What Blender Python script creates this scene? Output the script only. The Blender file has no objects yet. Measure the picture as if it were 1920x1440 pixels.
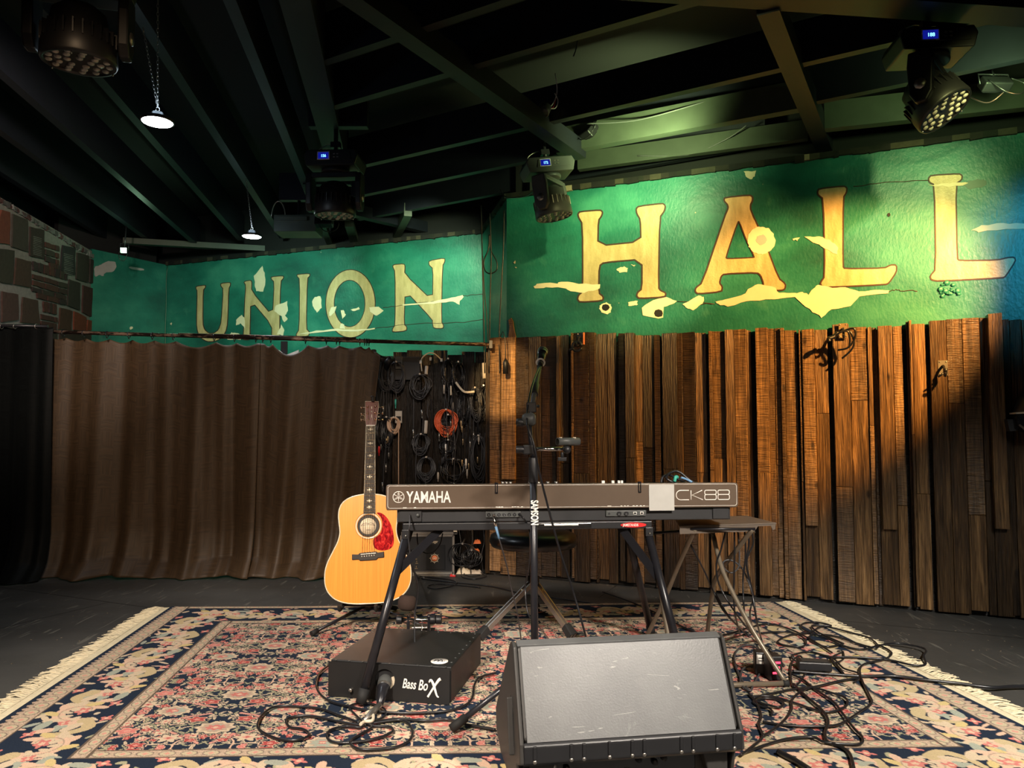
import bpy, math, random
import numpy as np
from mathutils import Vector, Matrix, Euler
random.seed(7)
rng = np.random.default_rng(7)
C = bpy.context.scene.collection
SC = bpy.context.scene

# ------------------------------------------------------------------ camera, world, lights, exposure
FPX, HC, PITCH = 1400.0, 0.97, math.atan(80 / 1400.0)
cd = bpy.data.cameras.new('camera'); cam = bpy.data.objects.new('camera', cd); C.objects.link(cam)
cam.location = (0, 0, HC); cam.rotation_euler = (math.pi / 2 + PITCH, 0, 0)
cd.sensor_width = 36; cd.lens = 36 * FPX / 1920; cd.clip_start = 0.05; cd.clip_end = 60
SC.camera = cam
SC.view_settings.view_transform = 'Standard'; SC.view_settings.look = 'None'
SC.view_settings.exposure = 0.12; SC.view_settings.gamma = 1.0; SC.view_settings.use_curve_mapping = False
wd = bpy.data.worlds.new('world'); SC.world = wd; wd.use_nodes = True
wd.node_tree.nodes['Background'].inputs[0].default_value = (0.35, 0.5, 0.7, 1)
wd.node_tree.nodes['Background'].inputs[1].default_value = 0.008

def light(name, kind, loc, target, energy, color, size=0.1, angle=60, blend=0.5):
    l = bpy.data.lights.new(name, kind); l.energy = energy; l.color = color
    if kind == 'SPOT': l.spot_size = math.radians(angle); l.spot_blend = blend; l.shadow_soft_size = size
    elif kind == 'AREA': l.shape = 'DISK'; l.size = size
    else: l.shadow_soft_size = size
    o = bpy.data.objects.new(name, l); C.objects.link(o); o.location = loc
    o.rotation_euler = (Vector(target) - Vector(loc)).to_track_quat('-Z', 'Y').to_euler()
    return o
WARM = (1.0, 0.62, 0.30); NEUT = (1.0, 0.86, 0.70); COOL = (0.80, 0.90, 1.0)
# house lamps hung above and behind the camera; the panel and floor lights are added fill
light('house_spot', 'SPOT', (-1.1, 0.1, 2.5), (-0.95, 2.6, 0), 700, (1, .87, .74), 0.12, 48, 0.6)
light('house_spot', 'SPOT', (1.5, 0.0, 2.5), (0.95, 2.5, 0), 700, (1, .90, .78), 0.12, 48, 0.6)
light('house_spot', 'SPOT', (0.3, -1.6, 2.3), (-0.3, 3.0, 0.5), 90, (1, .74, .52), 0.15, 44, 0.8)
light('curtain_spot', 'SPOT', (-0.6, 0.2, 2.5), (-1.9, 4.9, 0.7), 170, (1, .68, .40), 0.10, 34, 0.9)
light('panel_fill', 'SPOT', (-0.1, 1.6, 2.4), (-0.55, 5.1, 0.95), 170, (1, .84, .70), 0.06, 15, 0.8)  # added fill that brightens the cable panel, no lamp of the room
light('floor_fill', 'SPOT', (1.9, 0.4, 2.5), (2.1, 3.0, 0), 230, (.95, .96, .90), 0.12, 44, 0.8)  # broad fill added to lift the floor on the right
# amber spot on planks and lettering from the right hand side
light('amber_wash', 'SPOT', (2.75, 2.35, 2.5), (1.74, 4.2, 1.50), 1000, (1.0, 0.50, 0.13), 0.03, 40, 0.55)
light('amber_wash', 'SPOT', (2.9, 2.6, 2.5), (0.80, 4.55, 2.02), 420, (1.0, 0.55, 0.17), 0.03, 21, 0.6)
light('amber_wash', 'SPOT', (-0.75, 1.7, 2.4), (-0.07, 4.93, 1.28), 760, (1.0, 0.64, 0.26), 0.03, 9, 0.5)
light('guitar_spot', 'SPOT', (-1.3, 0.6, 2.3), (-0.72, 3.56, 0.45), 260, (1.0, 0.66, 0.36), 0.05, 15, 0.7)
light('brick_fill', 'SPOT', (-1.7, 2.2, 2.45), (-3.4, 5.0, 1.9), 210, (1, .80, .66), 0.08, 50, 0.8)  # soft light added to brighten the brick wall, not a stage lamp
# yellow green spots on the lettering, cyan wash from the right
light('green_spot', 'SPOT', (0.95, 1.2, 2.6), (0.72, 4.6, 2.02), 620, (1.0, 0.95, 0.38), 0.05, 22, 0.9)
light('green_spot', 'SPOT', (1.5, 1.2, 2.37), (2.2, 4.02, 2.12), 320, (0.97, 1.0, 0.36), 0.05, 20, 0.9)
light('cyan_wash', 'SPOT', (2.5, 1.8, 2.3), (2.75, 3.78, 1.80), 110, (0.08, 0.60, 1.0), 0.05, 30, 0.9)
light('green_flood_light', 'SPOT', (0.75, 3.80, 2.42), (0.72, 4.25, 2.70), 50, (0.78, 1.0, 0.42), 0.04, 142, 0.9)
light('green_flood_light', 'SPOT', (2.15, 3.10, 2.42), (2.2, 3.5, 2.7), 18, (0.66, 1.0, 0.38), 0.04, 120, 0.9)
light('green_flood_light', 'SPOT', (-0.62, 4.9, 2.50), (-0.75, 6.1, 2.0), 105, (0.80, 1.0, 0.62), 0.05, 80, 0.9)
light('green_flood_light', 'SPOT', (-1.9, 5.1, 2.50), (-2.1, 6.5, 1.9), 75, (0.66, 1.0, 0.76), 0.05, 90, 0.9)
light('green_flood_light', 'POINT', (-3.02, 5.9, 2.44), (0, 0, 0), 1.4, (0.55, 1.0, 0.62), 0.04)

# ------------------------------------------------------------------ from picture measurements to places
CAM = np.array([0, 0, HC])
def ray(px, py):
    x = (px - 960) / FPX; y = (720 - py) / FPX
    return np.array([x, math.cos(PITCH) - y * math.sin(PITCH), math.sin(PITCH) + y * math.cos(PITCH)])
def F(px, py, z=0.0): r = ray(px, py); return CAM + r * ((z - HC) / r[2])      # on the level z
def P(px, py, Y): r = ray(px, py); return CAM + r * (Y / r[1])                  # at the distance Y
class Plane:                                                                     # an upright wall plane
    def __init__(s, p0, p1):
        s.o = np.array([p0[0], p0[1]]); d = np.array([p1[0], p1[1]]) - s.o; s.L = np.linalg.norm(d); s.d = d / s.L
        s.n = np.array([s.d[1], -s.d[0]])                                        # towards the camera side
        if s.n @ (-s.o) < 0: s.n = -s.n
    def hit(s, px, py, off=0.0):
        r = ray(px, py); p = s.o + s.n * off; t = ((p - CAM[:2]) @ s.n) / (r[:2] @ s.n)
        q = CAM + r * t; return ((q[:2] - s.o) @ s.d, q[2])
    def at(s, u, z, off=0.0): p = s.o + s.d * u + s.n * off; return (p[0], p[1], z)

# ------------------------------------------------------------------ mesh builder
class MB:
    def __init__(s): s.v = []; s.f = []; s.c = []; s.sm = []; s.col = None
    def add(s, vs, fs, smooth=False, col=None):
        b = len(s.v); s.v += [tuple(map(float, p)) for p in vs]
        for f in fs: s.f.append(tuple(i + b for i in f)); s.sm.append(smooth); s.c.append(col if col is not None else s.col)
        return s
    def box(s, c, size, rot=None, col=None):
        hx, hy, hz = size[0] / 2, size[1] / 2, size[2] / 2
        vs = [Vector((x * hx, y * hy, z * hz)) for x in (-1, 1) for y in (-1, 1) for z in (-1, 1)]
        if rot is not None: vs = [rot @ v for v in vs]
        c = Vector(c); vs = [v + c for v in vs]
        return s.add(vs, [(0, 1, 3, 2), (4, 6, 7, 5), (0, 4, 5, 1), (2, 3, 7, 6), (0, 2, 6, 4), (1, 5, 7, 3)], False, col)
    def hexa(s, lo, hi, col=None):      # lo, hi: 4 points each, same winding
        return s.add(list(lo) + list(hi), [(3, 2, 1, 0), (4, 5, 6, 7), (0, 1, 5, 4), (1, 2, 6, 5), (2, 3, 7, 6), (3, 0, 4, 7)], False, col)
    def beam(s, a, b, w, h, up=(0, 0, 1), col=None):
        a = Vector(a); b = Vector(b); d = b - a; L = d.length; d.normalize()
        x = d.cross(Vector(up))
        if x.length < 1e-4: x = d.cross(Vector((0, 1, 0)))
        x.normalize(); u = x.cross(d)
        R = Matrix((x, d, u)).transposed()
        return s.box((a + b) / 2, (w, L, h), R, col)
    def tube(s, pts, r, n=8, closed=False, cap=True, col=None, smooth=True):
        pts = [Vector(p) for p in pts]; m = len(pts)
        rs = r if hasattr(r, '__len__') else [r] * m
        tans = []
        for i in range(m):
            if closed: t = pts[(i + 1) % m] - pts[i - 1]
            else: t = pts[min(i + 1, m - 1)] - pts[max(i - 1, 0)]
            tans.append(t.normalized() if t.length > 1e-9 else Vector((0, 0, 1)))
        a = tans[0].orthogonal().normalized(); vs = []
        for i in range(m):
            t = tans[i]; a = a - t * a.dot(t)
            a = a.normalized() if a.length > 1e-6 else t.orthogonal().normalized()
            b = t.cross(a)
            for k in range(n):
                th = 2 * math.pi * k / n; vs.append(pts[i] + (a * math.cos(th) + b * math.sin(th)) * rs[i])
        fs = []
        for i in range(m if closed else m - 1):
            j = (i + 1) % m
            for k in range(n): k2 = (k + 1) % n; fs.append((i * n + k, i * n + k2, j * n + k2, j * n + k))
        s.add(vs, fs, smooth, col)
        if cap and not closed:
            b = len(s.v) - m * n
            s.f.append(tuple(b + k for k in range(n))[::-1]); s.f.append(tuple(b + (m - 1) * n + k for k in range(n)))
            s.sm += [False] * 2; s.c += [col if col is not None else s.col] * 2
        return s
    def cyl(s, a, b, r, n=20, r2=None, col=None): return s.tube([a, b], [r, r if r2 is None else r2], n, col=col)
    def lathe(s, prof, o=(0, 0, 0), axis=(0, 0, 1), n=28, col=None, smooth=True):
        ax = Vector(axis).normalized(); a = ax.orthogonal().normalized(); b = ax.cross(a); o = Vector(o)
        vs = []
        for (r, h) in prof:
            for k in range(n): th = 2 * math.pi * k / n; vs.append(o + ax * h + (a * math.cos(th) + b * math.sin(th)) * max(r, 1e-5))
        fs = [(i * n + k, i * n + (k + 1) % n, (i + 1) * n + (k + 1) % n, (i + 1) * n + k) for i in range(len(prof) - 1) for k in range(n)]
        return s.add(vs, fs, smooth, col)
    def prism(s, poly, fn, d0, d1, col=None):     # poly (a,b) list, fn(a,b,d) -> point; solid between d0 and d1
        n = len(poly); vs = [fn(a, b, d0) for a, b in poly] + [fn(a, b, d1) for a, b in poly]
        fs = [tuple(range(n))[::-1], tuple(range(n, 2 * n))] + [(i, (i + 1) % n, n + (i + 1) % n, n + i) for i in range(n)]
        return s.add(vs, fs, False, col)
    def ball(s, c, r, n=14, sc=(1, 1, 1), col=None):
        c = Vector(c); m = n // 2; vs = []; fs = []
        for i in range(m + 1):
            ph = math.pi * i / m
            for k in range(n):
                th = 2 * math.pi * k / n
                vs.append(c + Vector((r * sc[0] * math.sin(ph) * math.cos(th), r * sc[1] * math.sin(ph) * math.sin(th), r * sc[2] * math.cos(ph))))
        for i in range(m):
            for k in range(n): fs.append((i * n + k, i * n + (k + 1) % n, (i + 1) * n + (k + 1) % n, (i + 1) * n + k))
        return s.add(vs, fs, True, col)
    def build(s, name, mat, parent=None, local=False, bevel=0, recalc=True, origin=None):
        me = bpy.data.meshes.new(name); V = s.v
        o = bpy.data.objects.new(name, me)
        if parent is not None:
            o.parent = parent
            if not local:
                inv = wm(parent).inverted(); V = [tuple(inv @ Vector(p)) for p in V]
        elif not local:
            A = np.array(V)
            org = origin if origin is not None else (float((A[:, 0].min() + A[:, 0].max()) / 2), float((A[:, 1].min() + A[:, 1].max()) / 2), float(A[:, 2].min()))
            V = [tuple(r) for r in (A - np.array(org))]; o.location = org
        me.from_pydata(V, [], s.f)
        me.polygons.foreach_set('use_smooth', s.sm)
        if any(c is not None for c in s.c):
            ca = me.color_attributes.new('tint', 'FLOAT_COLOR', 'CORNER'); arr = []
            for p, c in zip(me.polygons, s.c):
                c = c if c is not None else (1, 1, 1)
                arr += [c[0], c[1], c[2], 1.0] * p.loop_total
            ca.data.foreach_set('color', arr)
        if recalc:
            import bmesh
            bm = bmesh.new(); bm.from_mesh(me); bmesh.ops.recalc_face_normals(bm, faces=bm.faces); bm.to_mesh(me); bm.free()
        for m in (mat if isinstance(mat, (list, tuple)) else [mat]): me.materials.append(m)
        C.objects.link(o)
        if bevel:
            b = o.modifiers.new('bevel', 'BEVEL'); b.width = bevel; b.segments = 2; b.limit_method = 'ANGLE'; b.angle_limit = math.radians(40)
        return o
def wm(o):
    m = o.matrix_basis.copy(); 
    while o.parent: o = o.parent; m = o.matrix_basis @ m
    return m
def tag(o, label=None, cat=None, group=None, kind=None):
    if label: o['label'] = label
    if cat: o['category'] = cat
    if group: o['group'] = group
    if kind: o['kind'] = kind
    return o
def thing(name, label, cat, loc=(0, 0, 0), rot=(0, 0, 0), group=None):
    o = bpy.data.objects.new(name, None); C.objects.link(o); o.empty_display_size = 0.05
    o.location = loc; o.rotation_euler = rot
    return tag(o, label, cat, group)
def struct(name, mb, m, **k): return tag(mb.build(name, m, **k), kind='structure')
def spline(pts, sub=6, closed=False):
    P_ = [Vector(p) for p in pts]; n = len(P_); out = []
    for i in range(n if closed else n - 1):
        if closed: p0, p1, p2, p3 = P_[i - 1], P_[i], P_[(i + 1) % n], P_[(i + 2) % n]
        else: p0, p1, p2, p3 = P_[max(i - 1, 0)], P_[i], P_[i + 1], P_[min(i + 2, n - 1)]
        for k in range(sub):
            t = k / sub; t2 = t * t; t3 = t2 * t
            out.append(0.5 * ((2 * p1) + (p2 - p0) * t + (2 * p0 - 5 * p1 + 4 * p2 - p3) * t2 + (3 * p1 - p0 - 3 * p2 + p3) * t3))
    if not closed: out.append(P_[-1])
    return out

# ------------------------------------------------------------------ materials
def nodes(name):
    m = bpy.data.materials.new(name); m.use_nodes = True; nt = m.node_tree; b = nt.nodes['Principled BSDF']
    return m, nt, b
def N(nt, t, **k):
    n = nt.nodes.new(t)
    for a, v in k.items(): setattr(n, a, v)
    return n
def mixc(nt, fac, a, b, mode='MIX'):
    n = N(nt, 'ShaderNodeMix', data_type='RGBA', blend_type=mode)
    for i, v in ((0, fac), (6, a), (7, b)):
        if isinstance(v, (int, float)): n.inputs[i].default_value = v
        elif isinstance(v, (tuple, list)): n.inputs[i].default_value = tuple(v)[:3] + (1,)
        else: nt.links.new(v, n.inputs[i])
    return n.outputs[2]
def ramp(nt, fac, stops):
    n = N(nt, 'ShaderNodeValToRGB'); nt.links.new(fac, n.inputs[0]); e = n.color_ramp.elements
    while len(e) < len(stops): e.new(0.5)
    for i, (p, c) in enumerate(stops): e[i].position = p; e[i].color = tuple(c)[:3] + (1,)
    return n.outputs[0]
def g(v): return (v, v, v)
def noise(nt, scale, detail=4, sc=(1, 1, 1), rough=0.55, coord='Object', dist=0):
    tc = N(nt, 'ShaderNodeTexCoord'); mp = N(nt, 'ShaderNodeMapping'); mp.inputs['Scale'].default_value = sc
    nt.links.new(tc.outputs[coord], mp.inputs[0]); n = N(nt, 'ShaderNodeTexNoise'); n.inputs['Scale'].default_value = scale
    n.inputs['Detail'].default_value = detail; n.inputs['Roughness'].default_value = rough; n.inputs['Distortion'].default_value = dist
    nt.links.new(mp.outputs[0], n.inputs['Vector']); return n.outputs[0]
def bump(nt, b, h, strength=0.3, dist=0.01):
    n = N(nt, 'ShaderNodeBump'); n.inputs['Strength'].default_value = strength; n.inputs['Distance'].default_value = dist
    nt.links.new(h, n.inputs['Height']); nt.links.new(n.outputs[0], b.inputs['Normal'])
def plain(name, col, rough=0.5, metal=0.0, var=0.15, scale=30, emit=None, es=0, coat=0, bmp=0.05):
    m, nt, b = nodes(name)
    nz = noise(nt, scale, 4)
    nt.links.new(mixc(nt, nz, tuple(c * (1 - var) for c in col), tuple(min(1, c * (1 + var)) for c in col)), b.inputs['Base Color'])
    b.inputs['Roughness'].default_value = rough; b.inputs['Metallic'].default_value = metal; b.inputs['Coat Weight'].default_value = coat
    if bmp: bump(nt, b, nz, bmp, 0.002)
    if emit: b.inputs['Emission Color'].default_value = tuple(emit) + (1,); b.inputs['Emission Strength'].default_value = es
    return m
M = {}
M['black'] = plain('black_plastic', (0.016, 0.016, 0.018), 0.42)
M['black_gloss'] = plain('black_gloss', (0.012, 0.012, 0.015), 0.22)
M['black_metal'] = plain('black_metal', (0.018, 0.018, 0.022), 0.3, 0.2)
M['rubber'] = plain('rubber', (0.012, 0.012, 0.012), 0.75)
M['chrome'] = plain('chrome', (0.75, 0.73, 0.72), 0.18, 1.0)
M['steel'] = plain('worn_steel', (0.45, 0.42, 0.38), 0.35, 0.9)
M['tan_tube'] = plain('tan_tube', (0.20, 0.165, 0.12), 0.38, 0.3)
M['white'] = plain('white_print', (0.85, 0.82, 0.76), 0.5, bmp=0)
M['cream'] = plain('cream_plastic', (0.7, 0.6, 0.45), 0.5)
M['cable'] = plain('cable_rubber', (0.012, 0.012, 0.014), 0.3)
M['cable_grey'] = plain('grey_cable', (0.05, 0.05, 0.055), 0.4)
M['cable_orange'] = plain('orange_cable', (0.75, 0.13, 0.04), 0.45)
M['cable_beige'] = plain('beige_cable', (0.55, 0.36, 0.24), 0.5)
M['red'] = plain('red_plastic', (0.7, 0.03, 0.03), 0.35)
M['green_cord'] = plain('green_tape', (0.05, 0.4, 0.3), 0.5)
M['blue_cord'] = plain('blue_sleeve', (0.15, 0.3, 0.5), 0.5)
M['peg'] = plain('pale_wood_peg', (0.55, 0.48, 0.40), 0.55)
M['olive_metal'] = plain('fixture_grey', (0.075, 0.08, 0.078), 0.45, 0.0)
M['fixture'] = plain('fixture_black', (0.010, 0.010, 0.012), 0.45)
M['brass'] = plain('brass_plate', (0.62, 0.45, 0.25), 0.3, 0.7)
M['lens'] = plain('lens_glass', (0.50, 0.45, 0.40), 0.35, 0.0, coat=1)
M['lens_black'] = plain('lens_plate', (0.02, 0.016, 0.018), 0.4)
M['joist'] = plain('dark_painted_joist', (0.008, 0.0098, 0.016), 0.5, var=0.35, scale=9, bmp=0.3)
M['beam'] = plain('green_lit_paint', (0.050, 0.062, 0.044), 0.5, var=0.35, scale=9, bmp=0.3)  # joist paint made lighter and greener; the green light is in the colour
M['dark'] = plain('black_paint', (0.006, 0.006, 0.007), 0.8)
M['orange'] = plain('orange_paint', (0.75, 0.2, 0.07), 0.5)
M['patch'] = plain('bare_plaster', (0.78, 0.68, 0.46), 0.75, var=0.12, scale=14, bmp=0.4)
M['patch_grey'] = plain('grey_mortar', (0.42, 0.42, 0.40), 0.8, var=0.2, scale=14, bmp=0.4)
M['rim'] = plain('letter_outline', (0.045, 0.020, 0.012), 0.6)
M['leather'] = plain('vinyl_seat', (0.015, 0.016, 0.019), 0.3, scale=60, bmp=0.15)
M['disp'] = plain('display_blue', (0.0, 0.0, 0.02), 0.3, emit=(0.01, 0.02, 0.6), es=0.35, bmp=0)
M['digits'] = plain('display_digits', (0.1, 0.3, 0.8), 0.3, emit=(0.15, 0.45, 1.0), es=3.0, bmp=0)
M['lamp'] = plain('led_lamp_face', (1, 1, 1), 0.5, emit=(0.92, 0.97, 1.0), es=22, bmp=0)
M['lamp_green'] = plain('green_lamp_face', (1, 1, 1), 0.5, emit=(0.45, 1.0, 0.6), es=14, bmp=0)
M['led_red'] = plain('led_red', (1, 0, 0), 0.4, emit=(1.0, 0.05, 0.1), es=3, bmp=0)
M['ebony'] = plain('ebony', (0.014, 0.010, 0.008), 0.6, scale=80)
M['pearl'] = plain('pearl', (0.72, 0.66, 0.52), 0.25, var=0.3, scale=120, coat=1)
M['string'] = plain('bronze_string', (0.75, 0.6, 0.4), 0.3, 1.0)
M['gold'] = plain('gold_tuner', (0.75, 0.5, 0.35), 0.22, 1.0)

def plaster():
    m, nt, b = nodes('teal_painted_plaster')
    c = ramp(nt, noise(nt, 1.5, 6, (1, 1, 1.6), 0.6), [(0.34, (0.008, 0.088, 0.066)), (0.52, (0.014, 0.165, 0.118)), (0.70, (0.045, 0.27, 0.185))])
    c = mixc(nt, ramp(nt, noise(nt, 9, 5), [(0.62, g(0)), (0.78, g(0.35))]), c, (0.08, 0.30, 0.20))
    sp = N(nt, 'ShaderNodeTexVoronoi'); sp.inputs['Scale'].default_value = 5.5
    tc = N(nt, 'ShaderNodeTexCoord'); nt.links.new(tc.outputs['Object'], sp.inputs['Vector'])
    c = mixc(nt, ramp(nt, sp.outputs['Distance'], [(0.012, g(0.8)), (0.03, g(0))]), c, (0.55, 0.5, 0.36))
    nt.links.new(c, b.inputs['Base Color'])
    b.inputs['Roughness'].default_value = 0.42
    h = N(nt, 'ShaderNodeMath', operation='ADD')
    h1 = N(nt, 'ShaderNodeMath', operation='MULTIPLY'); nt.links.new(noise(nt, 3.2, 5, dist=0.4), h1.inputs[0]); h1.inputs[1].default_value = 2.4
    nt.links.new(h1.outputs[0], h.inputs[0]); nt.links.new(noise(nt, 70, 4, (1, 1, 0.6)), h.inputs[1])
    bump(nt, b, h.outputs[0], 0.22, 0.010)
    return m
M['plaster'] = plaster()
def lettering():
    m, nt, b = nodes('gold_letter_paint')
    c = ramp(nt, noise(nt, 26, 5, (1, 1, 0.3)), [(0.3, (0.42, 0.33, 0.15)), (0.6, (0.58, 0.46, 0.23)), (0.8, (0.64, 0.54, 0.32))])
    nt.links.new(c, b.inputs['Base Color']); b.inputs['Roughness'].default_value = 0.42; bump(nt, b, noise(nt, 80, 4), 0.3, 0.006); return m
M['letter'] = lettering()
def wood(name, stops, rough=0.38):
    m, nt, b = nodes(name)
    at = N(nt, 'ShaderNodeAttribute', attribute_name='tint')
    tc = N(nt, 'ShaderNodeTexCoord'); sep = N(nt, 'ShaderNodeSeparateXYZ'); nt.links.new(tc.outputs['Object'], sep.inputs[0])
    sepc = N(nt, 'ShaderNodeSeparateColor'); nt.links.new(at.outputs[0], sepc.inputs[0])
    off = N(nt, 'ShaderNodeMath', operation='MULTIPLY'); nt.links.new(sepc.outputs[1], off.inputs[0]); off.inputs[1].default_value = 40
    cx = N(nt, 'ShaderNodeCombineXYZ')
    sx = N(nt, 'ShaderNodeMath', operation='MULTIPLY'); nt.links.new(sep.outputs[0], sx.inputs[0]); sx.inputs[1].default_value = 26
    sz = N(nt, 'ShaderNodeMath', operation='MULTIPLY'); nt.links.new(sep.outputs[2], sz.inputs[0]); sz.inputs[1].default_value = 1.3
    nt.links.new(sx.outputs[0], cx.inputs[0]); nt.links.new(sz.outputs[0], cx.inputs[2]); nt.links.new(off.outputs[0], cx.inputs[1])
    n1 = N(nt, 'ShaderNodeTexNoise'); n1.inputs['Scale'].default_value = 2.2; n1.inputs['Detail'].default_value = 9; n1.inputs['Roughness'].default_value = 0.68; n1.inputs['Distortion'].default_value = 1.1
    nt.links.new(cx.outputs[0], n1.inputs['Vector'])
    c = ramp(nt, n1.outputs[0], stops)
    # sapwood / dark wear patches
    n2 = N(nt, 'ShaderNodeTexNoise'); n2.inputs['Scale'].default_value = 1.1; n2.inputs['Detail'].default_value = 4; nt.links.new(cx.outputs[0], n2.inputs['Vector'])
    c = mixc(nt, ramp(nt, n2.outputs[0], [(0.46, g(0)), (0.66, g(0.65))]), c, (0.035, 0.018, 0.009))
    # knots
    vo = N(nt, 'ShaderNodeTexVoronoi'); vo.inputs['Scale'].default_value = 1.0
    cv = N(nt, 'ShaderNodeCombineXYZ')
    kx = N(nt, 'ShaderNodeMath', operation='MULTIPLY'); nt.links.new(sep.outputs[0], kx.inputs[0]); kx.inputs[1].default_value = 9
    kz = N(nt, 'ShaderNodeMath', operation='MULTIPLY'); nt.links.new(sep.outputs[2], kz.inputs[0]); kz.inputs[1].default_value = 4.5
    nt.links.new(kx.outputs[0], cv.inputs[0]); nt.links.new(kz.outputs[0], cv.inputs[2]); nt.links.new(off.outputs[0], cv.inputs[1]); nt.links.new(cv.outputs[0], vo.inputs['Vector'])
    c = mixc(nt, ramp(nt, vo.outputs['Distance'], [(0.06, g(0.85)), (0.13, g(0))]), c, (0.02, 0.009, 0.004))
    c = mixc(nt, 1.0, c, at.outputs[0], 'MULTIPLY') if False else c
    val = N(nt, 'ShaderNodeMix', data_type='RGBA', blend_type='MULTIPLY'); val.inputs[0].default_value = 1
    cmb = N(nt, 'ShaderNodeCombineColor')
    for i in range(3): nt.links.new(sepc.outputs[0], cmb.inputs[i])
    nt.links.new(c, val.inputs[6]); nt.links.new(cmb.outputs[0], val.inputs[7])
    nt.links.new(val.outputs[2], b.inputs['Base Color'])
    b.inputs['Roughness'].default_value = rough
    # saw marks across, grain along
    n3 = N(nt, 'ShaderNodeTexNoise'); n3.inputs['Scale'].default_value = 1; n3.inputs['Detail'].default_value = 3
    c3 = N(nt, 'ShaderNodeCombineXYZ'); a1 = N(nt, 'ShaderNodeMath', operation='MULTIPLY'); nt.links.new(sep.outputs[0], a1.inputs[0]); a1.inputs[1].default_value = 12
    a2 = N(nt, 'ShaderNodeMath', operation='MULTIPLY'); nt.links.new(sep.outputs[2], a2.inputs[0]); a2.inputs[1].default_value = 190
    nt.links.new(a1.outputs[0], c3.inputs[0]); nt.links.new(a2.outputs[0], c3.inputs[2]); nt.links.new(off.outputs[0], c3.inputs[1]); nt.links.new(c3.outputs[0], n3.inputs['Vector'])
    n4 = N(nt, 'ShaderNodeTexNoise'); n4.inputs['Scale'].default_value = 1; n4.inputs['Detail'].default_value = 5
    c4 = N(nt, 'ShaderNodeCombineXYZ'); b1 = N(nt, 'ShaderNodeMath', operation='MULTIPLY'); nt.links.new(sep.outputs[0], b1.inputs[0]); b1.inputs[1].default_value = 170
    b2 = N(nt, 'ShaderNodeMath', operation='MULTIPLY'); nt.links.new(sep.outputs[2], b2.inputs[0]); b2.inputs[1].default_value = 7
    nt.links.new(b1.outputs[0], c4.inputs[0]); nt.links.new(b2.outputs[0], c4.inputs[2]); nt.links.new(off.outputs[0], c4.inputs[1]); nt.links.new(c4.outputs[0], n4.inputs['Vector'])
    h = N(nt, 'ShaderNodeMix', data_type='FLOAT'); nt.links.new(sepc.outputs[2], h.inputs[0]); nt.links.new(n3.outputs[0], h.inputs[2]); nt.links.new(n4.outputs[0], h.inputs[3])
    c9 = ramp(nt, h.outputs[0], [(0.30, g(0.45)), (0.5, g(0.85)), (0.62, g(1.0)), (0.75, g(1.6))])
    mm = mixc(nt, 1.0, val.outputs[2], c9, 'MULTIPLY'); nt.links.new(mm, b.inputs['Base Color'])
    bump(nt, b, h.outputs[0], 0.95, 0.012)
    return m
M['plank'] = wood('rough_sawn_plank', [(0.28, (0.052, 0.028, 0.012)), (0.48, (0.16, 0.086, 0.035)), (0.64, (0.32, 0.18, 0.075)), (0.85, (0.48, 0.30, 0.13))])
def floor_mat():
    m, nt, b = nodes('black_stage_paint')
    c = ramp(nt, noise(nt, 1.3, 6), [(0.3, (0.034, 0.033, 0.031)), (0.7, (0.075, 0.073, 0.068))])
    c = mixc(nt, ramp(nt, noise(nt, 30, 6, (1, 2.2, 1), 0.7), [(0.64, g(0)), (0.72, g(0.7))]), c, (0.30, 0.26, 0.19))
    c = mixc(nt, ramp(nt, noise(nt, 3.2, 3, (7, 0.8, 1), 0.4, dist=2), [(0.66, g(0)), (0.69, g(0.45))]), c, (0.20, 0.19, 0.16))
    tc = N(nt, 'ShaderNodeTexCoord'); mp = N(nt, 'ShaderNodeMapping'); mp.inputs['Rotation'].default_value = (0, 0, 0.42); nt.links.new(tc.outputs['Object'], mp.inputs[0])
    br = N(nt, 'ShaderNodeTexBrick'); br.inputs['Scale'].default_value = 1; br.inputs['Mortar Size'].default_value = 0.004; br.inputs['Brick Width'].default_value = 2.44; br.inputs['Row Height'].default_value = 1.22
    br.inputs['Color1'].default_value = br.inputs['Color2'].default_value = (1, 1, 1, 1); br.inputs['Mortar'].default_value = (0.15, 0.15, 0.15, 1)
    nt.links.new(mp.outputs[0], br.inputs[0]); c = mixc(nt, 1.0, c, br.outputs[0], 'MULTIPLY')
    nt.links.new(c, b.inputs['Base Color']); rr = N(nt, 'ShaderNodeMapRange'); nt.links.new(noise(nt, 4, 5), rr.inputs[0]); rr.inputs[3].default_value = 0.38; rr.inputs[4].default_value = 0.7
    nt.links.new(rr.outputs[0], b.inputs['Roughness']); bump(nt, b, noise(nt, 40, 5), 0.15, 0.004); return m
M['floor'] = floor_mat()
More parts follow.
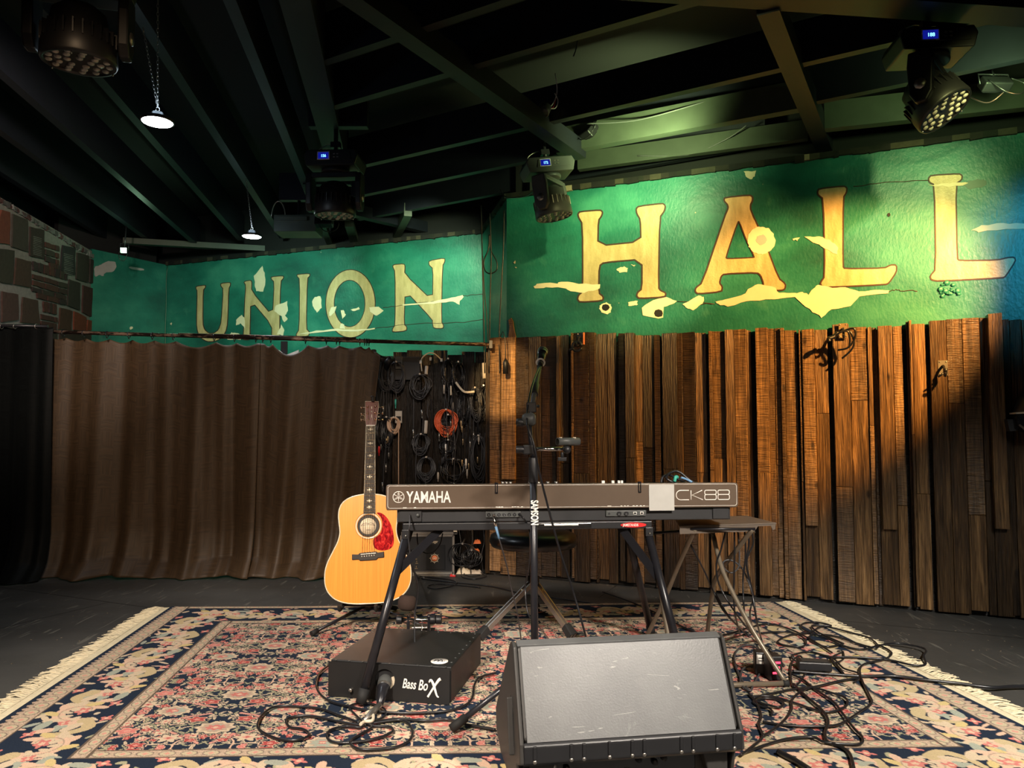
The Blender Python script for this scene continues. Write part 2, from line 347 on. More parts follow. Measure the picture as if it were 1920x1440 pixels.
def curtain_mat(name, base, hi):
    m, nt, b = nodes(name)
    uv = N(nt, 'ShaderNodeUVMap'); uv.uv_map = 'cloth'
    ch = N(nt, 'ShaderNodeTexChecker'); ch.inputs['Scale'].default_value = 11; ch.inputs['Color1'].default_value = (0, 0, 0, 1); ch.inputs['Color2'].default_value = (1, 1, 1, 1); nt.links.new(uv.outputs[0], ch.inputs['Vector'])
    def wave(d):
        mp = N(nt, 'ShaderNodeMapping'); mp.inputs['Scale'].default_value = (90, 5, 1) if d == 'X' else (5, 90, 1); nt.links.new(uv.outputs[0], mp.inputs[0])
        w = N(nt, 'ShaderNodeTexNoise'); w.inputs['Scale'].default_value = 1; w.inputs['Detail'].default_value = 2; nt.links.new(mp.outputs[0], w.inputs['Vector']); return w.outputs[0]
    h = N(nt, 'ShaderNodeMix', data_type='FLOAT'); nt.links.new(ch.outputs[1], h.inputs[0]); nt.links.new(wave('X'), h.inputs[2]); nt.links.new(wave('Y'), h.inputs[3])
    c = mixc(nt, ramp(nt, h.outputs[0], [(0.35, g(0)), (0.65, g(1))]), tuple(x * 0.75 for x in base), tuple(x * 1.2 for x in base))
    nt.links.new(c, b.inputs['Base Color']); b.inputs['Roughness'].default_value = 0.55
    b.inputs['Sheen Weight'].default_value = 0.1; b.inputs['Sheen Tint'].default_value = tuple(hi) + (1,)
    bump(nt, b, h.outputs[0], 0.25, 0.003); return m
M['curtain'] = curtain_mat('brown_basketweave_curtain', (0.072, 0.042, 0.020), (0.5, 0.35, 0.25))
M['curtain_black'] = curtain_mat('black_curtain_cloth', (0.004, 0.005, 0.005), (0.1, 0.12, 0.12))
M['curtain_black'].node_tree.nodes['Principled BSDF'].inputs['Specular IOR Level'].default_value = 0.12
def vcol(name, rough=0.9, bs=0.3, scale=400, att='tint', metal=0, spec=0.3):
    m, nt, b = nodes(name); at = N(nt, 'ShaderNodeAttribute', attribute_name=att)
    nt.links.new(mixc(nt, 0.35, at.outputs[0], ramp(nt, noise(nt, scale, 3), [(0.3, g(0.35)), (0.7, g(1))]), 'MULTIPLY'), b.inputs['Base Color'])
    b.inputs['Roughness'].default_value = rough; b.inputs['Metallic'].default_value = metal; b.inputs['Specular IOR Level'].default_value = spec
    bump(nt, b, noise(nt, scale, 3), bs, 0.004); return m
M['rug'] = vcol('rug_pile', 0.95, 0.3, 320, spec=0.1)
M['brick'] = vcol('old_brick', 0.8, 0.5, 40)
M['fringe'] = plain('rug_fringe', (0.72, 0.62, 0.42), 0.9, var=0.25, scale=60)
def spruce():
    m, nt, b = nodes('amber_spruce_top')
    c = ramp(nt, noise(nt, 3, 4, (60, 1, 1)), [(0.3, (0.74, 0.27, 0.035)), (0.7, (0.84, 0.35, 0.055))])
    c = mixc(nt, ramp(nt, noise(nt, 5, 2), [(0.4, g(0)), (0.8, g(0.3))]), c, (0.72, 0.26, 0.04))
    nt.links.new(c, b.inputs['Base Color']); b.inputs['Roughness'].default_value = 0.28; b.inputs['Coat Weight'].default_value = 0.6; b.inputs['Coat Roughness'].default_value = 0.08; return m
M['spruce'] = spruce()
def tort():
    m, nt, b = nodes('red_tortoiseshell')
    c = ramp(nt, noise(nt, 55, 5, (1, 1, 0.6), dist=1.5), [(0.35, (0.10, 0.003, 0.006)), (0.5, (0.36, 0.008, 0.012)), (0.68, (0.75, 0.05, 0.04))])
    nt.links.new(c, b.inputs['Base Color']); b.inputs['Roughness'].default_value = 0.15; b.inputs['Coat Weight'].default_value = 0.7; return m
M['tort'] = tort()
M['rosewood'] = plain('rosewood', (0.085, 0.016, 0.013), 0.55, var=0.5, scale=25)
M['keypanel'] = plain('keyboard_back_panel', (0.125, 0.088, 0.062), 0.38, 0.15, var=0.06)
M['keybase'] = plain('keyboard_base', (0.028, 0.028, 0.030), 0.45)
def scuffed():
    m, nt, b = nodes('scuffed_grey_plastic')
    c = ramp(nt, noise(nt, 5, 6), [(0.3, (0.078, 0.080, 0.083)), (0.7, (0.125, 0.128, 0.130))])
    c = mixc(nt, ramp(nt, noise(nt, 14, 8, (1, 1.6, 1.6), 0.7, dist=0.8), [(0.62, g(0)), (0.72, g(0.4))]), c, (0.30, 0.30, 0.29))
    c = mixc(nt, ramp(nt, noise(nt, 5, 3, (1, 9, 9), 0.5, dist=3), [(0.70, g(0)), (0.73, g(0.45))]), c, (0.36, 0.35, 0.33))
    nt.links.new(c, b.inputs['Base Color']); b.inputs['Roughness'].default_value = 0.42; bump(nt, b, noise(nt, 220, 2), 0.15, 0.002); return m
M['scuffed'] = scuffed()
M['wedge_side'] = plain('wedge_side_plastic', (0.040, 0.038, 0.036), 0.5, scale=60)
M['bassbox'] = plain('black_texture_vinyl', (0.011, 0.011, 0.0115), 0.5, var=0.35, scale=14, bmp=0.2)

def text_mesh(name, body, size, mat, parent, mtx, extrude=0.0006, off=0.0, sx=1.0, shear=0.0, align='LEFT', spacing=1.0):
    cu = bpy.data.curves.new(name, 'FONT'); cu.body = body; cu.size = size; cu.extrude = extrude; cu.offset = off; cu.shear = shear; cu.align_x = align; cu.space_character = spacing
    o = bpy.data.objects.new('tmp', cu); C.objects.link(o)
    dg = bpy.context.evaluated_depsgraph_get(); me = bpy.data.meshes.new_from_object(o.evaluated_get(dg)); bpy.data.objects.remove(o)
    me.name = name
    me.transform(mtx @ Matrix.Diagonal((sx, 1, 1, 1)))
    if parent: me.transform(wm(parent).inverted())
    me.materials.clear(); me.materials.append(mat)
    r = bpy.data.objects.new(name, me); C.objects.link(r)
    if parent: r.parent = parent
    return r
M['headstock'] = plain('red_headstock_veneer', (0.16, 0.020, 0.022), 0.4, var=0.5, scale=25)
M['sticker'] = plain('off_white_sticker', (0.50, 0.49, 0.46), 0.6, var=.1)
M['table_metal'] = plain('brown_painted_metal', (0.13, 0.105, 0.085), 0.4)
def frame(o, x, y):   # matrix with origin o, local x and y axes as given
    x = Vector(x).normalized(); y = Vector(y); z = x.cross(y).normalized(); y = z.cross(x)
    m = Matrix((x, y, z)).transposed().to_4x4(); m.translation = Vector(o); return m

# ================================================================== the setting
ZT = 2.50          # wall height over the stage
HALL = Plane(F(950, 1080)[:2] * 0 + np.array([-0.156 + .045, 4.921 + .04]), np.array([2.555, 3.838]))
HALL = Plane((-0.13, 4.975), (2.60, 3.835))
UNI = Plane((-3.20, 6.98), (-0.235, 5.83))
def hall(u, z, off=0.0): return HALL.at(u, z, off)
mb = MB(); mb.box((0, 3.2, -0.05), (12, 12, 0.1)); struct('floor', mb, M['floor'])
mb = MB(); mb.box((0, 3.2, 3.02), (12, 13, 0.06)); struct('ceiling', mb, M['dark'])

def wallslab(name, pl, u0, u1, z0, z1, th, m):
    n_u = max(2, int((u1 - u0) / 0.1)); mb = MB()
    mb.prism([(u0, z0), (u1, z0), (u1, z1), (u0, z1)], lambda a, b, d: pl.at(a, b, d), 0, -th)
    return struct(name, mb, m, origin=pl.at(u0, 0))
u950 = HALL.hit(950, 500)[0]
wall_right = wallslab('wall_right', HALL, u950, 5.2, 0, ZT, 0.14, M['plaster'])
uE = UNI.hit(905, 520)[0]; uS = UNI.hit(313, 520)[0]
wall_back = wallslab('wall_back', UNI, uS - .02, uE + 0.10, 0, ZT, 0.14, M['plaster'])
# return between the two lettered walls
pr0 = UNI.at(uE, 0, 0.0); pr1 = HALL.at(u950, 0, -0.0)
RET = Plane(pr0[:2], pr1[:2]); mb = MB(); mb.prism([(0, 0), (RET.L, 0), (RET.L, ZT), (0, ZT)], lambda a, b, d: RET.at(a, b, d), 0, -0.12)
struct('wall_return', mb, M['plaster'])
# short green wall on the left, then the brick wall
BR = Plane((-3.24, 4.0), (-3.62, 6.36)); 
pl_l0 = BR.at(BR.L, 0); LG = Plane(pl_l0[:2], UNI.at(uS, 0)[:2])
mb = MB(); mb.prism([(0, 0), (LG.L, 0), (LG.L, ZT), (0, ZT)], lambda a, b, d: LG.at(a, b, d), 0, -0.12); wall_left_green = struct('wall_left_green', mb, M['plaster'])
# ragged dark edge strips where the plaster stops under the joists
def ragged(name, pl, u0, u1):
    mb = MB(); u = u0
    while u < u1:
        w = random.uniform(.02, .09); h = random.uniform(.003, .014)
        mb.prism([(u, ZT - h * random.uniform(.2, 1)), (u + w, ZT - h * random.uniform(.2, 1)), (u + w, ZT + .028), (u, ZT + .028)], lambda a, b, d: pl.at(a, b, d), 0.02, -0.1,
                 col=random.choice([(.010, .010, .010), (.02, .018, .014), (.012, .014, .010), (.05, .045, .03)] if random.random() < .97 else [(.35, .28, .18)])); u += w
    struct(name, mb, M['brick'])
ragged('trim_1', HALL, u950, 4.4); ragged('trim_2', UNI, uS, uE); ragged('trim_3', RET, 0, RET.L)
# soffit from wall top up to the roof deck so that nothing shows through
mb = MB()
for pl, a, b in ((HALL, u950, 5.2), (UNI, uS - .3, uE + .1), (RET, 0, RET.L), (LG, -.2, LG.L)):
    mb.prism([(a, ZT), (b, ZT), (b, 3.0), (a, 3.0)], lambda a_, b_, d: pl.at(a_, b_, d), -0.16, -0.22)
struct('wall_soffit', mb, M['dark'])
# walls behind the camera close the room
mb = MB(); mb.box((-3.05 - .9, 0.2, 1.5), (0.1, 8, 3.1)); struct('wall_left_front', mb, M['dark'])
mb = MB(); mb.box((4.6, 0.5, 1.5), (0.1, 7, 3.1)); struct('wall_right_front', mb, M['dark'])
mb = MB(); mb.box((0.3, -3.0, 1.5), (8.6, 0.1, 3.1)); struct('wall_front', mb, M['dark'])

# brick wall: mortar slab with hand laid tiles and bricks
mb = MB(); mb.prism([(-1.2, 0), (BR.L, 0), (BR.L, ZT - .02), (-1.2, ZT - .02)], lambda a, b, d: BR.at(a, b, d), 0, -0.2, col=(.26, .25, .23))
def zq(x, y): return BR.hit(x / 4, 360 + y / 4)
tiles = [((0,135),(65,150),(60,395),(-60,370)),((85,165),(200,210),(198,445),(80,410)),((215,260),(318,285),(320,505),(215,480)),((460,400),(555,420),(550,625),(445,590)),((572,455),(655,480),(650,680),(562,650)),((668,500),(708,515),(698,690),(662,680)),
((-90,410),(95,440),(78,690),(-90,660)),((112,490),(222,520),(222,720),(100,695)),((510,655),(595,680),(590,890),(500,850)),((615,700),(688,720),(680,935),(608,905)),
((5,745),(125,770),(130,960),(5,975)),((-120,720),(-15,740),(-15,970),(-120,950)),((165,790),(275,810),(290,990),(150,980)),((445,870),(530,890),(525,1035),(430,1030)),((550,895),(640,940),(635,1040),(545,1035)),((650,955),(690,965),(688,1040),(645,1040)),
((150,1000),(420,1040),(420,1200),(150,1200)),((440,1045),(688,1050),(688,1200),(440,1200)),((-100,985),(130,1000),(130,1200),(-100,1200))]
tc_ = [(.17,.055,.035),(.060,.052,.042),(.045,.032,.026),(.035,.035,.036),(.055,.046,.038),(.06,.045,.04),(.045,.042,.030),(.070,.042,.030),(.05,.042,.034),(.075,.035,.03),(.085,.048,.04),(.08,.05,.04),(.075,.046,.034),(.085,.042,.028),(.20,.055,.03),(.22,.06,.03),(.05,.04,.03),(.06,.04,.03),(.05,.04,.03)]
def quad(q, col, jit=3):
    q = [(x + random.uniform(-jit, jit), y + random.uniform(-jit, jit)) for x, y in q]
    pts = []
    for i in range(4):                                        # wavy edges
        a, b = q[i], q[(i + 1) % 4]
        for k in range(3): t = k / 3; pts.append((a[0] + (b[0] - a[0]) * t + (random.uniform(-3, 3) if k else 0), a[1] + (b[1] - a[1]) * t + (random.uniform(-3, 3) if k else 0)))
    mb.prism([zq(*p) for p in pts], lambda a, b, d: BR.at(a, b, d), 0.001, 0.012, col=col)
for q, c in zip(tiles, tc_): quad(q, c)
def bc(): return random.choice([(.075,.035,.028),(.06,.036,.03),(.055,.045,.035),(.09,.04,.03),(.045,.032,.03)])
def brow(x0, x1, y0, h, w, sl=0.27, gap=9):
    x = x0
    while x < x1 - 8:
        ww = min(w * random.uniform(.85, 1.15), x1 - x); y = y0 + (x - x0) * sl
        quad([(x, y), (x + ww - gap, y + (ww - gap) * sl), (x + ww - gap, y + h + (ww - gap) * sl), (x, y + h)], bc(), 1.5); x += ww
for y in (375, 430, 480): brow(332, 442, y, 38, 72, .32)
brow(365, 445, 530, 30, 60, .3)
brow(240, 505, 520, 66, 38, .30); brow(238, 505, 615, 34, 100, .29); brow(236, 500, 660, 38, 110, .29); brow(232, 500, 708, 36, 90, .28); brow(270, 495, 755, 40, 80, .25)
brow(318, 430, 820, 76, 34, .24); brow(300, 430, 915, 38, 90, .22); brow(300, 430, 965, 50, 120, .2)
# older brick courses continue out of the frame to the left
for r in range(9):
    for k in range(5): quad([(-700 + k * 110, -120 + k * 30 + r * 120), (-600 + k * 110, -92 + k * 30 + r * 120), (-600 + k * 110, 10 + k * 30 + r * 120), (-700 + k * 110, -18 + k * 30 + r * 120)], bc(), 4)
# slots of the hollow tiles
for (x0, x1, y0, n_) in ((232, 300, 330, 11), (465, 540, 460, 12)):
    for k in range(n_):
        y = y0 + k * 13; mb.prism([zq(x0 + random.uniform(0, 12), y), zq(x1 - random.uniform(0, 12), y + 18), zq(x1, y + 22), zq(x0, y + 4)], lambda a, b, d: BR.at(a, b, d), 0.0121, 0.0135, col=(.2, .2, .18))
# rubble mortar cap along the top
x = -100
for k in range(46):
    x = -100 + k * 18; y = 60 + x * .6 - 10
    quad([(x, y), (x + 22, y + 12), (x + 22 + random.uniform(-6, 6), y + 42), (x, y + 34)], random.choice([(.26,.26,.25),(.2,.2,.19),(.13,.12,.12),(.12,.05,.05)]), 7)
struct('wall_left', mb, M['brick'])

# ------------------------------------------------------------------ painted lettering and bare plaster
def area(name, poly, pl, off, m, parent, zc, th=0.0012, label=None):
    px0, py0, s = zc; mb = MB()
    mb.prism([pl.hit(px0 + x / s, py0 + y / s) for x, y in poly], lambda a, b, d: pl.at(a, b, d), off - th, off)
    o = mb.build(name, m, parent)
    if label: o['label'] = label
    return o
def grow(poly, r):     # outward offset of a polygon (for the dark outline)
    n = len(poly); A = sum(poly[i][0] * poly[(i + 1) % n][1] - poly[(i + 1) % n][0] * poly[i][1] for i in range(n)); sg = 1 if A > 0 else -1; out = []
    for i in range(n):
        p0, p1, p2 = poly[i - 1], poly[i], poly[(i + 1) % n]
        def nn(a, b): dx, dy = b[0] - a[0], b[1] - a[1]; L = math.hypot(dx, dy) or 1; return (dy / L * sg, -dx / L * sg)
        a, b = nn(p0, p1), nn(p1, p2); d = 1 + a[0] * b[0] + a[1] * b[1]; d = max(d, .35)
        out.append((p1[0] + (a[0] + b[0]) / d * r, p1[1] + (a[1] + b[1]) / d * r))
    return out
def smooth(poly):      # chaikin, once
    out = []
    for i in range(len(poly)):
        a, b = poly[i], poly[(i + 1) % len(poly)]
        out += [(a[0] * .8 + b[0] * .2, a[1] * .8 + b[1] * .2), (a[0] * .2 + b[0] * .8, a[1] * .2 + b[1] * .8)]
    return out
def letter(ch, poly, pl, parent, zc, hole=None, r=5.2):
    poly = smooth(poly)
    def ring(outer, inner): # outline ribbon as a keyhole polygon is avoided: thin bars along the edge
        px0, py0, s = zc; mb = MB(); n = len(outer)
        A = [pl.hit(px0 + x / s, py0 + y / s) for x, y in outer]; B = [pl.hit(px0 + x / s, py0 + y / s) for x, y in inner]
        for i in range(n):
            j = (i + 1) % n
            mb.prism([A[i], A[j], B[j], B[i]], lambda a, b, d: pl.at(a, b, d), 0.0, 0.0022)
        return mb
    e = thing('painted_letter', None, None, (0, 0, 0)); e.parent = parent; e.matrix_parent_inverse = Matrix(); e.matrix_basis = wm(parent).inverted() @ Matrix.Identity(4)
    e['label'] = 'gold painted letter ' + ch
    if hole is None:
        area('letter_face', poly, pl, 0.0018, M['letter'], e, zc)
        mb = ring(grow(poly, r), grow(poly, -0.6))
    else:
        hole = smooth(hole) if len(hole) < 30 else hole
        # bridge the hole by splitting the face into a fan of quads between matched loops
        px0, py0, s = zc; m2 = MB()
        def resample(p, n, start):
            L = [0]
            for i in range(len(p)): a, b = p[i], p[(i + 1) % len(p)]; L.append(L[-1] + math.hypot(b[0] - a[0], b[1] - a[1]))
            out = []
            for k in range(n):
                t = ((k / n + start) % 1) * L[-1]; i = max(j for j in range(len(p)) if L[j] <= t + 1e-9)
                a, b = p[i], p[(i + 1) % len(p)]; q = (t - L[i]) / max(1e-9, L[i + 1] - L[i]); out.append((a[0] + (b[0] - a[0]) * q, a[1] + (b[1] - a[1]) * q))
            return out
        import mathutils
        pts = [Vector(p) for p in poly] ; hp = [Vector(p) for p in hole]
        allp = pts + hp; nA = len(pts); nB = len(hp)
        vs, es, fs, *_ = mathutils.geometry.delaunay_2d_cdt(allp, [(i, (i + 1) % nA) for i in range(nA)] + [(nA + i, nA + (i + 1) % nB) for i in range(nB)], [], 0, 1e-6)
        def inside(p, q):
            c = False; j = len(q) - 1
            for i in range(len(q)):
                if (q[i][1] > p[1]) != (q[j][1] > p[1]) and p[0] < (q[j][0] - q[i][0]) * (p[1] - q[i][1]) / (q[j][1] - q[i][1]) + q[i][0]: c = not c
                j = i
            return c
        keep = []
        for f in fs:
            cx = sum(vs[i].x for i in f) / len(f); cy = sum(vs[i].y for i in f) / len(f)
            if inside((cx, cy), poly) and not inside((cx, cy), hole): keep.append(f)
        H = [pl.hit(px0 + v.x / s, py0 + v.y / s) for v in vs]
        m2.add([pl.at(a, b, 0.0018) for a, b in H], keep); m2.build('letter_face', M['letter'], e, recalc=False)
        mb = ring(grow(poly, r), grow(poly, -0.6))
        mb2 = ring(grow(hole, -r * .8), grow(hole, 0.6)); mb.v, mb.f, mb.sm, mb.c = mb.v, mb.f, mb.sm, mb.c
        mb.add(mb2.v, mb2.f)
    mb.build('letter_outline', M['rim'], e)
ZH = (960, 300, 2.0); ZU = (320, 440, 3.0)
H_ = [(250,203),(256,196),(330,190),(338,196),(334,210),(322,226),(320,325),(486,308),(484,224),(470,200),(468,184),(476,176),(564,165),(573,172),(570,190),(552,215),(547,480),(556,492),(575,500),(572,512),(478,517),(470,510),(473,498),(490,485),(490,370),(345,382),(325,396),(323,500),(341,514),(338,526),(256,531),(248,522),(252,508),(268,495),(267,240),(252,214)]
letter('H', H_, HALL, wall_right, ZH)
A_ = [(797,152),(800,143),(890,134),(900,139),(900,152),(892,168),(893,190),(940,290),(998,445),(1024,466),(1022,482),(1012,487),(950,488),(942,478),(946,464),(935,432),(920,420),(795,425),(782,436),(776,462),(787,476),(784,492),(698,500),(689,492),(692,480),(716,462),(800,212),(814,180),(810,166)]
letter('A', A_, HALL, wall_right, ZH, hole=[(846,230),(854,230),(880,300),(912,364),(905,368),(806,372),(800,366)])
L1_ = [(1148,120),(1152,110),(1244,100),(1254,106),(1252,122),(1240,140),(1239,400),(1246,410),(1398,408),(1420,396),(1440,396),(1439,420),(1412,460),(1400,465),(1195,475),(1164,472),(1158,462),(1176,436),(1170,145),(1150,130)]
letter('L', L1_, HALL, wall_right, ZH)
L2_ = [(1564,70),(1572,60),(1676,54),(1686,60),(1684,74),(1662,88),(1667,370),(1676,380),(1820,378),(1860,368),(1882,367),(1886,378),(1850,434),(1840,440),(1600,452),(1574,448),(1570,436),(1592,410),(1586,92),(1566,82)]
letter('L', L2_, HALL, wall_right, ZH)
letter('U', [(145,292),(195,285),(195,297),(182,312),(180,500),(190,535),(215,556),(245,556),(272,535),(287,490),(298,305),(284,288),(284,275),(335,270),(336,283),(326,303),(320,500),(308,550),(280,585),(245,600),(205,600),(170,580),(153,545),(147,500),(152,315),(144,304)], UNI, wall_back, ZU, r=3.6)
letter('N', [(413,265),(450,258),(456,268),(454,318),(575,462),(585,265),(568,250),(568,238),(634,233),(634,245),(618,262),(612,500),(615,590),(570,590),(572,510),(450,365),(445,555),(448,590),(405,590),(412,560),(418,380),(425,285)], UNI, wall_back, ZU, r=3.6)
letter('I', [(712,232),(715,225),(782,220),(782,232),(768,245),(762,530),(780,548),(775,570),(710,572),(708,560),(725,535),(728,250)], UNI, wall_back, ZU, r=3.6)
ell = lambda cx, cy, rx, ry, n=40: [(cx + rx * math.cos(2 * math.pi * k / n), cy + ry * math.sin(2 * math.pi * k / n)) for k in range(n)]
letter('O', ell(1012, 388, 138, 190), UNI, wall_back, ZU, hole=ell(1007, 387, 88, 132), r=3.6)
letter('N', [(1250,178),(1258,170),(1312,165),(1318,178),(1315,222),(1475,375),(1478,190),(1455,170),(1455,148),(1540,133),(1542,150),(1528,175),(1522,490),(1535,512),(1530,527),(1480,525),(1475,500),(1475,478),(1318,310),(1312,505),(1328,520),(1325,540),(1250,547),(1250,530),(1265,510),(1265,210)], UNI, wall_back, ZU, r=3.6)
def rough(poly, amp, sub=4):
    out = []
    for i in range(len(poly)):
        a, b = poly[i], poly[(i + 1) % len(poly)]
        for k in range(sub): t = k / sub; out.append((a[0] + (b[0] - a[0]) * t + random.uniform(-amp, amp), a[1] + (b[1] - a[1]) * t + random.uniform(-amp, amp)))
    return out
for p in ([(80,472),(100,462),(170,462),(190,455),(250,463),(330,467),(325,485),(270,497),(220,492),(190,480),(130,478),(90,482)],[(392,408),(415,400),(438,405),(430,420),(405,425)],[(435,535),(450,528),(470,530),(470,545),(440,548)],
          [(487,555),(530,525),(580,515),(620,530),(590,545),(570,552),(568,590),(540,595),(490,580)],[(642,540),(700,510),(720,515),(715,540),(680,562),(650,555)],
          [(765,530),(800,525),(860,510),(900,475),(930,465),(990,480),(1000,500),(1060,500),(1090,495),(1110,505),(1130,480),(1150,468),(1200,480),(1250,475),(1300,495),(1380,485),(1415,488),(1410,500),(1300,510),(1270,550),(1200,560),(1160,590),(1130,570),(1090,540),(1060,515),(950,525),(880,528),(810,550),(770,540)],
          ell(935, 302, 52, 53, 14),[(1098,290),(1150,288),(1190,300),(1222,325),(1220,355),(1200,345),(1160,325),(1130,310)],[(1050,297),(1078,293),(1070,303)],
          [(1725,262),(1760,245),(1840,238),(1920,238),(1990,240),(1990,255),(1850,258),(1750,272)],[(870,44),(915,42),(912,62),(895,75),(878,62)],[(1560,96),(1640,88),(1700,82),(1708,88),(1680,98),(1640,100)],ell(352,556,24,22,9),
          [(8,380),(14,380),(13,388),(8,389)],[(12,402),(18,402),(17,408)],[(445,393),(462,392),(458,400)]):
    area('bare_plaster', rough(p, 2.6, 3), HALL, 0.0032, M['patch'], wall_right, ZH)
for c in ((352, 553, 15, 13), (550, 575, 17, 15), (1413, 206, 6, 8)):
    area('hole', rough(ell(*c, 8), 1, 1), HALL, 0.0042, M['dark'], wall_right, ZH)
area('bare_plaster', rough(ell(935, 300, 20, 20, 10), 2, 2), HALL, 0.0038, M['patch_grey'], wall_right, ZH)
stain = plain('dark_green_stain', (0.012, 0.09, 0.05), 0.4)
area('paint_stain', rough(smooth([(1690,92),(1720,75),(1770,72),(1785,85),(1760,105),(1710,108)]), 3, 2), HALL, 0.0016, stain, wall_right, ZH)
for p in ([(470,235),(500,195),(515,178),(530,215),(535,270),(520,320),(480,318),(475,280)],[(590,400),(655,375),(662,430),(645,455),(660,475),(640,493),(625,460),(585,430)],[(368,480),(400,450),(415,465),(420,530),(395,500),(370,510)],[(797,375),(810,350),(845,345),(850,410),(825,440),(803,410)],
          [(890,440),(905,410),(935,403),(920,440),(895,460)],[(955,425),(975,425),(985,450),(970,475)],[(1015,425),(1060,408),(1062,418),(1030,432)],[(1115,410),(1170,405),(1197,430),(1160,458),(1125,435)],
          [(1300,395),(1480,376),(1550,360),(1600,352),(1640,340),(1650,350),(1630,370),(1625,395),(1590,375),(1530,382),(1480,388),(1330,400)],[(1768,335),(1815,355),(1822,435),(1800,420),(1775,400)],[(720,560),(820,540),(940,530),(1040,535),(1150,525),(1148,532),(1050,545),(930,543),(780,555)],
          [(320,572),(345,550),(360,552),(390,560),(400,568),(395,590),(320,590)],[(600,560),(625,505),(640,540),(635,570)],[(0,500),(6,495),(8,505),(2,510)],[(1765,480),(1780,478),(1780,490)],[(960,500),(975,505),(980,530),(950,530)]):
    area('bare_plaster', rough(p, 2.4, 3), UNI, 0.0032, M['patch'], wall_back, ZU)
for pts, pl, zc, par in (([(1195,412),(1280,400),(1400,385),(1480,376)], UNI, ZU, wall_back), ([(1100,535),(1250,515),(1400,500),(1650,492),(1800,470)], UNI, ZU, wall_back), ([(1640,345),(1700,340),(1800,330)], UNI, ZU, wall_back), ([(1410,493),(1440,487),(1470,492),(1520,490)], HALL, ZH, wall_right), ([(1280,100),(1400,85),(1565,75)], HALL, ZH, wall_right), ([(700,540),(760,538),(620,532)], HALL, ZH, wall_right)):
    mb = MB(); q = spline([pl.at(*pl.hit(zc[0] + x / zc[2], zc[1] + y / zc[2]), 0.001) for x, y in pts], 5)
    mb.tube([p + Vector((0, 0, random.uniform(-.004, .004))) for p in q], 0.0022, 5); mb.build('crack', M['rim'], par)
# raised lumps of plaster
mb = MB()
for k in range(26):
    u, z = HALL.hit(960 + random.gauss(1632, 20) / 2, 300 + random.gauss(490, 17) / 2); mb.ball(HALL.at(u, z, 0), random.uniform(.008, .02), 8, (1, .4, random.uniform(.4, 1)))
mb.build('plaster_scar', M['plaster'], wall_right)
def zl(x, y): return LG.hit(x / 4, 360 + y / 4)
for p, m in (([(705,560),(745,550),(800,520),(860,520),(875,560),(850,600),(780,605),(775,635),(745,620),(710,640)], M['patch_grey']), ([(965,558),(1080,575),(1075,592),(970,575)], M['patch_grey']), ([(970,1015),(990,1008),(995,1020),(975,1035)], M['patch'])):
    mb = MB(); mb.prism([zl(*q) for q in rough(smooth(p), 2, 2)], lambda a, b, d: LG.at(a, b, d), 0.0, 0.004); mb.build('bare_plaster', m, wall_left_green)
mb = MB(); a, b = LG.at(LG.L - .004, 1.3, .004), LG.at(LG.L - .004, ZT, .004)
mb.tube(spline([Vector(a).lerp(Vector(b), t) + Vector((random.uniform(-.006, .006), 0, 0)) for t in np.linspace(0, 1, 9)], 3), 0.006, 5); mb.build('crack', stain, wall_left_green)

# ------------------------------------------------------------------ plank cladding on the right wall
U = lambda px, off: HALL.hit(px, 850, off)[0]
mb = MB(); u0, u1 = U(918, .015), U(2250, .015)
mb.prism([(u0, 0.0), (u1, 0.0), (u1, 1.5), (u0, 1.5)], lambda a, b, d: HALL.at(a, b, d), 0.001, 0.012, col=(0.05, .5, 0))
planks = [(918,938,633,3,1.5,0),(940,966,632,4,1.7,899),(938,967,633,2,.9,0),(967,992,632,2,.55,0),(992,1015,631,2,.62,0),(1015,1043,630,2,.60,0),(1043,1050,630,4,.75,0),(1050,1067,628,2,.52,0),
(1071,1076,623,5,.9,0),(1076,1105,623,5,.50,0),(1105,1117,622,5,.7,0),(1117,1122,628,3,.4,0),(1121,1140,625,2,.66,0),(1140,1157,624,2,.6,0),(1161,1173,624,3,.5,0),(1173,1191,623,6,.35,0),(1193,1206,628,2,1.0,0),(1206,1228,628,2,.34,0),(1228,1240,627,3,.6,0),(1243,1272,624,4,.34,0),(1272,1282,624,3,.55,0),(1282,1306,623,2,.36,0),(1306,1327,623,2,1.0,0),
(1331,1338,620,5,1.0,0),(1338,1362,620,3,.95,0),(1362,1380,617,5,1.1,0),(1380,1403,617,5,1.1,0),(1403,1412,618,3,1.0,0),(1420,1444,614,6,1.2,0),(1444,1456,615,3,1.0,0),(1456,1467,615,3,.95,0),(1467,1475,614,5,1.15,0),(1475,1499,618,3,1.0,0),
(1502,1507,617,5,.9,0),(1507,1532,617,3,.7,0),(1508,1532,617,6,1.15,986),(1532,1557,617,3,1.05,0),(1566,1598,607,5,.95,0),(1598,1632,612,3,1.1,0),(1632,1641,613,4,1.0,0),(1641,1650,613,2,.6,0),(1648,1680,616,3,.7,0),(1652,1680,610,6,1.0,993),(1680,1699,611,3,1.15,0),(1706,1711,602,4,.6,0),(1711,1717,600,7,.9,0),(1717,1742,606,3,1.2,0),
(1750,1782,600,5,.8,0),(1782,1812,597,5,.72,0),(1812,1845,595,5,.85,0),(1845,1860,594,3,.5,0),(1860,1893,600,4,.5,0),(1862,1889,587,8,1.1,992),(1889,1902,598,4,.45,0),(1902,1925,599,4,.6,0),(1925,1955,598,5,.7,0),(1957,1985,596,3,.6,0),(1985,2020,594,6,.8,0),(2022,2060,592,4,.7,0),(2062,2100,590,6,.9,0),(2102,2150,588,4,.8,0),(2152,2200,586,6,.7,0)]
